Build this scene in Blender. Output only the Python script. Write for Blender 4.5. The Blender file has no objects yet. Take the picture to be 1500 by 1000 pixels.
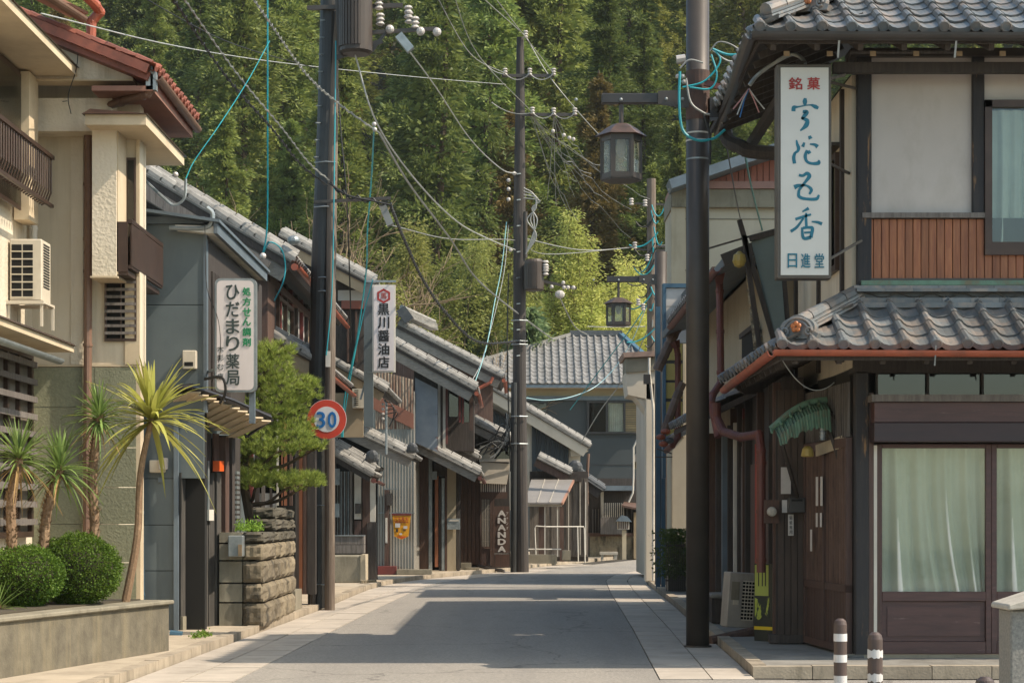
import bpy, bmesh, math, random
from math import sin, cos, pi, radians, tan
from mathutils import Vector, Matrix, noise
random.seed(7)
S = bpy.context.scene
COL = S.collection
# ------------------------------------------------ camera, sky, sun, exposure
cam = bpy.data.cameras.new('camera'); co = bpy.data.objects.new('camera', cam); COL.objects.link(co)
co.location = (0, 0, 1.6); co.rotation_euler = (radians(90), 0, 0)
cam.lens = 70.0; cam.sensor_width = 36; cam.shift_y = 256/1500; cam.clip_end = 1500; cam.clip_start = .3
S.camera = co
SUN_EL, SUN_AZ = radians(48), radians(14)          # azimuth measured from +X towards -Y
world = bpy.data.worlds.new('World'); S.world = world; world.use_nodes = True
wn = world.node_tree.nodes; wl = world.node_tree.links
sky = wn.new('ShaderNodeTexSky'); sky.sky_type = 'NISHITA'; sky.sun_disc = False
sky.sun_elevation = SUN_EL; sky.sun_rotation = pi/2 + SUN_AZ
sky.air_density = 1.0; sky.dust_density = 1.5; sky.ozone_density = 1.0
tint = wn.new('ShaderNodeMix'); tint.data_type = 'RGBA'; tint.blend_type = 'MULTIPLY'; tint.inputs[0].default_value = 1; tint.inputs[7].default_value = (.97, 1, .89, 1)
wl.new(sky.outputs[0], tint.inputs[6]); wl.new(tint.outputs[2], wn['Background'].inputs[0]); wn['Background'].inputs[1].default_value = .15
sl = bpy.data.lights.new('sun', 'SUN'); sl.energy = 3.35; sl.angle = radians(.5); sl.color = (1, .875, .72)
so = bpy.data.objects.new('sun', sl); COL.objects.link(so)
sdir = Vector((cos(SUN_EL)*cos(SUN_AZ), -cos(SUN_EL)*sin(SUN_AZ), sin(SUN_EL)))
so.rotation_euler = sdir.to_track_quat('Z', 'Y').to_euler(); so.location = (30, -8, 40)
S.view_settings.view_transform = 'Standard'; S.view_settings.look = 'None'
S.view_settings.gamma = 1; S.view_settings.use_curve_mapping = False
S.view_settings.exposure = .95
HAZE = .00018  # density of a thin volume added to lift the dark tones
S.cycles.max_bounces = 6; S.cycles.transparent_max_bounces = 12

# ------------------------------------------------ projection helpers (photo pixel + distance -> place)
F = 2917.0
def W(px, py, Y): return Vector(((px-750)*Y/F, Y, 1.6-(py-756)*Y/F))
def X(px, Y): return (px-750)*Y/F
def Z(py, Y): return 1.6-(py-756)*Y/F

# ------------------------------------------------ materials
def hx(h):
    r = [int(h[i:i+2], 16)/255 for i in (0, 2, 4)]
    return tuple(((c+.055)/1.055)**2.4 if c > .04045 else c/12.92 for c in r)+(1,)
MATS = {}
def mat(name, c1, c2=None, sc=2.0, rough=.75, bump=.15, bsc=40, st=(1, 1, 1), metal=0, rnd=.12, stain=None, ssc=1.2, sst=(1, 1, .25), samt=.5, scon=(.5, .68), bstep=None, bdist=.01):
    m = bpy.data.materials.new(name); m.use_nodes = True; MATS[name] = m
    n = m.node_tree.nodes; l = m.node_tree.links; b = n['Principled BSDF']
    g = n.new('ShaderNodeNewGeometry'); oi = n.new('ShaderNodeObjectInfo')
    off = n.new('ShaderNodeVectorMath'); off.operation = 'SCALE'; off.inputs[0].default_value = (37, 53, 71); l.new(oi.outputs['Random'], off.inputs['Scale'])
    add = n.new('ShaderNodeVectorMath'); add.operation = 'ADD'; l.new(g.outputs['Position'], add.inputs[0]); l.new(off.outputs[0], add.inputs[1])
    mp = n.new('ShaderNodeMapping'); mp.inputs['Scale'].default_value = st; l.new(add.outputs[0], mp.inputs[0])
    n1 = n.new('ShaderNodeTexNoise'); n1.inputs['Scale'].default_value = sc; n1.inputs['Detail'].default_value = 5; n1.inputs['Roughness'].default_value = .62
    l.new(mp.outputs[0], n1.inputs['Vector'])
    mx = n.new('ShaderNodeMix'); mx.data_type = 'RGBA'
    mr = n.new('ShaderNodeMapRange'); mr.inputs[1].default_value = .32; mr.inputs[2].default_value = .68
    l.new(n1.outputs[0], mr.inputs[0]); l.new(mr.outputs[0], mx.inputs[0])
    a = hx(c1); bb = hx(c2) if c2 else tuple(x*.72 for x in a[:3])+(1,)
    mx.inputs[6].default_value = a; mx.inputs[7].default_value = bb
    out = mx.outputs[2]
    if stain:
        ms = n.new('ShaderNodeMapping'); ms.inputs['Scale'].default_value = sst; l.new(add.outputs[0], ms.inputs[0])
        n3 = n.new('ShaderNodeTexNoise'); n3.inputs['Scale'].default_value = ssc; n3.inputs['Detail'].default_value = 7; n3.inputs['Roughness'].default_value = .7
        l.new(ms.outputs[0], n3.inputs['Vector'])
        r3 = n.new('ShaderNodeMapRange'); r3.inputs[1].default_value = scon[0]; r3.inputs[2].default_value = scon[1]; r3.inputs[4].default_value = samt
        l.new(n3.outputs[0], r3.inputs[0])
        m3 = n.new('ShaderNodeMix'); m3.data_type = 'RGBA'; l.new(r3.outputs[0], m3.inputs[0]); l.new(out, m3.inputs[6]); m3.inputs[7].default_value = hx(stain)
        out = m3.outputs[2]
    if rnd:
        hs = n.new('ShaderNodeHueSaturation'); r2 = n.new('ShaderNodeMapRange'); r2.inputs[3].default_value = 1-rnd; r2.inputs[4].default_value = 1+rnd
        l.new(oi.outputs['Random'], r2.inputs[0]); l.new(r2.outputs[0], hs.inputs['Value']); l.new(out, hs.inputs['Color']); out = hs.outputs[0]
    l.new(out, b.inputs['Base Color'])
    b.inputs['Roughness'].default_value = rough; b.inputs['Metallic'].default_value = metal
    if bump:
        n2 = n.new('ShaderNodeTexNoise'); n2.inputs['Scale'].default_value = bsc; n2.inputs['Detail'].default_value = 3; l.new(mp.outputs[0], n2.inputs['Vector'])
        bp = n.new('ShaderNodeBump'); bp.inputs['Strength'].default_value = bump; bp.inputs['Distance'].default_value = bdist
        l.new(n2.outputs[0], bp.inputs['Height']); l.new(bp.outputs[0], b.inputs['Normal'])
    return m
def leafmat(name, c1, c2, trans=.3, rough=.55, hue=.03):
    m = bpy.data.materials.new(name); m.use_nodes = True
    n = m.node_tree.nodes; l = m.node_tree.links; b = n['Principled BSDF']
    g = n.new('ShaderNodeNewGeometry'); oi = n.new('ShaderNodeObjectInfo')
    mx = n.new('ShaderNodeMix'); mx.data_type = 'RGBA'; mx.inputs[6].default_value = hx(c1); mx.inputs[7].default_value = hx(c2)
    nz = n.new('ShaderNodeTexNoise'); nz.inputs['Scale'].default_value = .8; l.new(g.outputs['Position'], nz.inputs['Vector'])
    av = n.new('ShaderNodeMath'); av.operation = 'ADD'; l.new(g.outputs['Random Per Island'], av.inputs[0]); l.new(nz.outputs[0], av.inputs[1])
    mr = n.new('ShaderNodeMapRange'); mr.inputs[1].default_value = .35; mr.inputs[2].default_value = 1.15; l.new(av.outputs[0], mr.inputs[0]); l.new(mr.outputs[0], mx.inputs[0])
    hs = n.new('ShaderNodeHueSaturation')
    r2 = n.new('ShaderNodeMapRange'); r2.inputs[3].default_value = .5-hue; r2.inputs[4].default_value = .5+hue*.6; l.new(oi.outputs['Random'], r2.inputs[0]); l.new(r2.outputs[0], hs.inputs['Hue'])
    m7 = n.new('ShaderNodeMath'); m7.operation = 'MULTIPLY'; m7.inputs[1].default_value = 7.31; l.new(oi.outputs['Random'], m7.inputs[0])
    fr = n.new('ShaderNodeMath'); fr.operation = 'FRACT'; l.new(m7.outputs[0], fr.inputs[0])
    r4 = n.new('ShaderNodeMapRange'); r4.inputs[3].default_value = .6; r4.inputs[4].default_value = 1.4; l.new(fr.outputs[0], r4.inputs[0]); l.new(r4.outputs[0], hs.inputs['Value'])
    l.new(mx.outputs[2], hs.inputs['Color']); l.new(hs.outputs[0], b.inputs['Base Color'])
    b.inputs['Roughness'].default_value = rough; b.inputs['Specular IOR Level'].default_value = .25
    t = n.new('ShaderNodeBsdfTranslucent'); l.new(hs.outputs[0], t.inputs[0])
    ms = n.new('ShaderNodeMixShader'); ms.inputs[0].default_value = trans
    l.new(b.outputs[0], ms.inputs[1]); l.new(t.outputs[0], ms.inputs[2]); l.new(ms.outputs[0], n['Material Output'].inputs[0])
    return m
def glassmat(name, tint='eef2ee', refl=.06, rough=.03, milky=0):
    m = bpy.data.materials.new(name); m.use_nodes = True
    n = m.node_tree.nodes; l = m.node_tree.links; n.remove(n['Principled BSDF'])
    t = n.new('ShaderNodeBsdfTransparent'); t.inputs[0].default_value = hx(tint)
    g = n.new('ShaderNodeBsdfGlossy'); g.inputs['Roughness'].default_value = rough
    f = n.new('ShaderNodeLayerWeight'); f.inputs[0].default_value = refl
    ms = n.new('ShaderNodeMixShader'); l.new(f.outputs['Facing'], ms.inputs[0])
    r = n.new('ShaderNodeMapRange'); r.inputs[3].default_value = refl; r.inputs[4].default_value = .35; l.new(f.outputs['Facing'], r.inputs[0]); l.new(r.outputs[0], ms.inputs[0])
    l.new(t.outputs[0], ms.inputs[1]); l.new(g.outputs[0], ms.inputs[2]); l.new(ms.outputs[0], n['Material Output'].inputs[0])
    if milky:
        df = n.new('ShaderNodeBsdfTranslucent'); df.inputs[0].default_value = hx('c9c8b4'); dd = n.new('ShaderNodeBsdfDiffuse'); dd.inputs[0].default_value = hx('b9b8a4')
        m1 = n.new('ShaderNodeMixShader'); l.new(df.outputs[0], m1.inputs[1]); l.new(dd.outputs[0], m1.inputs[2]); m2 = n.new('ShaderNodeMixShader'); m2.inputs[0].default_value = milky
        l.new(ms.outputs[0], m2.inputs[1]); l.new(m1.outputs[0], m2.inputs[2]); l.new(m2.outputs[0], n['Material Output'].inputs[0])
    return m

asphalt = mat('asphalt', '9d968c', '7b766e', sc=30, rough=.92, bump=.6, bsc=55, rnd=0, stain='6f6a63', ssc=2.2, sst=(1, .3, 1), samt=.35, scon=(.52, .75), bdist=.02)
def add_cracks(m):
    n = m.node_tree.nodes; l = m.node_tree.links; b = n['Principled BSDF']; src = b.inputs['Base Color'].links[0].from_socket
    g = n.new('ShaderNodeNewGeometry'); nz = n.new('ShaderNodeTexNoise'); nz.inputs['Scale'].default_value = 1.3; nz.inputs['Detail'].default_value = 6; l.new(g.outputs['Position'], nz.inputs['Vector'])
    va = n.new('ShaderNodeVectorMath'); va.operation = 'MULTIPLY_ADD'; va.inputs[1].default_value = (1.4, 1.4, 0); l.new(nz.outputs['Color'], va.inputs[0]); l.new(g.outputs['Position'], va.inputs[2])
    v = n.new('ShaderNodeTexVoronoi'); v.feature = 'DISTANCE_TO_EDGE'; v.inputs['Scale'].default_value = .23; l.new(va.outputs[0], v.inputs['Vector'])
    r = n.new('ShaderNodeMapRange'); r.inputs[1].default_value = .0; r.inputs[2].default_value = .007; r.inputs[3].default_value = .55; r.inputs[4].default_value = 0; l.new(v.outputs[0], r.inputs[0])
    mp = n.new('ShaderNodeMapping'); mp.inputs['Scale'].default_value = (1.6, .07, 1); l.new(g.outputs['Position'], mp.inputs[0])
    n2 = n.new('ShaderNodeTexNoise'); n2.inputs['Scale'].default_value = 1.0; n2.inputs['Detail'].default_value = 4; l.new(mp.outputs[0], n2.inputs['Vector'])
    r2 = n.new('ShaderNodeMapRange'); r2.inputs[1].default_value = .4; r2.inputs[2].default_value = .65; r2.inputs[4].default_value = .22; l.new(n2.outputs[0], r2.inputs[0])
    m2 = n.new('ShaderNodeMix'); m2.data_type = 'RGBA'; m2.inputs[7].default_value = hx('676461'); l.new(r2.outputs[0], m2.inputs[0]); l.new(src, m2.inputs[6])
    m1 = n.new('ShaderNodeMix'); m1.data_type = 'RGBA'; m1.inputs[7].default_value = hx('3f3b37'); l.new(r.outputs[0], m1.inputs[0]); l.new(m2.outputs[2], m1.inputs[6]); l.new(m1.outputs[2], b.inputs['Base Color'])
add_cracks(asphalt)
slabm = mat('drain_slab_concrete', 'b5aa9c', 'a1978a', sc=1.4, rough=.9, bump=.25, bsc=60, rnd=.07, stain='6f675c', ssc=2, sst=(1, 1, 1), samt=.4)
kerbm = mat('kerb_concrete', 'a89a86', '8d8170', sc=2.5, rough=.9, bump=.4, bsc=40, rnd=.1, stain='57503f', ssc=3, samt=.6)
walkm = mat('pavement_concrete', 'b3a590', '9c8f7c', sc=1.2, rough=.9, bump=.3, bsc=50, rnd=.05, stain='6e6453', ssc=1.5, sst=(1, 1, 1), samt=.5)
walkd = mat('pavement_grey', '8b877f', '78746c', sc=1.5, rough=.9, bump=.3, bsc=50, rnd=.05, stain='55514a', ssc=1.5, sst=(1, 1, 1), samt=.5)
jointm = mat('joint_dirt', '3c372f', rough=.95)
soil = mat('soil', '4d4434', '39352a', sc=.6, rough=.95, bump=.4, bsc=8)
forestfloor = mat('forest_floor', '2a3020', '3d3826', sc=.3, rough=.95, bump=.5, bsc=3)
stucco = mat('cream_stucco', 'd3c8b4', 'c6baa4', sc=1.0, rough=.9, bump=.55, bsc=26, rnd=.03, stain='94866e', ssc=1.6, sst=(2, 2, .15), samt=.6, scon=(.5, .72), bdist=.02)
stucco2 = mat('smooth_cream_render', 'd0c4ae', 'c2b59d', sc=.8, rough=.85, bump=.12, bsc=30, rnd=.03, stain='94866e', ssc=1.6, sst=(2, 2, .12), samt=.5, scon=(.5, .7))
soffitm = mat('soffit_paint', 'cbb99b', 'b8a68a', sc=1.5, rough=.85, bump=.05, rnd=.04, stain='8f7d63', ssc=2, sst=(1, 1, 1), samt=.3)
olivet = mat('olive_tile_cladding', '82826a', '6f705a', sc=30, rough=.7, bump=.7, bsc=38, rnd=.05, stain='4f5142', ssc=1.2, samt=.4)
redtile = mat('red_roof_tile', '8c4e3a', '6b3c2e', sc=5, rough=.6, bump=.1, rnd=.18, stain='56382d', ssc=3, sst=(1, 1, 1), samt=.4)
brownpipe = mat('brown_pvc', '7b5f4e', '6b5040', sc=4, rough=.5, bump=.03, rnd=.05)
orangepipe = mat('orange_brown_gutter', 'a4553b', '89452f', sc=3, rough=.5, bump=.04, rnd=.08, stain='5b4136', ssc=4, samt=.5)
rustpipe = mat('red_brown_pipe', '6e3c31', '59302a', sc=5, rough=.55, bump=.05, rnd=.08, stain='3a2b28', ssc=4, samt=.4)
bronze = mat('bronze_aluminium', '4c3a31', '3d2e27', sc=4, rough=.4, bump=0, metal=.3, rnd=.06)
darkmetal = mat('dark_brown_steel', '4a433d', '3f3934', sc=3, rough=.45, bump=.02, metal=.2, rnd=.04, stain='4d4640', ssc=2.5, samt=.3)
darkmetal2 = mat('dark_grey_steel', '403c3a', '353230', sc=3, rough=.4, bump=.02, metal=.2, rnd=.04)
galv = mat('galvanised_steel', '9aa0a0', '7e8484', sc=6, rough=.45, bump=.03, metal=.5, rnd=.1)
whitepl = mat('white_paint', 'cfc9bd', 'bdb6a9', sc=2, rough=.6, bump=.03, rnd=.04, stain='8d8474', ssc=2.5, samt=.35)
acm = mat('air_conditioner_paint', 'd0c6b3', 'c2b7a3', sc=3, rough=.45, bump=0, rnd=.04, stain='8f836d', ssc=3, samt=.3)
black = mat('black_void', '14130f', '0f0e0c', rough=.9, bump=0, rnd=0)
bluegrey = mat('blue_grey_metal_siding', '5f6869', '535c5e', sc=1.0, rough=.5, bump=.06, bsc=6, rnd=.03, stain='434b50', ssc=1.0, sst=(1, 1, .3), samt=.4)
bluegrey2 = mat('blue_grey_trim', '66727a', '566067', sc=2, rough=.5, bump=.03, rnd=.05)
darkwood = mat('dark_weathered_wood', '443c36', '302a27', sc=6, rough=.8, bump=.5, bsc=30, st=(6, 6, .5), rnd=.18, stain='57504a', ssc=6, sst=(3, 3, .3), samt=.4)
brownwood = mat('brown_wood', '5b4336', '43312a', sc=6, rough=.75, bump=.4, bsc=30, st=(6, 6, .5), rnd=.15, stain='6c5a50', ssc=5, sst=(3, 3, .3), samt=.35)
redwood = mat('red_brown_boards', '97603f', '774630', sc=4, rough=.65, bump=.35, bsc=30, st=(8, 8, .5), rnd=.22, stain='a5744f', ssc=7, sst=(4, 4, .4), samt=.5)
lightboard = mat('pale_weathered_board', '8f897f', '736d65', sc=5, rough=.85, bump=.4, bsc=30, st=(1, 6, 6), rnd=.1, stain='55504a', ssc=3, sst=(1, 1, 1), samt=.5)
greywood = mat('grey_weathered_wood', '77706a', '5c554f', sc=5, rough=.85, bump=.5, bsc=30, st=(6, 6, .5), rnd=.15, stain='3f3a36', ssc=5, sst=(3, 3, .3), samt=.5)
purplewood = mat('purple_brown_painted_wood', '553b37', '432e2c', sc=3, rough=.5, bump=.15, bsc=30, st=(.6, 6, 6), rnd=.05, stain='8b7571', ssc=6, sst=(.5, 4, 4), samt=.5, scon=(.62, .72))
postwood = mat('charred_post_wood', '33302f', '26262a', sc=4, rough=.8, bump=.4, bsc=30, st=(8, 8, .6), rnd=.05, stain='93704b', ssc=2.2, sst=(6, 6, .7), samt=.75, scon=(.6, .68))
doorwood = mat('reddish_door_wood', '543c32', '3d2d27', sc=4, rough=.6, bump=.3, bsc=30, st=(8, 8, .5), rnd=.1, stain='332a28', ssc=3, samt=.4)
plaster = mat('white_plaster', 'bfb7af', 'b2aaa3', sc=.8, rough=.9, bump=.08, rnd=.02, stain='958b7d', ssc=1.6, sst=(1, 1, .5), samt=.4)
yplaster = mat('ochre_plaster', 'b0a38c', 'a0937b', sc=1, rough=.9, bump=.1, rnd=.03, stain='7f735c', ssc=2, samt=.4)
tanplaster = mat('tan_plaster', '9d8b70', '87775f', sc=1, rough=.9, bump=.1, rnd=.03, stain='5f5545', ssc=2, samt=.5)
kura = mat('kura_white_plaster', 'cdc2b0', 'bfb4a2', sc=.6, rough=.9, bump=.05, rnd=.02, stain='9c907d', ssc=1, samt=.35)
tilem = mat('grey_kawara_tile', '6b6f70', '5a5e60', sc=6, rough=.42, bump=.12, bsc=20, rnd=.28, stain='8e7d6f', ssc=4, sst=(1, 1, 1), samt=.65, scon=(.46, .62))
tilel = mat('weathered_pale_tile', '96928b', '77746e', sc=5, rough=.6, bump=.2, bsc=20, rnd=.18, stain='57544f', ssc=4, sst=(1, 1, 1), samt=.6)
tiled = mat('dark_tile', '4b4e50', '3b3d3f', sc=5, rough=.5, bump=.2, bsc=20, rnd=.15, stain='6a655f', ssc=4, sst=(1, 1, 1), samt=.4)
tilefar = mat('silver_grey_tile', '7c7a77', '6a6865', sc=1, rough=.5, bump=.05, rnd=.12)
orangeflower = mat('orange_glaze', 'b96a35', rough=.4, bump=0)
corr = mat('galvanised_corrugated_sheet', '9a968c', '85827a', sc=1.2, rough=.45, bump=.03, metal=.25, rnd=.05, stain='6a5e50', ssc=2, sst=(1, 1, .15), samt=.5)
corrrust = mat('rusty_corrugated_sheet', '8a7260', '6c4a38', sc=3, rough=.7, bump=.1, metal=.1, st=(3, 3, .3), rnd=.05, stain='b7ab96', ssc=5, sst=(5, 5, .3), samt=.7, scon=(.48, .56))
bluesheet = mat('blue_grey_sheet_with_rust', '8d949a', '767e86', sc=2, rough=.5, bump=.05, metal=.2, rnd=0, stain='6b3527', ssc=1.3, sst=(1, 1, .8), samt=.85, scon=(.6, .63))
doorboard = mat('grey_black_board', '4d4943', '35322f', sc=5, rough=.85, bump=.5, bsc=30, st=(6, 6, .4), rnd=.3, stain='67615a', ssc=5, sst=(4, 4, .2), samt=.5)
porchboard = mat('brown_grey_board', '6d645b', '4c443d', sc=3, rough=.85, bump=.4, bsc=25, st=(5, 5, .6), rnd=.2, stain='332e2a', ssc=2.2, sst=(1.6, 1, .5), samt=.7)
darkstone = mat('dark_mossy_stone', '5d574a', '413d33', sc=4, rough=.95, bump=.8, bsc=9, rnd=.15, stain='25231d', ssc=3, sst=(1, 1, .5), samt=.7, bdist=.03)
stonem = mat('tan_rubble_stone', '857963', '645a4a', sc=4, rough=.9, bump=.8, bsc=9, rnd=.2, stain='38342c', ssc=3, sst=(1, 1, .35), samt=.85, scon=(.5, .62), bdist=.03)
concm = mat('stained_concrete', '8c8573', '777060', sc=2, rough=.9, bump=.35, bsc=40, rnd=.06, stain='4a4638', ssc=2.5, samt=.65)
planterm = mat('stained_planter_concrete', '6e6757', '554f42', sc=5, rough=.9, bump=.4, bsc=45, rnd=.03, stain='968868', ssc=3.0, sst=(2.2, 1.2, .1), samt=.4, scon=(.5, .72))
granite = mat('speckled_granite', '8d8980', '6c6963', sc=55, rough=.7, bump=.3, bsc=60, rnd=.03)
granitel = mat('pale_granite', 'b6aea0', '9d9588', sc=40, rough=.7, bump=.2, bsc=60, rnd=.03, stain='6f695e', ssc=3, samt=.4)
woodpole = mat('grey_brown_pole', '6e6053', '5b4f45', sc=3, rough=.8, bump=.3, bsc=30, st=(6, 6, .3), rnd=.03, stain='988a79', ssc=4, sst=(4, 4, .3), samt=.5)
blackpole = mat('black_pole_sleeve', '2e2d2b', '232220', sc=2, rough=.5, bump=.1, rnd=.03, stain='3c4041', ssc=2, sst=(1, 1, .3), samt=.5)
insul = mat('porcelain', 'bdb5ad', rough=.25, bump=0, rnd=.05)
cablek = mat('black_cable', '232322', rough=.6, bump=0, rnd=.1)
cableg = mat('grey_cable', '8f8f8a', rough=.5, bump=0, rnd=.12)
cablew = mat('bright_cable', 'b9b9b4', rough=.4, bump=0, rnd=.1)
cyan = mat('teal_cable', '1f9aa0', '167c8a', rough=.5, bump=0, rnd=.1)
signw = mat('sign_white', 'd2c8c4', 'ccc2bd', sc=.8, rough=.4, bump=0, rnd=0, stain='a89c95', ssc=1.5, samt=.25)
signframe = mat('sign_frame_brown_grey', '5d554b', '4d463e', rough=.5, bump=.03)
tealink = mat('teal_paint', '0f6a80', rough=.5, bump=0, rnd=0)
redink = mat('red_paint', 'a42c25', rough=.5, bump=0, rnd=0)
greenink = mat('green_paint', '0f8a55', rough=.5, bump=0, rnd=0)
darkink = mat('charcoal_paint', '33403c', rough=.5, bump=0, rnd=0)
blackink = mat('black_paint', '22201f', rough=.5, bump=0, rnd=0)
trafficred = mat('traffic_red', 'c8412b', rough=.4, bump=0, rnd=0)
trafficblue = mat('traffic_blue', '1668a8', rough=.4, bump=0, rnd=0)
trafficwhite = mat('traffic_white', 'd6d2ce', rough=.4, bump=0, rnd=0)
yellowm = mat('yellow_cloth', 'd99b1a', 'c9860f', sc=6, rough=.7, bump=0, rnd=0)
yellowp = mat('yellow_print', 'b8bf52', '8f9b3a', sc=3, rough=.5, bump=0, rnd=0, stain='1d2b22', ssc=3, sst=(3, 3, .8), samt=1, scon=(.5, .53))
amber = mat('amber_panel', 'b39a4e', 'a08a45', rough=.4, bump=0)
orangem = mat('orange_plastic', 'd2571f', rough=.4, bump=0)
redpost = mat('dark_red_paint', '74312b', '5c2824', sc=4, rough=.6, bump=.05)
copper = mat('verdigris_copper', '64856f', '486353', sc=6, rough=.6, bump=.1, rnd=.1, stain='7a6448', ssc=6, sst=(1, 1, 1), samt=.6)
curtainm = mat('pale_green_curtain', 'dad8ce', 'c9c9be', sc=1.5, rough=.9, bump=.02, rnd=.02, stain='8e977f', ssc=1.3, sst=(1, 1, 1), samt=.4)
curtainb = mat('pale_blue_lace_curtain', 'bcc2bc', 'aab0aa', sc=2, rough=.9, bump=.02, rnd=.02)
papr = mat('white_paper', 'cfc8c0', rough=.8, bump=0, rnd=.04)
pinkm = mat('dusty_pink_trim', '9c7468', '8a665b', rough=.6, bump=0)
bluesteel = mat('blue_painted_steel', '3f5f72', '365263', sc=2, rough=.45, bump=.02, rnd=.05)
corrred = mat('red_corrugated_siding', '96543f', '824733', sc=2, rough=.5, bump=0, rnd=.1)
pane = glassmat('window_glass'); lampglass = glassmat('frosted_lantern_glass', milky=.28); paned = glassmat('dark_window_glass', '7b8486', .08)
bark = mat('brown_bark', '5d4c3b', '42362b', sc=5, rough=.9, bump=.6, bsc=15, st=(3, 3, .6), rnd=.1)
palebark = mat('pale_bark', '9c8668', '7f6c54', sc=5, rough=.9, bump=.3, rnd=.15)
cordbark = mat('yucca_bark', '8a6f55', '6a543f', sc=9, rough=.9, bump=.7, bsc=30, rnd=.1, stain='b79a7a', ssc=9, sst=(1, 1, 1), samt=.6)
cedarl = leafmat('cedar_foliage', '465a33', '828d49', .3, hue=.015)
cedary = leafmat('olive_cedar_foliage', '5b6634', '8f9048', .3, hue=.01)
cedarb = leafmat('brownish_cedar_foliage', '6a5f30', '867442', .25, hue=.01)
broadl = leafmat('broadleaf_foliage', '4d6230', '7a8440', .3, hue=.015)
bambool = leafmat('bamboo_foliage', '929b49', 'b8b968', .45, hue=.01)
pinel = leafmat('pine_needles', '4d6830', '97a24e', .25, hue=0)
pinef = leafmat('far_pine_foliage', '55694a', '7f8f60', .3, hue=0)
boxl = leafmat('boxwood_leaves', '3f6420', '6c8a30', .3, hue=.01)
cordl = leafmat('striped_yucca_leaves', '7f9440', 'b0ad5a', .3, hue=0)
deadl = leafmat('dead_leaves', '7d6142', 'a08357', .2, hue=0)
cordg = leafmat('grey_green_yucca_leaves', '54733f', '7c9150', .3, hue=0)
shrubl = leafmat('dark_shrub_leaves', '2c4020', '43552a', .3)

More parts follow.
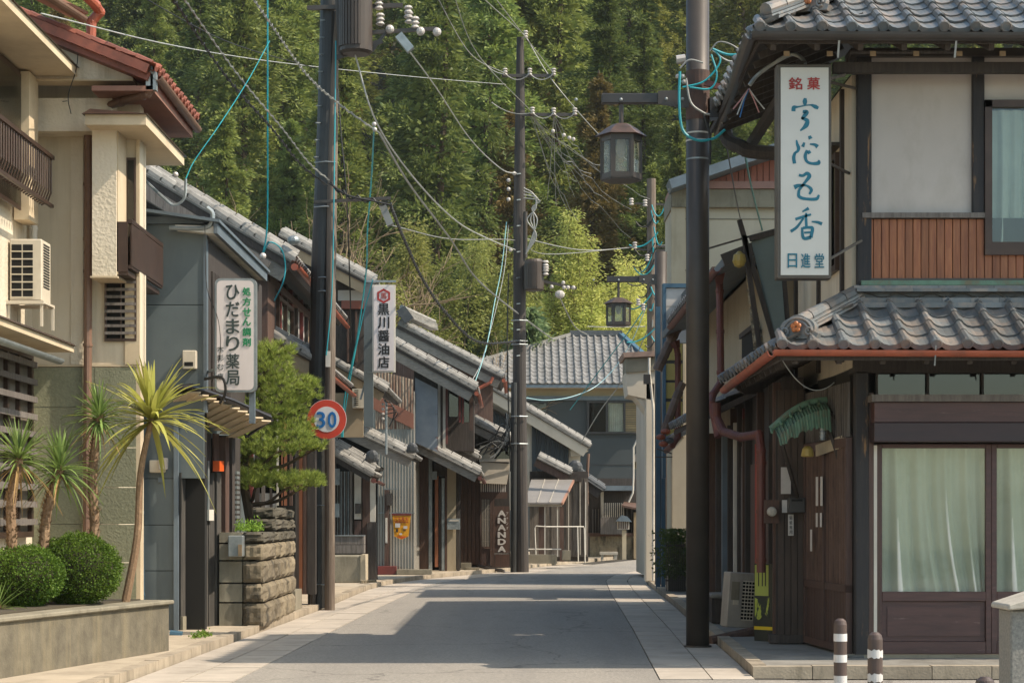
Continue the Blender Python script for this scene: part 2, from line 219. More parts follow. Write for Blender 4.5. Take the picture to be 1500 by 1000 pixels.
# ------------------------------------------------ mesh builder
ORG = {}
class Frame:
    """plan segment P0 -> P1 (left to right as seen from the street); local x along it, y into the building, z up"""
    def __init__(s, P0, P1):
        s.P0 = Vector((P0[0], P0[1], 0)); s.P1 = Vector((P1[0], P1[1], 0)); d = s.P1-s.P0; s.L = d.length; s.d = d.normalized(); s.n = Vector((-s.d.y, s.d.x, 0))
        s.M = Matrix(((s.d.x, s.n.x, 0, s.P0.x), (s.d.y, s.n.y, 0, s.P0.y), (0, 0, 1, 0), (0, 0, 0, 1)))
    def u(s, px):
        k = (px-750)/F      # x = k*Y
        # P0.x + t d.x = k (P0.y + t d.y)
        return (k*s.P0.y-s.P0.x)/(s.d.x-k*s.d.y)
    def Y(s, px): return s.P0.y+s.u(px)*s.d.y
    def z(s, px, py): return 1.6-(py-756)*s.Y(px)/F
class MB:
    def __init__(s, M=None): s.v = []; s.f = []; s.M = M.M if isinstance(M, Frame) else (M or Matrix()); s.fr = M if isinstance(M, Frame) else None
    def add(s, vs, fs):
        o = len(s.v); M = s.M
        s.v += [tuple(M @ Vector(p)) for p in vs]; s.f += [tuple(i+o for i in f) for f in fs]; return s
    def box(s, x0, x1, y0, y1, z0, z1):
        if x0 > x1: x0, x1 = x1, x0
        if y0 > y1: y0, y1 = y1, y0
        if z0 > z1: z0, z1 = z1, z0
        return s.add([(x, y, z) for z in (z0, z1) for y in (y0, y1) for x in (x0, x1)],
                     [(0, 2, 3, 1), (4, 5, 7, 6), (0, 1, 5, 4), (2, 6, 7, 3), (0, 4, 6, 2), (1, 3, 7, 5)])
    def R(s, px0, px1, py0, py1, y0=0, y1=.03):
        """box whose front covers the photo rectangle on this frame"""
        u0, u1 = s.fr.u(px0), s.fr.u(px1); pm = (px0+px1)/2
        return s.box(u0, u1, y0, y1, s.fr.z(pm, py1), s.fr.z(pm, py0))
    def RP(s, pts, y0=0, y1=.03):
        """prism over a photo polygon on this frame"""
        return s.prism([(s.fr.u(a), s.fr.z(a, b)) for a, b in pts], y0, y1)
    def prism(s, pts, y0, y1):
        n = len(pts)
        return s.add([(a, y0, b) for a, b in pts]+[(a, y1, b) for a, b in pts],
                     [tuple(range(n)), tuple(range(2*n-1, n-1, -1))]+[(i, i+n, (i+1) % n+n, (i+1) % n) for i in range(n)])
    def hexa(s, p):  # 8 points bottom 4 (ccw), top 4
        return s.add(p, [(3, 2, 1, 0), (4, 5, 6, 7), (0, 1, 5, 4), (1, 2, 6, 5), (2, 3, 7, 6), (3, 0, 4, 7)])
    def beam(s, a, b, w, h, up=(0, 0, 1)):
        a = Vector(a); b = Vector(b); d = (b-a).normalized(); up = Vector(up)
        r = d.cross(up); r = r.normalized() if r.length > 1e-4 else Vector((1, 0, 0)); u = r.cross(d)
        P = [a+r*i*w/2+u*j*h/2 for j in (-1, 1) for i in (-1, 1)]; Q = [b+r*i*w/2+u*j*h/2 for j in (-1, 1) for i in (-1, 1)]
        return s.add(P+Q, [(0, 1, 3, 2), (4, 6, 7, 5), (0, 4, 5, 1), (2, 3, 7, 6), (0, 2, 6, 4), (1, 5, 7, 3)])
    def tube(s, pts, r, n=6, cap=True, r1=None, half=False):
        pts = [Vector(p) for p in pts]; N = len(pts); vs = []; fs = []
        pr = None
        for i, p in enumerate(pts):
            d = (pts[min(i+1, N-1)]-pts[max(i-1, 0)])
            if d.length < 1e-9: d = Vector((0, 0, 1))
            d.normalize()
            if pr is None: a = d.cross(Vector((0, 0, 1)) if abs(d.z) < .9 else Vector((1, 0, 0))).normalized()
            else:
                a = pr-d*pr.dot(d)
                a = a.normalized() if a.length > 1e-6 else d.orthogonal().normalized()
            pr = a; b = d.cross(a)
            rr = r[i] if isinstance(r, (list, tuple)) else (r if r1 is None else r+(r1-r)*i/(N-1))
            vs += [p+(a*cos(2*pi*k/n)+b*sin(2*pi*k/n))*rr for k in range(n)]
        for i in range(N-1):
            for k in range(n): fs.append((i*n+k, i*n+(k+1) % n, (i+1)*n+(k+1) % n, (i+1)*n+k))
        if cap: fs += [tuple(range(n-1, -1, -1)), tuple((N-1)*n+k for k in range(n))]
        return s.add(vs, fs)
    def cyl(s, a, b, r, n=12, r1=None): return s.tube([a, b], r, n, True, r1)
    def lathe(s, prof, c=(0, 0, 0), n=16, ax='z'):
        vs = []; fs = []
        for r, h in prof:
            for k in range(n):
                t = 2*pi*k/n
                p = (r*cos(t), r*sin(t), h) if ax == 'z' else ((r*cos(t), h, r*sin(t)) if ax == 'y' else (h, r*cos(t), r*sin(t)))
                vs.append((p[0]+c[0], p[1]+c[1], p[2]+c[2]))
        for i in range(len(prof)-1):
            for k in range(n): fs.append((i*n+k, i*n+(k+1) % n, (i+1)*n+(k+1) % n, (i+1)*n+k))
        fs += [tuple(range(n-1, -1, -1)), tuple((len(prof)-1)*n+k for k in range(n))]
        return s.add(vs, fs)
    def sphere(s, c, r, n=8, m=6, sq=(1, 1, 1)):
        c = Vector(c); vs = [c+Vector((0, 0, -r*sq[2]))]; fs = []
        for i in range(1, m):
            t = pi*i/m
            for k in range(n): vs.append(c+Vector((r*sq[0]*sin(t)*cos(2*pi*k/n), r*sq[1]*sin(t)*sin(2*pi*k/n), -r*sq[2]*cos(t))))
        vs.append(c+Vector((0, 0, r*sq[2])))
        for k in range(n): fs.append((0, 1+(k+1) % n, 1+k)); fs.append((len(vs)-1, 1+(m-2)*n+k, 1+(m-2)*n+(k+1) % n))
        for i in range(m-2):
            for k in range(n): fs.append((1+i*n+k, 1+i*n+(k+1) % n, 1+(i+1)*n+(k+1) % n, 1+(i+1)*n+k))
        return s.add(vs, fs)
    def mesh(s, name, m, org=Vector((0, 0, 0)), smooth=False):
        me = bpy.data.meshes.new(name); ox, oy, oz = org
        me.from_pydata([(a-ox, b-oy, c-oz) for a, b, c in s.v], [], s.f); me.materials.append(m)
        if smooth: me.shade_smooth()
        me.update(); return me
    def build(s, name, m, parent=None, smooth=False, kind=None, label=None, cat=None, group=None, org=None, bevel=0):
        if not s.v: return None
        if parent: org = ORG[parent.name]
        elif org is None:
            xs = [v[0] for v in s.v]; ys = [v[1] for v in s.v]; zs = [v[2] for v in s.v]; org = Vector(((min(xs)+max(xs))/2, (min(ys)+max(ys))/2, min(zs)))
        me = s.mesh(name, m, org, smooth)
        bm = bmesh.new(); bm.from_mesh(me); bmesh.ops.recalc_face_normals(bm, faces=bm.faces); bm.to_mesh(me); bm.free()
        if smooth: me.shade_smooth()
        o = bpy.data.objects.new(name, me); COL.objects.link(o); ORG[o.name] = Vector(org)
        if parent: o.parent = parent
        else: o.location = org
        if bevel:
            bv = o.modifiers.new('bevel', 'BEVEL'); bv.width = bevel; bv.segments = 1; bv.limit_method = 'ANGLE'
        tag(o, label, cat, group, kind); return o
def tag(o, label=None, cat=None, group=None, kind=None):
    if label: o['label'] = label
    if cat: o['category'] = cat
    if group: o['group'] = group
    if kind: o['kind'] = kind
def thing(name, loc, label, cat, group=None):
    o = bpy.data.objects.new(name, None); COL.objects.link(o); o.location = loc; o.empty_display_size = .2
    ORG[o.name] = Vector(loc); tag(o, label, cat, group); return o
def struct(name, bm, m, parent=None, smooth=False, kind='structure', org=(0, 0, 0)):
    o = bm.build(name, m, parent, smooth, kind if not parent else None, org=None if parent else Vector(org)); return o
def inst(me, name, parent, Mx, label=None):
    o = bpy.data.objects.new(name, me); COL.objects.link(o)
    if parent:
        o.parent = parent; Mx = Matrix.Translation(-ORG[parent.name]) @ Mx
    o.matrix_local = Mx
    if label: o['label'] = label
    return o
KIDS = {}
def copy_tree(o, loc=None, rz=None, sc=None, label=None, parent=None):
    c = o.copy(); COL.objects.link(c)
    if parent: c.parent = parent
    if loc is not None: c.location = loc
    if rz is not None: c.rotation_euler = (0, 0, rz)
    if sc is not None: c.scale = (sc, sc, sc) if not isinstance(sc, tuple) else sc
    if label: c['label'] = label
    if o.name not in KIDS: KIDS[o.name] = [x for x in COL.objects if x.parent == o]
    for ch in KIDS[o.name]: copy_tree(ch, parent=c)
    return c
def basis(o, u, v, n):
    return Matrix(((u[0], v[0], n[0], o[0]), (u[1], v[1], n[1], o[1]), (u[2], v[2], n[2], o[2]), (0, 0, 0, 1)))
_tc = {}
def glyph(ch, bold=0.0):
    k = (ch, bold)
    if k in _tc: return _tc[k]
    cu = bpy.data.curves.new('glyph', 'FONT'); cu.body = ch; cu.size = 1; cu.extrude = .01; cu.resolution_u = 3
    o = bpy.data.objects.new('glyph', cu); COL.objects.link(o); dg = bpy.context.evaluated_depsgraph_get(); dg.update()
    me = bpy.data.meshes.new_from_object(o.evaluated_get(dg)); vs = [tuple(v.co) for v in me.vertices]; fs = [tuple(p.vertices) for p in me.polygons]
    bpy.data.objects.remove(o); bpy.data.curves.remove(cu); bpy.data.meshes.remove(me)
    x0 = min(v[0] for v in vs); x1 = max(v[0] for v in vs); y0 = min(v[1] for v in vs); y1 = max(v[1] for v in vs)
    vs = [((v[0]-(x0+x1)/2), (v[1]-(y0+y1)/2), v[2]) for v in vs]; n = len(vs)
    if bold:   # thicken by shifted copies, each a hair in front of the last
        V = []; Fc = []
        for q, (dx, dy) in enumerate(((0, 0), (1, 0), (-1, 0), (0, .7), (0, -.7))):
            Fc += [tuple(i+len(V) for i in f) for f in fs]; V += [(a+dx*bold, b_+dy*bold, c+q*.0025) for a, b_, c in vs]
        vs, fs = V, Fc
    _tc[k] = (vs, fs, x1-x0+2*bold, y1-y0+1.4*bold)
    return _tc[k]
def put_glyph(fr, ch, pc, py, wpx, hpx, m, parent, y=-.004, bold=.0, name='letter', shear=0, label=None):
    """letter ch centred on the photo point, wpx x hpx large, on frame fr"""
    vs, fs, w, h = glyph(ch, bold)
    u = fr.u(pc); z = fr.z(pc, py); kx = abs(fr.u(pc+.5)-fr.u(pc-.5)); kz = fr.Y(pc)/F
    sx = wpx*kx/w; sz = hpx*kz/h
    b = MB(fr); b.add([(u+v[0]*sx+v[1]*shear*sx, y-v[2]*.3, z+v[1]*sz) for v in vs], fs)
    return b.build(name, m, parent, label=label)
def catmull(P, k=6):
    P = [Vector(p) for p in P]; out = []
    Q = [P[0]*2-P[1]]+P+[P[-1]*2-P[-2]]
    for i in range(1, len(Q)-2):
        for j in range(k):
            t = j/k; a, b, c, d = Q[i-1:i+3]
            out.append(.5*((2*b)+(c-a)*t+(2*a-5*b+4*c-d)*t*t+(3*b-a-3*c+d)*t**3))
    out.append(P[-1]); return out
def wire(a, b, sag, k=14):
    a = Vector(a); b = Vector(b); return [a.lerp(b, i/k)-Vector((0, 0, sag*4*(i/k)*(1-i/k))) for i in range(k+1)]
def lerp(a, b, t): return a+(b-a)*t
def interp(tab, y):
    if y <= tab[0][0]: a, b = tab[0], tab[1]
    elif y >= tab[-1][0]: a, b = tab[-2], tab[-1]
    else:
        for a, b in zip(tab, tab[1:]):
            if a[0] <= y <= b[0]: break
    return a[1]+(b[1]-a[1])*(y-a[0])/(b[0]-a[0])
# ------------------------------------------------ ground, road, pavements
LK = [(10, -4.02), (19.1, -3.74), (34.1, -3.30), (44, -3.15), (48.5, -2.75), (51.6, -2.05), (54.5, -1.2), (57.6, -.22), (62, .6), (67.6, 2.05), (74, 3.7), (85, 7.2), (100, 12)]
LG = [(10, -2.92), (19.1, -2.70), (35.3, -2.33), (44, -2.05), (48.1, -1.75), (52, -.95), (57.6, .75), (62, 1.6), (67.6, 3.05), (74, 4.7), (85, 8.2), (100, 13)]
RG = [(10, 1.17), (19.1, 1.43), (28.6, 1.72), (42, 2.07), (49.6, 2.33), (54, 2.75), (58, 3.5), (62, 4.5), (70, 6.9), (85, 11.5), (100, 17)]
RK = [(10, 2.1), (19.9, 2.42), (35.4, 2.9), (46.7, 3.2), (51, 3.42), (54.9, 3.9), (58, 4.6), (62, 5.6), (70, 8.0), (85, 12.6), (100, 18)]
def hillz(x, y):
    r = max(0, y-96-.10*abs(x-5)+(8 if x < -25 else 0))
    return .58*r*(1-math.exp(-r/10)) + 1.3*noise.noise(Vector((x*.05, y*.05, 0)))*min(1, r/8)
g = MB(); g.add([(-500, -60, -.12), (500, -60, -.12), (500, 400, -.12), (-500, 400, -.12)], [(0, 1, 2, 3)])
struct('ground', g, soil)
hz = bpy.data.materials.new('haze'); hz.use_nodes = True; hn = hz.node_tree.nodes; hn.remove(hn['Principled BSDF'])
pv = hn.new('ShaderNodeVolumePrincipled'); pv.inputs['Color'].default_value = (.80, .86, .84, 1); pv.inputs['Density'].default_value = HAZE
hz.node_tree.links.new(pv.outputs[0], hn['Material Output'].inputs['Volume'])
if HAZE: MB().box(-520, 520, -70, 420, -1.2, 190).build('haze', hz, kind='stuff', label='thin pale haze added over the street and hillside to lift the dark tones', cat='haze')
g = MB(); nx, ny = 60, 50
vs = [(-150+300*i/nx, 92+220*j/ny, hillz(-150+300*i/nx, 92+220*j/ny)-.1) for j in range(ny+1) for i in range(nx+1)]
g.add(vs, [(j*(nx+1)+i, j*(nx+1)+i+1, (j+1)*(nx+1)+i+1, (j+1)*(nx+1)+i) for j in range(ny) for i in range(nx)])
struct('hill', g, forestfloor, smooth=True)
ys = [10+i*1.5 for i in range(57)]
def sheet(A, B, z, ya=10, yb=95, n=60):
    b = MB(); r = [ya+(yb-ya)*i/n for i in range(n+1)]
    b.add([p for y in r for p in ((A(y), y, z), (B(y), y, z))], [(2*i, 2*i+1, 2*i+3, 2*i+2) for i in range(n)]); return b
lk = lambda y: interp(LK, y); lg = lambda y: interp(LG, y); rg = lambda y: interp(RG, y); rk = lambda y: interp(RK, y)
bed = sheet(lambda y: lk(y)-.3, lambda y: rk(y)+.3, -.02); bed.add([(-20, -10, -.021), (30, -10, -.021), (30, 19.7, -.021), (-20, 19.7, -.021)], [(0, 1, 2, 3)])
struct('road_bed', bed, jointm)
rd = sheet(lg, rg, 0, 19.5); 
rd.add([(-2.69, 19.5, 0), (-2.95, 8, 0), (-3.2, -8, 0), (1.0, -8, 0), (1.43, 19.5, 0)], [(0, 1, 2, 3, 4)])
rd.add([(1.43, 19.5, 0), (1.0, -8, 0), (30, -8, 0), (30, 19.5, 0)], [(0, 1, 2, 3)])
road = struct('road', rd, asphalt)
def slab_row(A, B, y0, y1, L, gap, nm, parent, zt=.004, zb=-.015, m=slabm, jit=.003):
    y = y0
    while y < y1:
        e = y+L-gap; a0, a1, b0, b1 = A(y), A(e), B(y), B(e); j = random.uniform(-jit, jit)
        b = MB(); b.hexa([(a0, y, zb), (b0, y, zb), (b1, e, zb), (a1, e, zb), (a0, y, zt+j), (b0, y, zt+j), (b1, e, zt+j), (a1, e, zt+j)])
        b.build(nm, m, parent); y += L
gl = struct('left_gutter', sheet(lambda y: lk(y)+.02, lambda y: lg(y)-.01, -.012), jointm)
slab_row(lambda y: lg(y)-.50, lambda y: lg(y)-.012, 13, 66, .9, .012, 'drain_slab', gl)
slab_row(lambda y: lk(y)+.03, lambda y: lg(y)-.515, 13, 66, 1.8, .012, 'drain_slab', gl)
gr = struct('right_gutter', sheet(lambda y: rg(y)+.01, lambda y: rk(y)-.02, -.012, 19.6), jointm)
slab_row(lambda y: rg(y)+.012, lambda y: rg(y)+.52, 19.6, 60, .9, .012, 'drain_slab', gr)
slab_row(lambda y: rg(y)+.535, lambda y: rk(y)-.02, 19.6, 60, 1.8, .012, 'drain_slab', gr)
kl = struct('left_kerb', sheet(lambda y: lk(y)-.14, lambda y: lk(y)-.01, -.005), jointm)
slab_row(lambda y: lk(y)-.15, lambda y: lk(y), 13, 80, .6, .008, 'kerb_stone', kl, .1, -.03, kerbm, .004)
kr = struct('right_kerb', sheet(lambda y: rk(y)+.01, lambda y: rk(y)+.14, -.005, 20.2), jointm)
slab_row(lambda y: rk(y), lambda y: rk(y)+.15, 20.2, 70, .6, .008, 'kerb_stone', kr, .1, -.03, kerbm, .004)
fk = struct('front_kerb', MB().box(2.55, 9, 19.99, 20.1, -.02, .09), jointm)
x = 2.42
while x < 9:
    MB().box(x, x+.592, 19.98, 20.13, -.03, .1+random.uniform(-.004, .004)).build('kerb_stone', kerbm, fk); x += .6
sw = sheet(lambda y: min(-6, lk(y)-6), lambda y: lk(y)-.155, .088, 10, 92); sw.f = sw.f
struct('left_pavement', sw, walkm)
sw = sheet(lambda y: rk(y)+.155, lambda y: 30, .088, 20.135, 92)
struct('right_pavement', sw, walkd)
# ------------------------------------------------ forest on the hill
def leafquad(b, c, d, w, l):
    """pointed leaf-sized face at c along direction d"""
    d = d.normalized(); r = d.cross(Vector((random.gauss(0, 1), random.gauss(0, 1), random.gauss(0, 1))))
    if r.length < 1e-3: r = Vector((1, 0, 0))
    r = r.normalized()*w/2; o = len(b.v)
    b.v += [tuple(c-d*l*.5), tuple(c+r), tuple(c+d*l*.5), tuple(c-r)]; b.f.append((o, o+1, o+2, o+3))
def cedar_mesh(seed, H, R, nc, m, t0=.12, pw=.75, leaf=(.075, .27), per=24):
    random.seed(seed); b = MB()
    for i in range(nc):
        t = t0+(1-t0)*random.random()**.85; t = t*.75+.25*(math.floor(t*11)+.5)/11
        ang = random.uniform(0, 2*pi); lob = 1+.22*sin(ang*3+seed)+.15*sin(t*19+ang*2)
        r = R*min(1, (1-t)**pw*1.25)*lob*random.uniform(.55, 1.0)*(1+.25*math.floor(math.sin(t*40+ang)+.7))+.12
        c = Vector((r*cos(ang), r*sin(ang), H*t-.12*r))
        out = Vector((cos(ang), sin(ang), random.uniform(-.3, .5)))
        cs = random.uniform(.3, .62)*(1.15-.6*t)
        for k in range(per):
            off = Vector((random.gauss(0, cs*.5), random.gauss(0, cs*.5), random.gauss(0, cs*.34)))
            leafquad(b, c+off-Vector((0, 0, .35))*(off.x*out.x+off.y*out.y), out*.7+off.normalized()*.6+Vector((0, 0, -.1)), leaf[0]*random.uniform(.7, 1.2), leaf[1]*random.uniform(.6, 1.2))
    for i in range(nc*14):   # sparser inner twigs
        t = t0+(1-t0)*random.random(); a = random.uniform(0, 6.28); r = R*min(1, (1-t)**pw*1.25)*.6*random.random()**.5
        leafquad(b, Vector((r*cos(a), r*sin(a), H*t)), Vector((cos(a), sin(a), random.uniform(-.6, .2))), leaf[0]*2.6, leaf[1]*1.5)
    return b.mesh('crown', m)
def trunk_mesh(H, r, m, bend=.2, limbs=0):
    b = MB(); P = [(bend*sin(i*1.1), bend*cos(i*.8)-bend, H*i/6-.8) for i in range(7)]; b.tube(P, r, 7, True, r*.15)
    for k in range(limbs):
        t = random.uniform(.15, .9); a = random.uniform(0, 6.28); p = Vector((0, 0, H*t-.8)); q = p+Vector((cos(a), sin(a), .1))*random.uniform(.8, 1.8)
        b.tube([p, q], r*.18, 4, False, .02)
    return b.mesh('trunk', m)
CED = []
for s in range(6):
    H = [20, 18, 22, 17, 21, 19][s]; R = [3.3, 3.0, 3.5, 2.8, 3.4, 3.1][s]
    CED.append((H, R, cedar_mesh(100+s, H, R, 330, cedarl, per=72), trunk_mesh(H, .28, bark, .15, 10)))
CEB = [(19, 2.9, cedar_mesh(130+s, 19, 2.9, 300, cedarb, per=66), CED[0][3]) for s in range(2)]
BRD = [(11, 4.2, cedar_mesh(150+s, 11, 4.3, 560, broadl, .25, .45, (.13, .22), 26), trunk_mesh(8, .25, bark, .4, 8)) for s in range(3)]
CEY = [(CED[k][0], CED[k][1], None, CED[k][3]) for k in (0, 2, 4)]
def recol(me, m):
    c = me.copy(); c.materials.clear(); c.materials.append(m); return c
CEY = [(a, r, recol(CED[k][2], cedary), t) for k, (a, r, _, t) in zip((0, 2, 4), CEY)]
random.seed(11)
def plant_tree(kind, x, y, spec, sc, name, label, cat, group=None, z=None, ph=None):
    z = hillz(x, y) if z is None else z
    o = thing(name, (x, y, z), label, cat, group); o.rotation_euler = (random.uniform(-.03, .03), random.uniform(-.03, .03), random.uniform(0, 6.28)); o.scale = (sc, sc, sc*random.uniform(.92, 1.1))
    for me, nm in ((spec[2], 'crown'), (spec[3], 'trunk')):
        c = bpy.data.objects.new(nm, me); COL.objects.link(c); c.parent = o
    return o
row = 0; yy = 112
while yy < 205:
    half = yy*.257*1.22+7; x = -half+random.uniform(0, 4)
    while x < half:
        y = yy+random.uniform(-3.5, 3.5); r = random.random()
        if r < .24: plant_tree(0, x, y, random.choice(CEY), random.uniform(.85, 1.4), 'cedar_tree', 'lighter olive green cedar standing among darker ones on the wooded hillside', 'tree', 'olive cedars on the hillside')
        elif r < .8: plant_tree(0, x, y, random.choice(CED), random.uniform(.85, 1.45), 'cedar_tree', 'dark green conical cedar standing among many on the wooded hillside', 'tree', 'cedars covering the hillside')
        elif r < .9: plant_tree(0, x, y, random.choice(CEB), random.uniform(.8, 1.1), 'cedar_tree', 'brownish cedar among the green ones on the wooded hillside', 'tree', 'brownish cedars on the hillside')
        else: plant_tree(0, x, y, random.choice(BRD), random.uniform(.9, 1.3), 'broadleaf_tree', 'rounded evergreen broadleaf tree between the cedars on the hillside', 'tree', 'broadleaf trees on the hillside')
        x += random.uniform(5.2, 9.5)
    yy += 10.0
# individually placed front trees
def at_px(px, Y): return X(px, Y)
for px, Y, sc, k, lab in ((180, 100, .95, 0, 'green cedar rising right above the red tiled eave of the cream building'), (255, 103, 1.05, 1, 'tall green cedar above the pharmacy building'), (320, 104, 1.0, 2, 'tall green cedar crossed by the thick twisted cables left of the near pole'), (60, 98, .9, 3, 'cedar mostly hidden behind the cream building'), (420, 112, 1.0, 3, 'green cedar immediately left of the near pole'), (505, 106, 1.15, 4, 'broad green cedar directly under the transformer of the near pole'),
        (625, 108, 1.3, 2, 'tall cedar between the near pole and the middle pole'), (720, 118, 1.4, 0, 'tall cedar just left of the middle pole crossarms'), (800, 122, 1.3, 4, 'tall cedar just right of the middle pole crossarms'), (855, 128, 1.2, 1, 'cedar left of the near hanging lantern'), (880, 112, 1.1, 2, 'cedar filling the background of the near hanging lantern'), (950, 108, .85, 5, 'cedar between the near hanging lantern and its post'), (1010, 105, .9, 0, 'cedar behind the near lamp post'), (1080, 106, .9, 1, 'cedar above the red ribbed gable'), (1160, 104, .9, 4, 'cedar hidden behind the white vertical sign'), (-30, 102, 1, 5, 'cedar beyond the left edge of the frame'), (1250, 104, .9, 3, 'cedar hidden behind the corner house')):
    plant_tree(0, at_px(px, Y), Y, CED[k], sc, 'cedar_tree', lab, 'tree', 'cedars in the front row of the hill')
plant_tree(0, at_px(870, 107), 107, CEB[0], 1.0, 'cedar_tree', 'rusty brown cedar rising right behind the near hanging lantern', 'tree')
for px, Y, sc in ((230, 95, .75), (300, 96, .7), (160, 94, .75), (1090, 100, .8)):
    plant_tree(0, at_px(px, Y), Y, BRD[int(px) % 3], sc, 'broadleaf_tree', 'bushy green broadleaf tree at the foot of the hill', 'tree', 'broadleaf trees at the foot of the hill')
# bamboo plumes
def bamboo(seed, H):
    random.seed(seed); b = MB(); c = MB()
    for q in range(5):
        a = random.uniform(0, 6.28); sp = random.uniform(.2, 1.3); bx, by = sp*cos(a), sp*sin(a); la = random.uniform(0, 6.28); ln = random.uniform(.6, 1.8); h = H*random.uniform(.75, 1)
        P = [Vector((bx+ln*(t**2.6)*cos(la), by+ln*(t**2.6)*sin(la), h*t-.15*h*max(0, t-.8)*4*(t-.8))) for t in [i/10 for i in range(11)]]
        c.tube(P, .05, 5, False, .01)
        for i in range(420):
            t = .22+.78*random.random(); k = t*10; j = min(9, int(k)); p = P[j].lerp(P[j+1], k-j)
            w = 1.15*(1-abs(t-.45)*1.15)*random.random()**.6+.12; aa = random.uniform(0, 6.28)
            cc = p+Vector((w*cos(aa), w*sin(aa), random.uniform(-.25, .1)))
            for z in range(9):
                off = Vector((random.gauss(0, .17), random.gauss(0, .17), random.gauss(0, .13)))
                leafquad(b, cc+off, Vector((cos(aa), sin(aa), random.uniform(-.9, .35)))+off*2, .06, .2)
    return (H, 2, b.mesh('crown', bambool), c.mesh('culm', bark))
BAM = [bamboo(201, 15), bamboo(202, 14), bamboo(203, 15.5)]
random.seed(21)
for px, py, Y, k, lab in ((728, 305, 91, 0, 'slim yellow-green bamboo plume just left of the middle utility pole'), (660, 325, 90, 1, 'yellow-green bamboo clump in the gap above the gabled roofs'), (605, 312, 90, 2, 'yellow-green bamboo clump above the soy sauce shop sign'),
                         (842, 295, 95, 2, 'tallest bright bamboo plume right of the middle utility pole'), (900, 345, 94, 0, 'bright bamboo plume behind the far hanging lantern'), (930, 345, 99, 1, 'bamboo clump beside the far lamp pole'), (815, 390, 95, 1, 'bamboo clump above the tiled roof of the house closing the street'), (630, 380, 88, 0, 'low bamboo clump over the lower gabled roofs'), (690, 400, 94, 2, 'low bamboo clump behind the wires left of the middle pole'), (770, 420, 97, 1, 'bamboo clump behind the transformer on the middle pole'), (865, 440, 94, 2, 'low bamboo clump above the ridge of the far house'), (950, 440, 94, 1, 'low bamboo clump beyond the column of the white house'), (1000, 330, 100, 0, 'bamboo plume seen between lamp pole and red-sided gable')):
    x = X(px, Y); z = hillz(x, Y); top = Z(py, Y); s = max(.5, (top-z)/BAM[k][0])
    o = plant_tree(0, x, Y, BAM[k], 1, 'bamboo_clump', lab, 'bamboo', 'bamboo at the foot of the hill'); o.scale = (.95, .95, s)
# small far pine left of middle pole
PN = (7, 2, cedar_mesh(301, 8, 2.2, 300, pinef, .1, .55, (.1, .4), 18), trunk_mesh(8, .14, bark, .3, 8))
for px, Y, py, lab in ((684, 91, 405, 'soft blue-green pine left of the middle utility pole'), (772, 89, 455, 'blue-green young pine right behind the middle utility pole')):
    o = plant_tree(0, X(px, Y), Y, PN, 1, 'pine_tree', lab, 'tree', z=0); s = Z(py, Y)/8; o.scale = (1, 1, s)
# bare trees
def bare(seed, H):
    random.seed(seed); b = MB()
    def br(p, d, l, r, lev):
        q = p+d*l; mid = p.lerp(q, .5)+Vector((random.gauss(0, .05), random.gauss(0, .05), 0))*l
        b.tube([p, mid, q], r, 5 if lev < 2 else 3, False, r*.6)
        if lev >= 5: return
        for k in range(random.choice((2, 3, 3)) if lev < 4 else 3):
            nd = (d+Vector((random.gauss(0, .5), random.gauss(0, .5), random.gauss(.1, .35)))).normalized()
            br(p.lerp(q, random.uniform(.6, 1)), nd, l*random.uniform(.6, .82), r*.58, lev+1)
    for k in range(3): br(Vector((random.gauss(0, .3), random.gauss(0, .3), -.3)), Vector((random.gauss(0, .25), random.gauss(0, .25), 1)).normalized(), H*.3, .1, 0)
    return b
bb = [bare(401+i, 8).mesh('branches', palebark) for i in range(2)]
random.seed(31)
for px, py, Y, lab in ((400, 262, 88, 'leafless pale-twigged tree above the near tiled rake'), (350, 300, 86, 'leafless twiggy tree left of the big near pole'), (462, 330, 87, 'leafless twiggy tree just behind the big near pole'), (590, 470, 86, 'leafless brown tree behind the soy sauce shop sign'), (645, 492, 86, 'leafless brown tree above the gabled roofs')):
    x = X(px, Y); o = thing('bare_tree', (x, Y, 0), lab, 'tree', 'leafless trees behind the roofs'); o.rotation_euler = (0, 0, random.uniform(0, 6))
    c = bpy.data.objects.new('branches', bb[int(px/50) % 2]); COL.objects.link(c); c.parent = o; s = Z(py, Y)/6.4; o.scale = (s*.9, s*.9, s)
# undergrowth on the slope
b = MB(); random.seed(41)
for i in range(9000):
    Y = random.uniform(93, 135); x = random.uniform(-.33, .33)*Y; c = Vector((x, Y, hillz(x, Y)+abs(random.gauss(0, .8))))
    for k in range(3): leafquad(b, c+Vector((random.gauss(0, .3), random.gauss(0, .3), random.gauss(0, .2))), Vector((random.gauss(0, 1), random.gauss(0, 1), .5)), .25, .5)
b.build('undergrowth', broadl, kind='stuff', label='low green undergrowth covering the foot of the hillside', cat='undergrowth')
random.seed(5)
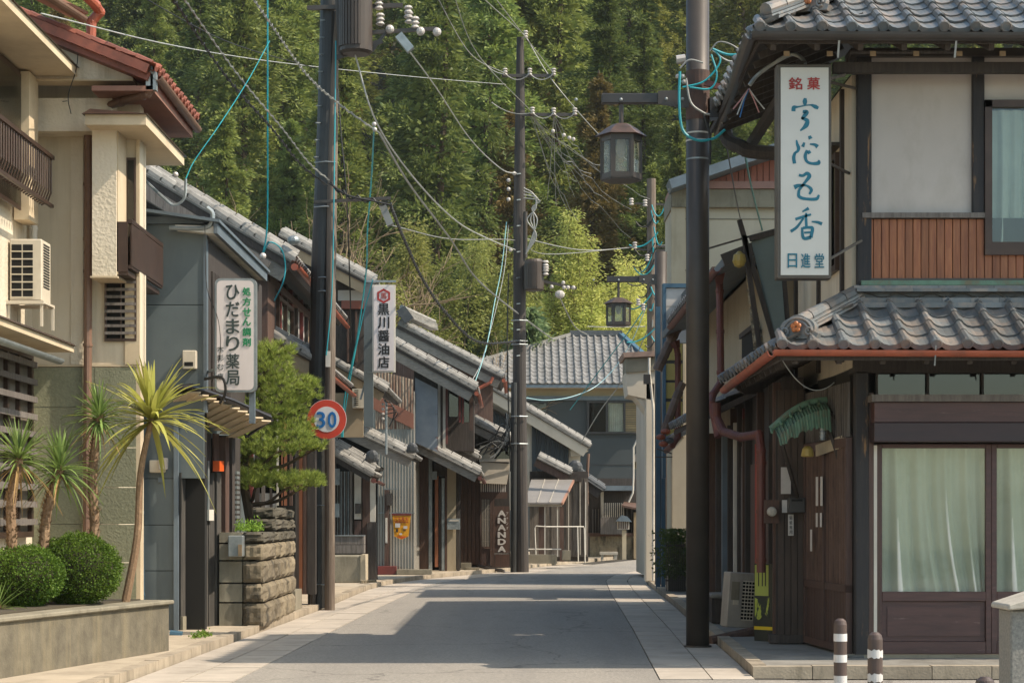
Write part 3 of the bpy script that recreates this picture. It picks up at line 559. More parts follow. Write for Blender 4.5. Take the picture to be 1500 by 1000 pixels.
# ------------------------------------------------ shared building pieces
def tile_mesh(w, l, name, m, eave=False, th=.018, n=9):
    P = [(0, .035), (.055, .082), (.14, .098), (.235, .082), (.32, .045), (.45, .014), (.62, 0), (.82, .008), (1.02, .035)]
    b = MB(); vs = []
    for v in (0, l):
        lift = .022 if v == 0 else 0
        for u, h in P: vs.append((u*w, v, h*w/.316*.9+lift))
        for u, h in P: vs.append((u*w, v, h*w/.316*.9+lift-th))
    n = len(P); fs = []
    for i in range(n-1):
        fs.append((i, i+1, 2*n+i+1, 2*n+i)); fs.append((i, n+i, n+i+1, i+1))
    b.add(vs, fs)
    if eave:
        sk = [(u*w, -.004, h*w/.316*.9+.02) for u, h in P]; lo = [(u*w, -.004, h*w/.316*.9-.035) for u, h in P]
        b.add(sk+lo, [(i, n+i, n+i+1, i+1) for i in range(n-1)])
        r = w*.19; c = (.14*w, 0, .045*w/.316)
        b.lathe([(r, .03), (r, -.02), (r*.8, -.026), (r*.75, -.018)], c, 12, 'y')
    return b.mesh(name, m)
def lay_tiles(parent, o, U, V, w, l, nu, nv, mt, me_eave, skip=None, nm='roof_tile'):
    """tiles from eave corner o along unit U, up unit V"""
    U = Vector(U).normalized(); V = Vector(V).normalized(); N = U.cross(V).normalized()
    if N.z < 0: N = -N
    for j in range(nv):
        for i in range(nu):
            if skip and skip((i+.5)*w, (j+.5)*l): continue
            p = Vector(o)+U*(i*w)+V*(j*l)+Vector((random.uniform(-.006, .006), random.uniform(-.006, .006), random.uniform(-.004, .005)))
            inst(me_eave if j == 0 else mt, nm, parent, basis(p, U, V, N))
def gutter(b, A, B, r=.06, n=8):
    """open half round gutter from A to B"""
    A = Vector(A); B = Vector(B); d = (B-A).normalized(); a = d.cross(Vector((0, 0, 1))).normalized(); vs = []; fs = []
    for p in (A, B):
        for rr in (r, r-.008):
            for k in range(n+1):
                t = pi+pi*k/n; vs.append(p+a*cos(t)*rr+Vector((0, 0, sin(t)*rr)))
    m = n+1
    for k in range(n):
        fs += [(k, k+1, 2*m+k+1, 2*m+k), (m+k, 3*m+k, 3*m+k+1, m+k+1), (k, m+k, m+k+1, k+1), (2*m+k, 2*m+k+1, 3*m+k+1, 3*m+k)]
    fs += [(0, 2*m, 3*m, m), (n, m+n, 3*m+n, 2*m+n)]
    b.add(vs, fs); return b
def sheetwave(b, A, U, V, lu, lv, pitch, amp, N, nu=None, th=.0):
    """corrugated sheet, ribs along V"""
    A = Vector(A); U = Vector(U).normalized(); V = Vector(V).normalized(); N = Vector(N); n = int(lu/pitch*4); vs = []
    for i in range(n+1):
        h = amp*sin(i*pi/2); p = A+U*(lu*i/n)+N*h; vs += [p, p+V*lv]
    b.add(vs, [(2*i, 2*i+2, 2*i+3, 2*i+1) for i in range(n)]); return b
def pipe(pts, r, m, parent, name='downpipe', label=None, kk=0):
    P = catmull(pts, kk) if kk else pts
    b = MB().tube(P, r, 10, True); return b.build(name, m, parent, smooth=False, label=label)
def elbowed(pts, r, m, parent=None, name='downpipe', bands=True, **kw):
    b = MB()
    for a, c in zip(pts, pts[1:]): b.cyl(a, c, r, 10)
    for p in pts[1:-1]: b.sphere(p, r*1.12, 10, 6)
    if bands:
        for a, c in zip(pts, pts[1:]):
            a = Vector(a); c = Vector(c); d = (c-a)
            if d.length > .8:
                for t in (.1, .5, .9): q = a+d*t; b.cyl(q-d.normalized()*.02, q+d.normalized()*.02, r*1.18, 10)
    return b.build(name, m, parent, smooth=False, **kw)
def ac_unit(fr, px0, px1, py0, py1, depth, label, group=None, parent=None, grille='front', tilt=0):
    t = thing('air_conditioner', (0, 0, 0), label, 'air conditioner', group); ORG[t.name] = Vector((0, 0, 0))
    return t
def box_thing(name, b, m, label, cat, **kw): return b.build(name, m, None, label=label, cat=cat, **kw)
# ================================================ corner house on the right
WY = 21.4
FRr = Frame((3.66, WY), (9, WY))
h1 = thing('corner_shop_house', (3.7, WY, .1), 'two storey corner house with white panel, red-brown boards and curved grey roof tiles', 'house')
b = MB(FRr)  # carcass, hollow at front (walls built of slabs)
b.box(0.02, 8.3, .3, 4.1, .1, 6.4)
b.build('core_wall', mat('interior_brown', '2f2a25', rough=.9, bump=0), h1)
# upper storey
pan = MB(FRr).R(1276, 1424, 84, 314, .03, .3).build('plaster_panel', plaster, h1)
MB(FRr).R(1441, 1700, 84, 146, .03, .3).build('plaster_panel', plaster, h1)
MB(FRr).R(1255, 1276, 78, 438, -.04, .3).build('corner_post', postwood, h1, bevel=.01)
MB(FRr).R(1424, 1441.5, 78, 320, -.03, .3).build('post', postwood, h1, bevel=.01)
MB(FRr).R(1245, 1700, 72, 84, -.06, .3).build('top_beam', darkmetal, h1)
MB(FRr).R(1262, 1441, 312.5, 320, -.06, .2).build('sill_beam', greywood, h1)
# boards
px = 1268
while px < 1700:
    top = 321 if px < 1440 else 373
    b = MB(FRr).R(px, px+10.7, top, 437, -.012+random.uniform(-.003, .003), .02); b.build('board', redwood, h1, bevel=.004); px += 11.6
MB(FRr).R(1264, 1700, 319, 440, .022, .3).build('board_backing', black, h1)
MB(FRr).R(1441.6, 1700, 366, 374, -.05, .1).build('window_sill', bronze, h1)
w = MB(FRr).R(1441.6, 1452, 148, 366, -.05, .1).R(1441.6, 1700, 147.5, 158, -.05, .1).R(1452.2, 1700, 355, 366, -.045, .1).R(1570, 1580, 158, 355, -.04, .1).build('window', bronze, h1)
MB(FRr).R(1452.2, 1700, 158.2, 354.8, 0, .01).build('pane', pane, w)
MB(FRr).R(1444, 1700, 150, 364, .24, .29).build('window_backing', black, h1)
def curtain(fr, p0, p1, y0, y1, yy, m, parent, folds=6, amp=.03, sweep=None):
    u0, u1 = fr.u(p0), fr.u(p1); z1 = fr.z(p0, y0); z0 = fr.z(p0, y1); n = 90; b = MB(fr); mm = 10; vs = []
    for j in range(mm+1):
        t = j/mm
        for i in range(n+1):
            s = i/n; ph = s*folds*2*pi
            a = amp*(.55+.45*t)*(sin(ph)+.45*sin(2.3*ph+1+t)+.3*sin(.6*ph+2*t))
            du = .012*sin(5*s+3*t) + (sweep or 0)*.1*t*t*sin(s*pi)
            vs.append((lerp(u0, u1, s)+du, yy+a, lerp(z1, z0, t)))
    b.add(vs, [(j*(n+1)+i, j*(n+1)+i+1, (j+1)*(n+1)+i+1, (j+1)*(n+1)+i) for j in range(mm) for i in range(n)])
    return b.build('curtain', m, parent, smooth=True)
curtain(FRr, 1454, 1640, 160, 356, .06, curtainb, w, 9, .03, .4)
# left side wall of the upper storey (faces the lane)
FRs = Frame((3.66, 25.6), (3.66, WY-.001))
sw = MB(FRs).box(0, FRs.L-.05, .0, .25, 3.2, 6.35).build('side_wall', stucco2, h1)
for u0, u1 in ((.0, .12), (1.9, 2.0), (FRs.L-.62, FRs.L-.52)):
    MB(FRs).box(u0, u1, -.04, .0, 3.3, 6.3).build('side_post', darkwood, h1)
w2 = MB(FRs).box(2.4, 3.35, -.05, -.001, 4.35, 4.42).box(2.4, 3.35, -.05, -.001, 5.6, 5.67).box(2.4, 2.46, -.05, -.001, 4.42, 5.6).box(3.29, 3.35, -.05, -.001, 4.42, 5.6).box(2.85, 2.9, -.045, -.001, 4.42, 5.6).build('side_window', bronze, h1)
MB(FRs).box(2.46, 3.29, -.02, -.012, 4.42, 5.6).build('pane', paned, w2)
MB(FRs).box(2.46, 3.29, -.010, -.003, 4.42, 5.6).build('blind', cordg if False else curtainb, w2)
MB(FRs).box(2.3, 3.45, -.25, 0, 5.72, 5.76).build('window_hood', darkmetal, h1)
# roofs
TW, TL, SL = .316, .245, .55
ang = math.atan(SL)
T1 = tile_mesh(TW, TL+.05, 'roof_tile', tilem); T1e = tile_mesh(TW, TL+.05, 'eave_tile', tilem, True)
def hip_corner_roof(parent, ex, ey, ez, run, nu, nside, cut, rid=True):
    """front slope eave starts at (ex,ey,ez) going +X; side slope goes +Y along x=ex"""
    V = Vector((0, cos(ang), sin(ang))); Vs = Vector((cos(ang), 0, sin(ang))); nv = int(run/cos(ang)/TL)+1
    lay_tiles(parent, (ex, ey, ez+.03), (1, 0, 0), V, TW, TL, nu, nv, T1, T1e, lambda u, v: v*cos(ang) > u+.06)
    # side slope (U runs towards the camera so that rolls face the same way)
    lay_tiles(parent, (ex, ey+nside*TW, ez+.03), (0, -1, 0), Vs, TW, TL, nside, nv, T1, T1e, lambda u, v: v*cos(ang) > nside*TW-u+.06)
    u = 9.0  # underlay extended past the tiles, out of view, to keep the front wall shaded
    b = MB(); 
    b.add([(ex, ey, ez-.03), (ex+u, ey, ez-.03), (ex+u, ey+run, ez-.03+run*SL), (ex+run, ey+run, ez-.03+run*SL)], [(0, 1, 2, 3)])
    b.add([(ex, ey, ez-.031), (ex+run, ey+run, ez-.031+run*SL), (ex+run, ey+nside*TW, ez-.031+run*SL), (ex, ey+nside*TW, ez-.031)], [(0, 1, 2, 3)])
    b.build('roof_underlay', darkwood, parent)
    # soffit boards + fascia
    MB().box(ex+.03, ex+u, ey+.02, ey+.05, ez-.1, ez-.015).box(ex+.02, ex+.05, ey+.051, ey+nside*TW, ez-.1, ez-.015).build('fascia', darkwood, parent)
# lower (pent) roof
LX, LYy, LZ = 2.72, 20.4, 3.30
low = thing('roof', (LX, LYy, LZ), None, None); low.parent = h1; low.location = Vector((LX, LYy, LZ))-ORG[h1.name]
hip_corner_roof(low, LX, LYy, LZ, .97, 17, 17, .9)
# upper roof
UX, UY, UZ = 2.5, 20.45, 6.56
upr = thing('roof', (UX, UY, UZ), None, None); upr.parent = h1; upr.location = Vector((UX, UY, UZ))-ORG[h1.name]
hip_corner_roof(upr, UX, UY, UZ, 2.5, 17, 16, 2.4)
# gutters
def sub(b, nm, m, par, **k): return b.build(nm, m, par, **k)
sub(gutter(MB(), (LX-.05, LYy-.05, LZ-.0), (LX+4, LYy-.05, LZ-.02), .062), 'gutter', orangepipe, low)
sub(gutter(MB(), (LX-.05, LYy-.05, LZ-.01), (LX+.02, LYy+5.3, LZ-.06), .062), 'gutter', orangepipe, low)
sub(gutter(MB(), (UX-.05, UY-.06, UZ-.01), (UX+4.2, UY-.06, UZ-.03), .075), 'gutter', darkmetal2, upr)
sub(gutter(MB(), (UX-.05, UY-.06, UZ-.012), (UX+.15, UY+5, UZ-.05), .075), 'gutter', darkmetal2, upr)
for x in (3.35, 4.55, 5.75): MB().beam((x, UY-.06, UZ-.09), (x, UY+.02, UZ-.25), .02, .012).build('gutter_hook', galv, upr)
for x in (4.32, 5.25): MB().beam((x, LYy-.11, LZ+.04), (x, LYy-.05, LZ-.16), .014, .01).build('gutter_hook', galv, low)
# hip ridges with end tile
def hip_ridge(parent, A, B, w=.2, layers=3, onig=True):
    A = Vector(A); B = Vector(B); 
    for k in range(layers):
        b = MB().beam(A+Vector((0, 0, .02+k*.035)), B+Vector((0, 0, .02+k*.035)), w-k*.022, .026); b.build('ridge_layer', tilem, parent)
    d = (B-A); n = max(2, int(d.length/.3))
    for i in range(n):
        p = A+d*(i/n)+Vector((0, 0, .02+layers*.035)); q = A+d*((i+.97)/n)+Vector((0, 0, .02+layers*.035))
        MB().tube([p, q], .075, 10, True, .07).build('ridge_cap', tilem, parent)
hip_ridge(low, (LX+.16, LYy+.16, LZ+.14), (LX+1.0, LYy+1.0, LZ+.60))
hip_ridge(upr, (UX+.12, UY+.12, UZ+.14), (UX+2.5, UY+2.5, UZ+1.5))
def onigawara(parent, c, s, m, flower=True):
    d = Vector((-.42, -.9, 0)).normalized(); r = Vector((d.y, -d.x, 0)) * -1; r = Vector((-d.y, d.x, 0)); 
    if r.x < 0: r = -r
    M4 = basis(c, r, -d, Vector((0, 0, 1)))
    b = MB(M4); P = []
    for k in range(30):
        t = pi*k/29; rr = s*(1+.10*abs(sin(3*t))) ; P.append((rr*cos(t)*1.05, rr*sin(t)*.95))
    P += [(-s*1.3, -.12*s), (-s*1.15, -.42*s), (s*1.15, -.42*s), (s*1.3, -.12*s)]
    b.prism([(a, z) for a, z in P], 0, s*.8)
    for rad in (.93, .7): b.tube([(rad*s*cos(pi*k/14), -.01, rad*s*.9*sin(pi*k/14)) for k in range(15)], s*.1, 6)
    for sg in (-1, 1):
        b.tube([(sg*s*(.75+.22*cos(a)), -.02, s*(.02+.22*sin(a))) for a in [i*.9 for i in range(7)]], s*.08, 6)
    o = b.build('ridge_end_tile', m, parent, smooth=False)
    if flower:
        f = MB(M4)
        for k in range(5): a = pi/2+k*2*pi/5; f.sphere((s*.2*cos(a), -.05, s*.28+s*.2*sin(a)), s*.16, 6, 5, (1, .5, 1))
        f.build('flower_emblem', orangeflower, parent)
    return o
onigawara(low, Vector((LX+.22, LYy+.12, LZ+.20)), .17, tilem)
onigawara(upr, Vector((UX+.62, UY+.5, UZ+.42)), .17, tilem)
# noshi band with wave pattern along the top of pent roof
zt = LZ+.97*SL
for k, (z0, z1, y) in enumerate(((zt-.01, zt+.045, 21.22), (zt+.047, zt+.1, 21.27), (zt+.165, zt+.2, 21.25), (zt+.202, zt+.235, 21.3))):
    x = LX+1.0-.02*k
    while x < 8: MB().box(x, x+.298, y, WY+.02, z0, z1).build('ridge_layer', tilem, low); x += .301
MB().box(LX+1.0, 8, 21.34, WY+.02, zt+.1, zt+.165).build('wave_band', tiled, low)
wv = MB()
for ph in (0, .5):
    wv.tube([(LX+1+i*.02, 21.325, zt+.132+.02*sin(i*.02/.17*pi+ph*0)) for i in range(230)], .006, 4)
wv.build('wave_moulding', tilel, low)
MB().box(LX+1.02, 8, 21.31, WY-.02, zt+.24, zt+.29).build('copper_flashing', copper, low)
MB().box(LX+1.02, 8, 21.36, WY-.005, zt+.29, zt+.32).build('flashing_top', darkmetal, low)
# rafters
for zz, ex, ey, par, nn, w_ in ((UZ-.1, UX, UY, upr, 9, .45), (LZ-.08, LX, LYy, low, 10, .45)):
    for i in range(nn):
        x = ex+.2+i*w_
        MB().beam((x, ey+.1, zz-.02), (x, WY+.1, zz-.02+(WY-ey)*.35), .055, .07).build('rafter', darkwood, par)
        if par is upr: MB().box(x+.13, x+.19, ey+.28, ey+.3, zz-.07, zz-.02).build('rafter_end_cap', palebark, par)
    for i in range(10):
        y = ey+.5+i*.45
        MB().beam((ex+.1, y, zz-.02), (3.7, y, zz-.02+(3.7-ex)*.35), .055, .07).build('rafter', darkwood, par)
MB().box(3.4, 8, WY-.35, WY-.25, UZ-.27, UZ-.16).build('eave_beam', darkwood, upr)
MB().box(3.0, 3.1, 21.0, 26, UZ-.27, UZ-.16).build('eave_beam', darkwood, upr)
MB().prism([(LX+.1, LZ+.02), (3.7, LZ+.35), (3.7, LZ-.1), (LX+.3, LZ-.12)], LYy+5.4, LYy+5.5).build('gable_board', darkwood, low)
# ground storey
FR2 = Frame((3.66, WY), (9, WY))
MB(FR2).R(1252, 1272, 545, 968, -.05, .12).build('corner_post', postwood, h1, bevel=.012)
MB(FR2).R(1272.3, 1279, 575, 955, -.03, .1).build('door_jamb', doorwood, h1)
MB(FR2).R(1279.3, 1284, 652, 926, -.035, .1).build('white_strip', whitepl, h1)
MB(FR2).R(1284.3, 1289, 652, 956, -.03, .1).build('door_jamb', doorwood, h1)
MB(FR2).R(1250, 1700, 524, 546, -.02, .3).build('lintel_beam', darkwood, h1)
for a, c in ((1286, 1356), (1361, 1436), (1441, 1516), (1521, 1600)):
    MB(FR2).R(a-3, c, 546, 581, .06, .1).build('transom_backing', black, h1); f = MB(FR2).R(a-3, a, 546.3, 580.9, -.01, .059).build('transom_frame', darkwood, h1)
    MB(FR2).R(a+.2, c, 547, 580, .04, .05).build('transom_pane', paned, f)
MB(FR2).R(1270, 1700, 580, 590, -.30, .0).build('shutter_box_ledge', greywood, h1)
MB(FR2).R(1275, 1700, 590.3, 620, -.24, -.001).build('shutter_box', purplewood, h1, bevel=.006)
MB(FR2).R(1274, 1700, 620.3, 648, -.27, -.001).build('shutter_box', mat('dark_purple_brown_wood', '3d2b2c', '33272a', rough=.5, bump=.1, st=(.6, 6, 6)), h1, bevel=.006)
for p0, p1, fo in ((1284, 1452, 5.5), (1452, 1620, 5.5)):
    dr = MB(FR2).R(p0+.2, p0+8, 650, 957, -.01, .05).R(p1-8, p1-.2, 650, 957, -.01, .05).R(p0+8.2, p1-8.2, 650, 656, -.01, .05).R(p0+8.2, p1-8.2, 866, 880, -.01, .05).R(p0+8.2, p1-8.2, 939, 957, -.01, .05).build('sliding_door', purplewood, h1, bevel=.004)
    MB(FR2).R(p0+8.4, p1-8.4, 880.4, 938.6, .02, .04).build('lower_panel', purplewood, dr)
    MB(FR2).R(p0+16, p1-16, 888, 931, .008, .019).build('raised_panel', purplewood, dr)
    MB(FR2).R(p0+8.4, p1-8.4, 656.3, 865.8, .02, .026).build('pane', pane, dr)
    curtain(FR2, p0+4, p1-4, 655, 868, .075, curtainm, dr, 4.6, .045, 1.6)
MB(FR2).R(1272, 1700, 957.3, 970, -.08, .25).build('wooden_sill', tanplaster, h1)
MB(FR2).box(-.1, 6, -.09, .3, .06, .12).build('stone_base', concm, h1)
MB(FR2).R(1240, 1262, 958, 972, -.16, -.052).build('post_footing', tiled, h1)
# lane-side entrance: lattice door
FD = Frame((3.46, 23.5), (3.62, 21.47))
fd = MB(FD).box(0, FD.L, .15, .2, .1, 3.2).build('door_backing', black, h1)
ld = MB(FD).box(0, FD.L, -.02, .05, .12, .2).box(0, FD.L, -.02, .05, .78, .86).box(0, FD.L, -.02, .05, 2.35, 2.45).box(0, .06, -.02, .05, .2, 2.35).box(FD.L-.06, FD.L, -.02, .05, .2, 2.35).box(FD.L/2-.04, FD.L/2+.04, -.03, .05, .2, 2.35).build('lattice_door', doorwood, h1)
for i in range(26):
    u = .08+i*(FD.L-.16)/25
    MB(FD).box(u-.01, u+.01, 0, .012, .86, 2.35).build('slat', mat('worn_slat_wood', '745a4c', '5a463c', sc=4, rough=.8, bump=.2, rnd=.15) if i == 0 else MATS['worn_slat_wood'], ld)
for i in range(14):
    u = .06+i*(FD.L-.12)/14
    MB(FD).box(u+.006, u+(FD.L-.12)/14-.006, 0, .02, .2, .78).build('lower_board', doorwood, ld)
for i in range(20):
    u = .03+i*(FD.L-.06)/19; MB(FD).box(u-.012, u+.012, .0, .03, 2.46, 3.05).build('transom_slat', greywood, h1)
FP = Frame((3.155, 23.62), (3.46, 23.6))
for i in range(4):
    u = FP.L*i/4; MB(FP).box(u+.004, u+FP.L/4-.004, 0, .04, .12, 3.1).build('wall_board', mat('smoky_brown_board', '52443b', '40362f', sc=3, rough=.8, bump=.2, st=(3, 3, .6), rnd=.05, stain='302823', ssc=2, samt=.5) if i == 0 else MATS['smoky_brown_board'], h1)
MB(FP).box(-.02, FP.L+.02, .05, .1, .1, 3.1).build('wall_backing', darkwood, h1)
MB(FP).box(-.1, FP.L, -.05, .3, .1, .2).build('wall_sill', darkwood, h1)
# lane-side facade behind
FL = Frame((3.3, 30), (3.16, 23.64))
MB(FL).box(0, FL.L, .05, .3, .1, 3.25).build('lane_wall', darkwood, h1)
for u0, m_, z1 in ((.3, brownwood, 3.2), (1.4, darkwood, 3.2), (2.2, redpost, 3.1), (2.6, darkwood, 3.2), (4.2, brownwood, 3.2), (5.6, darkwood, 3.2), (6.1, brownwood, 3.2)):
    MB(FL).box(u0, u0+.1, -.04, .05, .1, z1).build('post', m_, h1)
for u0 in (.5, 1.6, 3.0, 4.6): MB(FL).box(u0, u0+.7, .0, .05, .6, 2.3).build('shutter', greywood if u0 == 1.6 else brownwood, h1)
# small things by the entrance
def simple(nm, b, m, label, cat, **k): return b.build(nm, m, None, label=label, cat=cat, **k)
FQ = Frame((2.5, 23.56), (3.6, 23.56))
simple('paper_notice', MB(FQ).R(1144, 1158.5, 684, 723, 0, .004), papr, 'large blank white paper on the dark panel left of the lattice door', 'notice')
simple('paper_notice', MB(FQ).R(1145.5, 1153, 732, 750.5, 0, .004), papr, 'small white paper beside the black box left of the lattice door', 'notice')
nt = simple('paper_notice', MB(FQ).R(1154.5, 1162.5, 753, 784, 0, .004), papr, 'tall white strip with small vertical writing under the black box', 'notice')
for i, ch in enumerate('貼紙無用'): put_glyph(FQ, ch, 1158.5, 758+i*7, 4.5, 5.5, blackink, nt, -.003)
t = thing('mailbox', (3.2, 23.5, 1.6), 'black box mounted on the panel left of the lattice door', 'box')
MB(FQ).R(1153.5, 1177, 728.5, 750.5, -.14, -.001).build('box_body', darkmetal2, t, bevel=.006)
MB(FQ).R(1157, 1173, 731, 734, -.146, -.141).build('slot', black, t)
FDo = Frame((3.43, 23.5), (3.59, 21.47))
def on_door(u0, u1, z0, z1, lab): return simple('paper_notice', MB(FDo).box(u0, u1, -.025, -.021, z0, z1), papr, lab, 'notice')
on_door(.78, .88, 1.72, 2.05, 'upper left white paper on the lattice door'); on_door(1.0, 1.1, 1.72, 2.05, 'upper right white paper on the lattice door')
on_door(.78, .86, 1.48, 1.64, 'lower left small white paper on the lattice door'); on_door(.98, 1.06, 1.48, 1.64, 'lower right small white paper on the lattice door')
nt = on_door(.5, .58, 1.2, 1.45, 'narrow written strip on the lattice door')
t = thing('electricity_meter', (2.95, 23.4, 1.7), 'round glass electricity meter on a brown board by the red pipe', 'meter')
MB(FQ).R(1119, 1141, 732, 766, -.03, .0).build('back_board', brownwood, t)
c = W(1130, 749, 23.5); MB().lathe([(.055, .0), (.06, -.05), (.05, -.09), (.02, -.1)], c, 14, 'y').build('meter_dial', granitel, t)
# copper sign roof
t = thing('copper_sign_roof', W(1175, 620, 22.2), 'small curved verdigris copper roof with ragged ribs braced out over the entrance', 'sign roof')
A = W(1137, 628, 22.2); Bp = W(1209, 592, 22.2)
cr = MB(); n = 18; prev = None
for i in range(n+1):
    s = i/n; x = lerp(A.x, Bp.x, s); zt_ = lerp(A.z, Bp.z, s)+.09*sin(pi*s*.9); dz = lerp(.2, .32, s)+random.uniform(-.02, .03)
    p = [(x, 22.45, zt_), (x, 22.2, zt_-.01), (x+.01, 22.0, zt_-.1), (x+.02, 21.95, zt_-dz)]
    if prev: 
        for k in range(3): cr.add([prev[k], p[k], p[k+1], prev[k+1]], [(0, 1, 2, 3)])
    prev = p
    rb = MB().tube(p[1:], .012, 5); rb.build('rib', copper, t)
cr.build('copper_sheet', copper, t)
rp = MB(); 
for i in range(n): 
    s0 = i/n; 
top = [Vector((lerp(A.x-.06, Bp.x+.02, i/12), 22.2, lerp(A.z-.02, Bp.z, i/12)+.1*sin(pi*i/12*.9)+.02)) for i in range(13)]
MB().tube(top, .035, 8).build('ridge_roll', copper, t)
for k in range(6):
    p = top[2*k]; MB().tube([p+Vector((0, -.03, .0)), p+Vector((0, -.1, -.045))], .016, 6).build('roll_end', copper, t)
for a, c in (((1205, 598, 22.1), (1242, 712, 21.9)), ((1146, 652, 22.1), (1168, 728, 23.4)), ((1209, 594, 22.4), (1250, 640, 21.6))):
    MB().beam(W(*a), W(*c), .035, .035).build('brace', darkwood, t)
simple('hanging_lamp_shade', MB().lathe([(.03, .06), (.06, .03), (.075, -.05), (.06, -.06)], W(1183, 661, 22.3), 12), amber, 'small yellowed lamp under the copper sign roof', 'lamp')
simple('eave_board', MB().beam(W(1196, 660, 22.6), W(1238, 645, 21.7), .02, .13), yplaster, 'tan board slung below the copper sign roof', 'board')
for i in range(3): simple('insulator', MB().lathe([(.02, .03), (.035, .02), (.03, 0), (.035, -.02), (.02, -.03)], W(1205, 630+i*5.5, 22.0), 8), galv, 'small grey insulator stacked beside the copper sign roof', 'insulator', group='insulators by the sign roof')
# pipes at the lane side
t = thing('rainwater_pipe', W(1055, 600, 25), 'fat red-brown rainwater pipe bending under the pent roof and down beside the meter', 'pipe')
elbowed([W(1050, 590, 25.2), W(1050, 612, 25.2), W(1060, 632, 25), W(1085, 640, 24.6), W(1112, 636, 24), W(1115, 660, 23.9), W(1115, 838, 23.9)], .055, rustpipe, t)
t = thing('rainwater_pipe', W(1052, 400, 27), 'tall red-brown downpipe with hopper rising above the pent roof', 'pipe')
MB().add([W(1044, 395, 27.0)+Vector((dx, dy, 0)) for dx, dy in ((0, 0), (.18, 0), (.18, .15), (0, .15))]+[W(1050, 415, 27.0)+Vector((dx, dy, 0)) for dx, dy in ((0, .03), (.08, .03), (.08, .1), (0, .1))], [(0, 1, 2, 3), (7, 6, 5, 4), (0, 4, 5, 1), (1, 5, 6, 2), (2, 6, 7, 3), (3, 7, 4, 0)]).build('hopper', rustpipe, t)
elbowed([W(1054, 412, 27.1), W(1056, 560, 26.8), W(1044, 578, 26.6), W(1042, 590, 26.5), W(1052, 640, 26.3)], .05, rustpipe, t)
simple('red_pipe', MB().cyl(W(1110, 650, 24.5), W(1110, 825, 24.5), .035, 8), mat('bright_red_paint', '9c3a2b', '7f2f26', rough=.5, bump=0), 'thin red pipe standing behind the fat downpipe', 'pipe')
# leaning AC outdoor unit
t = thing('air_conditioner', W(1082, 918, 26.2), 'pale air conditioner unit tilted against the wall beside the yellow striped board', 'air conditioner')
c = W(1082, 878, 26.2); M5 = Matrix.Translation(c) @ Matrix.Rotation(radians(4), 4, 'Y') @ Matrix.Rotation(radians(12), 4, 'Z')
MB(M5).box(-.19, .19, -.13, .13, -.36, .36).build('casing', mat('aged_grey_casing', 'a9a196', '979085', sc=3, rough=.5, bump=0, stain='6f675b', ssc=3, samt=.4), t, bevel=.012)
MB(M5).box(-.0, .17, -.136, -.131, -.26, .26).build('fan_opening', black, t)
for i in range(12): MB(M5).box(.0, .17, -.146, -.137, -.26+i*.046, -.245+i*.046).build('grille_bar', acm, t)
for i in range(4): MB(M5).box(.03+i*.042, .038+i*.042, -.15, -.147, -.26, .26).build('grille_bar', acm, t)
MB(M5).box(-.15, -.04, -.137, -.131, .0, .24).build('panel_seam', concm, t); MB(M5).box(-.12, -.05, -.15, -.131, -.06, 0).build('valve_cover', acm, t)
# yellow / black board
t = thing('advert_board', W(1120, 940, 24.2), 'dark board with yellow-green print and a yellow stripe leaning below the meter', 'board')
FB = Frame((X(1100, 24.3), 24.3), (X(1140, 24.0), 24.0))
MB(FB).R(1105, 1134, 825, 941, 0, .05).build('board_panel', mat('dark_green_board', '1d2622', rough=.4, bump=0), t)
MB(FB).R(1106, 1126, 827, 872, -.004, -.001).build('yellow_print', mat('yellow_green_print', 'a9b052', '98a24a', rough=.4, bump=0), t)
MB(FB).RP([(1106, 875), (1117, 880), (1127, 874), (1127, 905), (1120, 898), (1112, 908), (1106, 903)], -.0045, -.001).build('green_print', yellowp, t)
for p in (1111, 1116.5, 1121): MB(FB).R(p, p+1.4, 828, 858, -.007, -.005).build('dark_lettering', blackink, t)
MB(FB).R(1105, 1134, 917, 922, -.006, -.001).build('yellow_stripe', mat('yellow_stripe_paint', 'd8b81f', rough=.4, bump=0), t)
simple('wooden_log', MB().cyl(W(1041, 939, 25.0), W(1105, 925, 25.2), .07, 10), brownwood, 'dark round beam lying on the pavement behind the near lamp post', 'beam')
t = thing('storage_crate', W(1052, 905, 28), 'dark crate with folded grey cover between the lamp post and air conditioner', 'crate')
MB().box(X(1043, 28), X(1064, 28), 28, 28.4, .1, .45).build('crate_body', darkwood, t); MB().box(X(1041, 28), X(1066, 28), 27.95, 28.45, .452, .52).build('cover', walkd, t, bevel=.02)
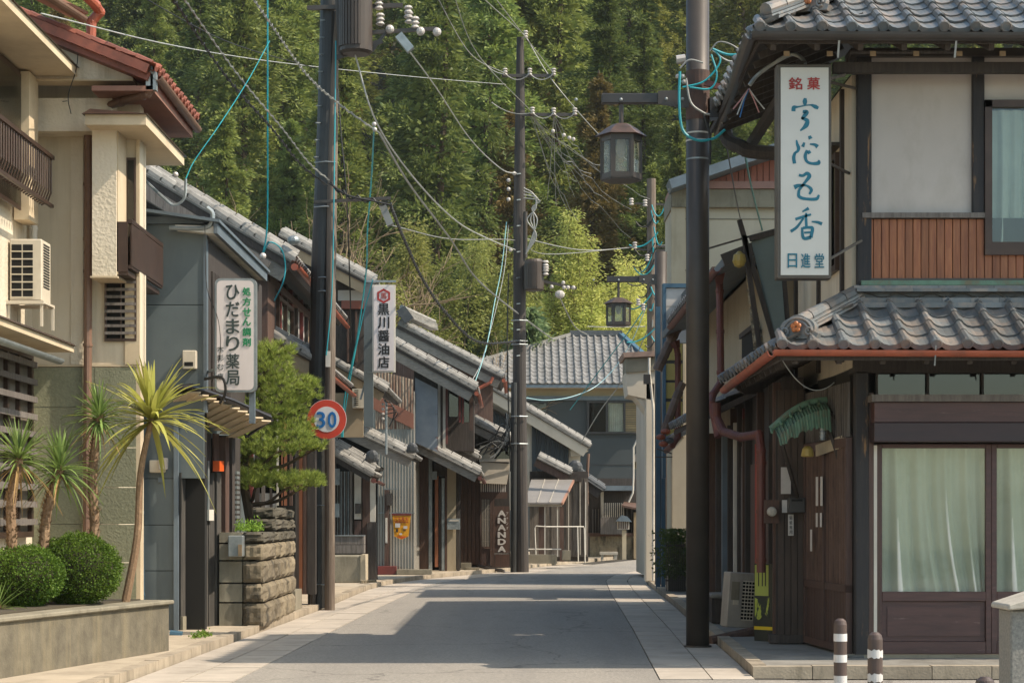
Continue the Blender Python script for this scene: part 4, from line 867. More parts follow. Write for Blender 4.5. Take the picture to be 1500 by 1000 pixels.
# ---------------- vertical confectioner's sign
t = thing('shop_sign', W(1179, 408, 20.9), 'tall white vertical sign with teal brush lettering and red heading on the corner house', 'sign')
FS = Frame((2.6, 20.9), (3.5, 20.9))
MB(FS).R(1138, 1218, 94, 408, 0, .2).build('sign_frame', signframe, t, bevel=.008)
MB(FS).R(1143.5, 1213.5, 99.5, 403, -.012, -.001).build('sign_face', mat('shaded_white_acrylic', 'c6c4bd', 'bfbdb6', rough=.35, bump=0, rnd=0, stain='9a978d', ssc=1, samt=.3), t)
def stroke(fr, pts, ws, m, parent, y=-.016, nm='brush_stroke'):
    P = catmull([(p[0], p[1], 0) for p in pts], 6); n = len(P); L = []; Rr = []
    for i, p in enumerate(P):
        t_ = i/(n-1)*(len(ws)-1); k = min(int(t_), len(ws)-2); w_ = lerp(ws[k], ws[k+1], t_-k)/2
        d = (P[min(i+1, n-1)]-P[max(i-1, 0)]).normalized(); nn_ = Vector((-d.y, d.x, 0)); L.append(p+nn_*w_); Rr.append(p-nn_*w_)
    b = MB(fr); vs = [(fr.u(q.x), yy, fr.z(q.x, q.y)) for yy in (y, y+.003) for q in L+Rr]
    N = n; fs = []
    for i in range(N-1):
        fs += [(i, i+1, N+i+1, N+i), (i, 2*N+i, 2*N+i+1, i+1), (N+i, N+i+1, 3*N+i+1, 3*N+i)]
    fs += [(0, N, 3*N, 2*N), (N-1, 3*N-1, 4*N-1, 2*N-1)]
    b.add(vs, fs); return b.build(nm, m, parent)
SG = lambda L, ox, oy, k: [(ox+a/k, oy+b_/k) for a, b_ in L]
for pts, ws in (([(308, 340), (305, 370), (306, 402)], [4, 7, 4]), ([(200, 460), (205, 425), (240, 420), (320, 405), (370, 402)], [6, 6, 2.5, 1.5, 2.5]), ([(365, 402), (400, 418), (428, 432)], [3, 6, 4]),
                ([(285, 462), (320, 470), (290, 515), (275, 530)], [4, 7, 5, 3]), ([(272, 520), (325, 545), (315, 590), (262, 638)], [3, 6, 7, 2])):
    stroke(FS, SG(pts, 1130, 90, 6.25), [w_*1.0 for w_ in ws], tealink, t)
for pts, ws in (([(228, 722), (235, 760), (248, 795), (238, 825), (212, 840)], [2, 4, 5, 4, 3]), ([(215, 838), (203, 880), (210, 938)], [4, 5, 5]), ([(300, 745), (285, 785)], [3, 5]), ([(345, 685), (358, 712)], [4, 6]),
                ([(350, 760), (395, 765), (422, 785)], [2, 4, 6]), ([(355, 825), (330, 845)], [5, 4]), ([(325, 815), (308, 870), (325, 920), (375, 938), (430, 932), (432, 905)], [4, 5, 4, 4, 6, 2])):
    stroke(FS, SG(pts, 1130, 90, 6.25), ws, tealink, t)
for pts, ws in (([(235, 70), (270, 75), (305, 55), (325, 80), (290, 130), (235, 200)], [4, 4, 5, 6, 4, 4]), ([(195, 175), (235, 160), (300, 160), (342, 195), (325, 235)], [7, 5, 3, 5, 3]), ([(235, 200), (238, 255), (300, 275), (385, 275), (408, 240)], [4, 5, 4, 5, 3]),
                ([(320, 355), (265, 385)], [5, 2]), ([(205, 450), (280, 425), (340, 408)], [4, 4, 3]), ([(298, 395), (297, 450), (300, 510)], [3, 4, 4]), ([(275, 440), (220, 515), (165, 555)], [3, 4, 4.5]), ([(345, 470), (395, 475), (435, 490)], [2, 4, 5]),
                ([(262, 520), (275, 610), (340, 605)], [3, 5, 5]), ([(270, 525), (320, 520), (352, 530), (338, 608)], [4, 4, 5, 5]), ([(280, 565), (335, 562)], [3, 3])):
    stroke(FS, SG(pts, 1130, 245, 5.88), ws, tealink, t)
put_glyph(FS, '銘', 1165, 123, 20, 18, redink, t, -.016, .02); put_glyph(FS, '菓', 1191.5, 123, 19, 18, redink, t, -.016, .02)
for ch, p in (('日', 1160.5), ('進', 1180), ('堂', 1200)): put_glyph(FS, ch, p, 382, 14, 21, tealink, t, -.016, .012)
MB().beam(W(1214, 380, 21), W(1262, 352, 21.3), .025, .025).beam(W(1214, 120, 21), W(1255, 130, 21.4), .025, .025).beam(W(1216, 240, 21), (3.66, 21.6, Z(240, 21)), .025, .025).build('sign_bracket', darkmetal, t)
# conduit above sign
simple('conduit', MB().tube(catmull([W(1098, 125, 21.5), W(1110, 110, 21.5), W(1135, 92, 21.4), W(1160, 80, 21.2), W(1175, 86, 21.1), W(1180, 96, 21.0)], 5), .022, 8), galv, 'grey bent conduit under the upper eave above the sign', 'pipe')
simple('conduit', MB().tube([W(1216, 115, 20.9), W(1236, 110, 21.1), W(1246, 77, 21.2), W(1400, 76, 21.25)], .02, 8), greywood, 'grey conduit running along the top beam of the corner house', 'pipe')
simple('drip_wire', MB().tube(wire(W(1146, 527, 20.5), W(1222, 560, 21.2), .18), .005, 5), cableg, 'thin wire sagging below the orange gutter corner', 'wire')
# leaning old sign behind
t = thing('old_leaning_sign', W(1130, 515, 24.6), 'weathered grey-green signboard leaning back above the pent roof beside the white sign', 'sign')
P = [(1083, 325), (1128, 512), (1152, 505), (1142, 338)]
FO = Frame((X(1060, 24.6), 24.6), (X(1170, 24.4), 24.4))
MB(FO).RP([(1100, 352), (1140, 342), (1152, 500), (1136, 512)], .02, .06).build('sign_face', mat('grey_green_panel', '5f6a66', '525d59', rough=.6, bump=.05), t)
for a, c in (((1083, 322), (1138, 514)), ((1098, 350), (1142, 339)), ((1142, 339), (1156, 500)), ((1090, 345), (1113, 512))):
    MB().beam(W(a[0], a[1], 24.5), W(c[0], c[1], 24.5), .05, .06).build('sign_frame', darkwood, t)
MB(FO).RP([(1092, 400), (1098, 396), (1120, 510), (1104, 512)], .0, .03).build('peeling_face', mat('peeling_paint', 'a8a08c', '8a6f45', sc=14, rough=.8, bump=.2, stain='3b352c', ssc=9, sst=(1, 1, 1), samt=.9, scon=(.45, .55)), t)
simple('porch_lamp', MB().lathe([(.02, .1), (.05, .07), (.07, .06), (.085, -.02), (.06, -.08), (.02, -.1)], W(1083, 380, 24.4), 12), amber, 'round yellowed lamp hanging from the leaning old sign', 'lamp')
simple('support_arm', MB().beam(W(1027, 367, 25), W(1085, 350, 24.6), .02, .02).beam(W(1085, 350, 24.6), W(1140, 335, 24.6), .025, .025), darkmetal, 'thin iron stay bracing the leaning old sign', 'bracket')
# ================================================ left side: cream building
LY = 24.5
c1 = thing('cream_building', (-6, LY, .1), 'cream stucco building with red roof tiles, projecting bay and olive tiled base', 'building')
FA = Frame((-5.88, 12), (-5.88, LY-.001)); FC = Frame((-9, LY), (-4.58, LY)); FCu = FC
MB().box(-9, -5.9, 10, LY, .0, 6.9).build('main_wall', stucco, c1)
MB(FC).R(-200, 205, 120, 534, 0, .25).build('end_wall', stucco2, c1)
MB(FC).R(-200, 205, 534.4, 537, -.03, .2).build('base_ledge', soffitm, c1)
MB(FC).R(50, 205, 160, 534, .3, .4).build('wall_filler', stucco2, c1)
# corner strips (rougher stucco) and bay
MB(FC).R(104, 122, 160, 534, -.02, -.001).build('stucco_strip', stucco, c1)
MB(FC).R(184, 205.4, 405, 534, -.045, -.001).build('corner_strip', soffitm, c1)
# olive cladding panels on the base
ysp = [537.3, 596, 655, 713, 767, 823, 888]
for i in range(6):
    for a, c in ((-60, 49), (49.6, 139), (139.6, 199.5)):
        MB(FC).R(a, c, ysp[i]+.9, ysp[i+1]-.0, -.03, -.001).build('cladding_panel', olivet, c1)
MB(FC).R(200, 206, 537.3, 888, -.02, .2).build('corner_trim', soffitm, c1)
MB(FC).R(-200, 205, 888, 940, .0, .2).build('foundation', concm, c1)
MB().box(-5.8, -4.92, LY+.4, 26.2, 0, 6.9).build('rear_wall', stucco, c1)
# bay
MB().box(-5.04, -4.75, 23.9, LY-.03, Z(404, 23.9), Z(168, 23.9)).build('bay', stucco, c1)
MB().box(-4.749, -4.735, 23.93, LY-.04, Z(404, 23.9)+.02, Z(168, 23.9)-.02).build('bay_side', soffitm, c1)
MB().box(-5.06, -4.73, 23.88, LY, Z(407, 23.9), Z(404.4, 23.9)).build('bay_underside', soffitm, c1)
bc = MB(); A, Bq = W(134, 168, 23.6), W(213, 166, 23.6); zz = Z(184, 23.6)
bc.hexa([(-5.05, 23.55, zz), (-4.33, 23.55, zz), (-4.33, 26.3, zz), (-5.05, 26.3, zz), (-5.05, 23.55, zz+.12), (-4.33, 23.55, zz+.12), (-4.33, 26.3, zz+.12), (-5.05, 26.3, zz+.12)])
bc.build('bay_canopy', soffitm, c1)
MB().hexa([(-5.08, 23.5, zz+.122), (-4.3, 23.5, zz+.122), (-4.3, 26.35, zz+.122), (-5.08, 26.35, zz+.122), (-5.0, 23.6, zz+.2), (-4.5, 23.6, zz+.16), (-4.5, 26.2, zz+.16), (-5.0, 26.2, zz+.2)]).build('canopy_flashing', bronze, c1)
MB().box(-4.91, -4.88, LY+.26, 26.2, Z(455, 24.5), 6.2).build('street_wall', stucco, c1)
# dark window beside bay
w = MB(FC).R(186, 200, 232, 396, -.05, -.001).build('side_window', bronze, c1)
MB(FC).R(188, 197, 236, 392, -.056, -.051).build('pane', paned, w)
MB(FC).R(200, 205, 184, 404, -.03, -.001).build('corner_strip', soffitm, c1)
# balcony railing (dark bars)
def railing(x, y0, y1, z0, z1, m, parent, n, th=.03, curve=True):
    r = MB().box(x-.03, x+.03, y0, y1, z1-.05, z1).box(x-.02, x+.02, y0, y1, z0, z0+.04).build('railing', m, parent)
    for i in range(n):
        y = y0+(i+.5)*(y1-y0)/n
        b = MB().tube([(x, y, z1-.05), (x, y, z0+.18), (x-.04, y, z0+.07), (x-.12, y, z0+.03)] if curve else [(x, y, z1-.05), (x, y, z0+.04)], .011, 4); b.build('baluster', m, r)
    return r
rl = railing(-4.60, 23.95, 26.1, Z(425, 26.1)+.02, Z(321, 23.95), bronze, c1, 22, curve=False)
MB().box(-4.59, -4.57, 23.96, 26.09, Z(425, 26.1)+.05, Z(321, 23.95)-.06).build('railing_panel', bronze, c1)
MB().box(-4.95, -4.62, 23.95, 26.1, Z(425, 26.1)-.06, Z(425, 26.1)).build('balcony_floor', bronze, c1)
MB().box(-4.95, -4.62, 23.93, 23.95, Z(398, 23.95), Z(325, 23.95)).build('railing_end', bronze, c1)
# louvred window
w = MB(FC).R(154, 201, 405, 409, -.05, -.001).R(154, 201, 496, 500, -.05, -.001).R(154, 157, 409.2, 495.8, -.05, -.001).R(198, 201, 409.2, 495.8, -.05, -.001).R(177, 179, 409.2, 495.8, -.045, -.001).build('louvre_window', bronze, c1)
MB(FC).R(157.2, 197.8, 409.3, 495.7, -.012, -.002).build('pane', black, w)
for i in range(8):
    y = 412+i*10.6; MB(FC).R(155, 200, y, y+4.2, -.075, -.055).build('slat', greywood, w)
# roof over end wall: red tile rake
def rake_tiles(parent, A, B, n, r, m, nm='rake_tile', flat=.0):
    A = Vector(A); B = Vector(B)
    for i in range(n):
        p = A.lerp(B, i/n); q = A.lerp(B, (i+1.08)/n)+Vector((0, 0, 0))
        MB().tube([p+Vector((0, 0, .01)), q+Vector((0, 0, -.005))], r*.93, 8, True, r*1.05).build(nm, m, parent)
A0, B0 = W(20, 16, 23.7), W(219, 96, 23.7)
MB().beam(A0+Vector((0, .2, -.14)), B0+Vector((0, .2, -.14)), .5, .1, (0, 0, 1)).build('rake_board', redtile, c1)
for i in range(9):
    p = A0.lerp(B0, i/9); q = A0.lerp(B0, (i+1.0)/9); MB().beam(p+Vector((0, .02, -.06)), q+Vector((0, .02, -.065)), .30, .11).build('rake_tile', redtile, c1)
rake_tiles(c1, A0+Vector((0, .05, .03)), B0+Vector((0, .05, .03)), 9, .055, redtile)
# gable wall triangle + beam
MB().prism([(-9, Z(119, 24)), (X(196, 24), Z(119, 24)), (X(196, 24), Z(104, 24)), (-5.9, Z(20, 24)), (-9, Z(20, 24))], 23.9, 24.1).build('gable_beam', stucco, c1)
MB().prism([(-9, Z(122, 24)+.0), (X(198, 24), Z(122, 24)), (X(198, 24), Z(119.3, 24)), (-9, Z(119.3, 24))], 23.86, 24.15).build('beam_trim', soffitm, c1)
# roof slope & eave along the street
ez = B0.z; rs = MB(); xe = B0.x+.06
rs.add([(xe, 23.6, ez-.08), (xe, 26.7, ez-.08), (xe-3.0, 26.7, ez+1.1), (xe-3.0, 23.6, ez+1.1)], [(0, 1, 2, 3)])
rs.build('roof_deck', redtile, c1)
TR = tile_mesh(.26, .28, 'roof_tile', redtile); TRe = tile_mesh(.26, .28, 'eave_tile', redtile, True)
a_ = math.atan(1.18/3)
lay_tiles(c1, (xe+.02, 26.7, ez-.05), (0, -1, 0), (-cos(a_), 0, sin(a_)), .26, .25, 12, 3, TR, TRe)
MB().box(xe-.75, xe-.02, 23.7, 26.65, ez-.3, ez-.24).build('soffit', mat('faded_pink_soffit', '9b6f5c', '84604f', sc=2, rough=.8, bump=.05, stain='6b4a3d', ssc=3, samt=.5), c1)
MB().box(xe-.05, xe-.02, 23.7, 26.65, ez-.24, ez-.1).build('fascia', redtile, c1)
gutter(MB(), (xe+.03, 23.7, ez-.12), (xe+.03, 26.75, ez-.16), .06).build('gutter', brownpipe, c1)
MB().box(-6, -4.85, 24.12, 26.3, ez-.7, ez-.3).build('upper_wall', stucco, c1)
# hopper + downpipe
h = W(222, 118, 23.75); MB().box(h.x-.06, h.x+.06, 23.7, 23.82, h.z-.12, h.z+.1).box(h.x-.02, h.x+.02, 23.7, 23.73, h.z+.1, h.z+.18).build('hopper', galv, c1)
elbowed([W(221, 130, 23.75), W(216, 138, 23.8), W(140, 160, 24.3), W(129, 170, 24.4), W(129, 370, 24.4), W(128, 640, 24.4), W(127, 870, 24.4)], .05, brownpipe, c1)
elbowed([W(49, 112, 24.2), W(50, 360, 24.2)], .04, whitepl, c1)
# upper orange gutter fragments
up = thing('upper_gutter', W(130, 30, 24), 'orange rainwater gutter and elbow at the top of the cream building', 'gutter')
elbowed([W(100, -30, 23.2), W(140, 8, 23.8), W(146, 18, 23.9), W(134, 32, 23.9), W(133, 62, 23.9)], .06, orangepipe, up)
gutter(MB(), W(60, -14, 23), W(122, 26, 23.6), .07).build('gutter', brownpipe, up)
MB().beam(W(50, -12, 23.3), W(116, 22, 23.9), .3, .03).build('soffit', mat('pink_soffit', '9b6f5c', rough=.8, bump=.05), up)
# first upper canopy over window (left)
def canopy(parent, x0, x1, y0, y1, z, th, drop=.0):
    MB().hexa([(x0, y0, z), (x1, y0, z), (x1, y1, z), (x0, y1, z), (x0, y0, z+th), (x1, y0, z+th*.7), (x1, y1, z+th*.7), (x0, y1, z+th)]).build('canopy', soffitm, parent)
    MB().hexa([(x0, y0-.02, z+th+.002), (x1+.03, y0-.02, z+th*.7+.002), (x1+.03, y1+.03, z+th*.7+.002), (x0, y1+.03, z+th+.002), (x0, y0, z+th+.06), (x1+.0, y0, z+th*.7+.03), (x1, y1, z+th*.7+.03), (x0, y1, z+th+.06)]).build('canopy_flashing', bronze, parent)
canopy(c1, -5.88, -5.22, 14, 23.9, Z(112, 23.9), .14)
canopy(c1, -5.88, -5.28, 14, 24.0, Z(516, 24), .1)
MB().box(-5.879, -5.80, 21.5, 23.5, Z(225, 24)-.05, 6.85).build('window_frame', bronze, c1)
w = MB().box(-5.8, -5.78, 21.5, 23.45, 5.2, 6.8).build('sash_window', bronze, c1)
MB().box(-5.779, -5.77, 21.55, 23.4, 5.25, 6.75).build('pane', pane, w)
MB().box(-5.879, -5.7, 23.5, 23.95, 5.1, 6.85).build('pilaster', soffitm, c1)
railing(-5.52, 21.0, 23.9, Z(305, 23.9), Z(229, 23.9), bronze, c1, 26)
# ground-floor lattice window
w = MB().box(-5.88, -5.8, 20.5, 24.15, 1.35, 1.42).box(-5.88, -5.8, 20.5, 24.15, 3.5, 3.58).box(-5.88, -5.8, 24.05, 24.15, 1.42, 3.5).box(-5.88, -5.8, 22.9, 22.98, 1.42, 3.5).box(-5.88, -5.8, 23.45, 23.5, 1.42, 3.5).build('lattice_window', bronze, c1)
MB().box(-5.878, -5.85, 20.6, 24.04, 1.42, 3.5).build('pane', mat('grey_brown_blind', '7a7266', '5f5950', rough=.6, bump=0), w)  # plain grey-brown blind colour behind the slats
for i in range(10):
    z = 1.5+i*.21; MB().box(-5.78, -5.74, 20.5, 24.1, z, z+.07).build('slat', greywood, w)
gutter(MB(), (-5.25, 20, 3.42), (-5.25, 23.1, 3.42), .06).build('gutter', galv, c1)
# air conditioner on the canopy
t = thing('air_conditioner', W(45, 440, 23.4), 'cream air conditioner on a rack above the ground floor canopy of the cream building', 'air conditioner')
FAc = Frame((X(14, 23.3), 23.3), (X(62, 23.3), 23.3))
MB(FAc).R(14, 61, 350, 440, 0, .45).build('casing', acm, t, bevel=.01)
for i in range(7):
    for j in range(2): MB(FAc).R(17+j*16.5, 31.5+j*16.5, 358+i*11.2, 367+i*11.2, -.004, -.001).build('coil_opening', black, t)
for i in range(7): MB(FAc).R(16, 49, 367.4+i*11.2, 368.8+i*11.2, -.012, -.004).build('grille_bar', acm, t)
cx = FAc.P0.x+FAc.u(61)
for i in range(16): MB().box(cx, cx+.006, 23.38, 23.68, Z(436, 23.4)+.12+i*.033, Z(436, 23.4)+.137+i*.033).build('side_louvre', black, t)
rz = Z(441, 23.3)
for x, y in ((X(12, 23.3), 23.25), (X(60, 23.3), 23.25), (X(12, 23.3), 23.75), (X(62, 23.3), 23.75)): MB().box(x, x+.03, y, y+.03, rz-.3, rz-.02).build('rack_leg', acm, t)
MB().box(X(8, 23.3), X(66, 23.3), 23.22, 23.26, rz-.04, rz).box(X(8, 23.3), X(66, 23.3), 23.76, 23.8, rz-.04, rz).box(X(60, 23.3), X(66, 23.3), 23.26, 23.76, rz-.03, rz-.002).box(X(8, 23.3), X(14, 23.3), 23.26, 23.76, rz-.03, rz-.002).build('rack', acm, t)
simple('dangling_cable', MB().tube(catmull([W(115, 60, 23.8), W(112, 100, 23.8), W(100, 140, 23.8), W(104, 167, 23.8)], 4), .006, 5).tube(catmull([W(55, 145, 24.3), W(80, 150, 24.3), W(98, 148, 24.0)], 4), .005, 5), cablek, 'black cable dangling over the end wall of the cream building', 'cable')
# ---------------- planter
pl = thing('planter', (-4.5, 20, 0), 'long stained concrete planter with a stone cap in front of the cream building', 'planter')
PA, PB = (-4.95, 17.8), (-3.87, 22.45)
def planter_box(inset, z0, z1, ext=0):
    a = Vector((PA[0]+inset, PA[1]-3, 0)); c = Vector((PB[0]+inset+ext, PB[1]+ext, 0)); a = Vector((PA[0]-.7+inset, PA[1]-3, 0))
    return MB().hexa([(a.x, a.y, z0), (c.x, c.y, z0), (c.x-1.6, c.y+.12, z0), (a.x-1.6, a.y, z0), (a.x, a.y, z1), (c.x, c.y, z1), (c.x-1.6, c.y+.12, z1), (a.x-1.6, a.y, z1)])
planter_box(0, -.05, .61).build('planter_wall', planterm, pl)
planter_box(.03, .612, .66, .03).build('cap', concm, pl, bevel=.012)
planter_box(-.2, .66, .675, -.1).build('soil', soil, pl)
# boxwoods
def boxwood(c, rx, ry, rz, n, label):
    o = thing('boxwood_shrub', (c[0], c[1], .66), label, 'shrub', 'clipped boxwoods in the planter')
    MB().sphere(c, 1, 18, 12, (rx*.82, ry*.82, rz*.82)).build('dark_core', MATS['forest_floor'], o)  # solid dark core inside the leaves; inner shade put into its colour
    b = MB(); C0 = Vector(c)
    for i in range(n):
        d = Vector((random.gauss(0, 1), random.gauss(0, 1), random.gauss(0, 1))).normalized()
        lump = 1+.10*noise.noise(d*2.2+C0)+.09*noise.noise(d*7+C0)
        p = C0+Vector((d.x*rx, d.y*ry, d.z*rz))*lump*(random.uniform(.84, 1.0) if random.random() < .97 else random.uniform(1, 1.06))
        leafquad(b, p, d+Vector((random.gauss(0, .8), random.gauss(0, .8), random.gauss(0, .8))), random.uniform(.012, .018), random.uniform(.02, .034))
    b.build('foliage', boxl, o)
boxwood((-4.62, 21.2, 1.03), .46, .46, .40, 19000, 'larger rounded clipped boxwood at the street end of the planter')
boxwood((-5.03, 20.6, .98), .40, .42, .33, 15000, 'smaller rounded clipped boxwood at the left edge of the planter')
# yucca / cordyline
def yucca(base, top, n, L, m, label, wid=.035, shag=True, droop=1.0, up=.3, heads=None):
    o = thing('yucca_plant', base, label, 'plant', 'spiky yuccas in the planter'); base = Vector(base); top = Vector(top)
    b = MB(); P = catmull([base+Vector((0, 0, -.1)), base.lerp(top, .35)+Vector((.04, 0, 0)), base.lerp(top, .7)+Vector((-.03, 0, 0)), top], 5)
    b.tube(P, [lerp(.06, .045, i/(len(P)-1)) if shag else lerp(.05, .03, i/(len(P)-1)) for i in range(len(P))], 9)
    b.build('trunk', cordbark, o)
    if shag:
        s = MB()
        for i in range(420):
            k = random.random()*(len(P)-1); j = int(k); p = P[j].lerp(P[min(j+1, len(P)-1)], k-j); a = random.uniform(0, 6.28)
            d = Vector((cos(a), sin(a), .6)); s.add([p+Vector((cos(a+q), sin(a+q), 0))*.045 for q in (-.4, .4)]+[p+d*random.uniform(.07, .10)], [(0, 1, 2)])
        s.build('old_leaf_bases', cordbark, o)
    for i in range(n):
        t = random.random(); a = random.uniform(0, 6.28); el = lerp(-.75, 1.45, t**.8)+random.gauss(0, .08); l = L*random.uniform(.55, 1.1)
        d = Vector((cos(a)*cos(el), sin(a)*cos(el), sin(el))); side = Vector((-sin(a), cos(a), 0)); p = top+Vector((0, 0, .1*t-.05)); b = MB(); vs = []
        ns = 7; g = random.uniform(.15, 1.0)*droop*(1.25-t)
        for j in range(ns+1):
            s_ = j/ns; w = wid*(.55+1.1*s_ if s_ < .3 else .88*(1-(s_-.3)/.7)**.7+.02)
            q = p+d*(l*s_)-Vector((0, 0, g*l*s_**2.4*.6)); vs += [q-side*w/2, q+side*w/2+Vector((0, 0, .0)), q+Vector((0, 0, -.006))]
        fs = []
        for j in range(ns): fs += [(3*j, 3*j+2, 3*j+5, 3*j+3), (3*j+2, 3*j+1, 3*j+4, 3*j+5)]
        b.add(vs, fs); b.build('leaf', m if t > .07 or not shag else deadl, o, smooth=True)
yucca((X(181, 21.9), 21.9, .66), W(222, 612, 21.9), 105, .9, cordl, 'tall slim-stemmed yucca with long yellow-green arching leaves', .066, False, .9)
yucca((X(126, 21.6), 21.6, .66), W(145, 612, 21.6), 140, .42, cordg, 'middle yucca with a shaggy trunk and dense grey-green head', .03)
yucca((X(38, 21.0), 21.0, .66), W(88, 688, 21.0), 140, .50, cordg, 'leaning yucca with a shaggy trunk second from the left edge', .032)
yucca((X(2, 20.6), 20.6, .66), W(28, 672, 20.6), 140, .52, cordg, 'yucca with a shaggy trunk at the left edge of the frame', .026)
yucca((X(2, 19.9), 19.9, .6), W(-4, 893, 19.9), 40, .42, cordg, 'low stemless yucca in front of the smaller boxwood', .022)
# ================================================ blue-grey pharmacy building
b1 = thing('blue_grey_building', (-5, 26.5, .1), 'blue-grey metal clad building with dark slatted doorway beside the cream building', 'building')
FG = Frame((-6.5, 26.5), (-3.9, 26.5))
jy = [328, 446, 605, 700, 768, 835, 925]
for i in range(6):
    r = 298 if i < 3 else 255
    MB(FG).R(195, r, jy[i]+1.0, jy[i+1], 0, .1).build('siding_panel', bluegrey, b1)
MB(FG).R(195, 298, 328, 940, .11, .3).build('wall_core', black, b1)
MB(FG).R(194, 300, 318, 328.5, -.06, .1).build('top_trim', bluegrey2, b1)
MB(FG).R(298.3, 303, 328, 604, -.02, .12).build('corner_trim', bluegrey2, b1)
MB(FG).R(255.4, 262, 605, 948, -.06, .12).build('corner_trim', bluegrey2, b1)
MB(FG).R(195, 300, 604, 607, -.02, -.001).build('joint_trim', bluegrey2, b1)
elbowed([W(204, 300, 26.3), W(205, 600, 26.3), W(208, 900, 26.3)], .035, bluesteel, b1)
simple('end_pipe', MB().cyl(W(249, 928, 25.4), W(267, 930, 25.4), .055, 10), bluesteel, 'blue-grey pipe end poking out behind the planter corner', 'pipe')
# slatted door plane, going back
FDk = Frame((X(262, 26.5), 26.5), (X(335, 28.0), 28.0))
px = 262; k = 0
while px < 322:
    w_ = random.uniform(7, 11); zt_ = 690
    MB(FDk).R(px, min(px+w_, 323)-.9, 692, 921, random.uniform(-.035, .01), .03).build('door_board', doorboard, b1); px += w_
MB(FDk).R(262, 335, 640, 915, .04, .3).build('door_backing', black, b1)
for a, c, m_ in ((266, 276, darkwood), (280, 292, bluegrey2), (300, 308, darkwood), (313, 320, brownwood)): MB(FDk).R(a, c, 635, 691, -.01, .02).build('upper_board', m_, b1)
MB(FDk).R(322.5, 327, 640, 920, -.08, .02).build('door_post', brownwood, b1)
MB(FDk).R(327.5, 331, 640, 918, -.05, .02).build('door_post', mat('grey_red_post', '6f5a54', '5a4742', rough=.7), b1)
MB(FDk).R(331.5, 336, 640, 916, -.09, .02).build('door_post', darkwood, b1)
MB(FDk).R(323, 331, 830, 878, -.1, -.081).build('ornament_panel', doorwood, b1)
for a, c in ((262, 267), (281, 289)): MB(FDk).R(a, c, 902, 928, -.06, -.02).build('footing_block', concm, b1)
MB(FDk).R(301.5, 308.5, 746, 762, -.05, -.02).build('switch_box', whitepl, b1)
MB(FDk).R(306, 312.5, 675, 690, -.16, -.06).build('orange_box', orangem, b1)
MB(FDk).R(302, 304, 675, 746, -.03, -.015).build('conduit', galv, b1)
FDk2 = Frame((X(336, 28.2), 28.2), (X(352, 29.5), 29.5))
MB(FDk2).R(336, 352, 640, 905, 0, .3).build('side_wall', darkwood, b1)
MB(FDk2).R(336.5, 346, 868, 908, -.06, 0).build('footing_block', tanplaster, b1)
for i in range(22): MB(FDk2).R(342, 346, 690+i*7.2, 694+i*7.2, -.05, -.005).build('louvre', galv, b1)
MB().box(-8, -4.2, 26.9, 32.5, .1, 5.2).build('rear_wall', bluegrey, b1)
# street side upper wall with dark vertical slats and eave
FGs = Frame((X(303.5, 26.55), 26.55), (-4.02, 32))
MB(FGs).box(0, FGs.L, .0, .1, 3.2, 5.3).build('street_wall', darkwood, b1)
for i in range(14): MB(FGs).box(.3+i*.12, .36+i*.12, -.03, 0, 3.3, 4.9).build('slat', darkwood, b1)
zE = Z(333, 26.4)
MB().hexa([(-4.45, 26.3, zE-.04), (-3.93, 26.3, zE-.1), (-3.93, 31.5, zE-.1), (-4.45, 31.5, zE-.04), (-4.45, 26.3, zE+.02), (-3.93, 26.3, zE-.0), (-3.93, 31.5, zE-.0), (-4.45, 31.5, zE+.02)]).build('eave_soffit', whitepl, b1)
MB().beam((-3.91, 26.25, zE-.03), (-3.91, 31.6, zE-.03), .05, .14).build('eave_trim', bluegrey2, b1)
MB().hexa([(-6, 26.2, zE+.35), (-3.85, 26.2, zE+.04), (-3.85, 31.7, zE+.04), (-6, 31.7, zE+.35), (-6, 26.2, zE+.39), (-3.85, 26.2, zE+.08), (-3.85, 31.7, zE+.08), (-6, 31.7, zE+.39)]).build('roof_sheet', bluegrey2, b1)
# junction things on the wall
t = thing('meter_box', W(278, 540, 26.4), 'small cream box on the upper blue-grey wall', 'box')
MB(FG).R(269.5, 289, 514, 541, -.12, -.001).build('box_body', acm, t, bevel=.008); MB(FG).R(272, 285, 531, 537, -.124, -.121).build('opening', black, t)
t = thing('wall_lamp', W(235, 690, 26.4), 'cream outdoor lamp unit on the blue-grey wall left of the dark door', 'lamp')
MB(FG).R(221, 243, 674, 692, -.12, -.001).build('lamp_body', acm, t, bevel=.01); MB(FG).R(236, 249, 671, 688, -.2, -.121).build('lamp_glass', insul, t, bevel=.01)
MB(FG).R(232, 240, 699, 706, -.04, -.001).build('switch_plate', bluegrey2, t)
# canopy over doorway
t = thing('door_canopy', W(320, 600, 26), 'dark curved-edge canopy with pale ribbed soffit over the pharmacy doorway', 'canopy')
ca = MB(); zc = Z(590, 26.3)
MB().hexa([(X(238, 26.1), 26.1, Z(573, 26.1)), (X(280, 26.1), 26.1, Z(566, 26.1)), (X(397, 27.9), 27.9, Z(611, 27.9)), (X(300, 28.6), 28.6, Z(590, 28.6)), (X(238, 26.1), 26.1, Z(568, 26.1)), (X(280, 26.1), 26.1, Z(561, 26.1)), (X(397, 27.9), 27.9, Z(606, 27.9)), (X(300, 28.6), 28.6, Z(580, 28.6))]).build('canopy_roof', darkmetal2, t)
a = W(280, 566, 26.08); c = W(396, 611, 27.8); MB().tube([W(240, 570, 26.05), a, a.lerp(c, .5)+Vector((0, 0, .03)), c], .03, 6).build('canopy_edge', darkmetal2, t)
for i in range(9):
    f = i/9; p = W(lerp(250, 300, f), lerp(586, 606, f)-6, 26.2); q = W(lerp(318, 385, f), lerp(582, 622, f)-2, 27.2)
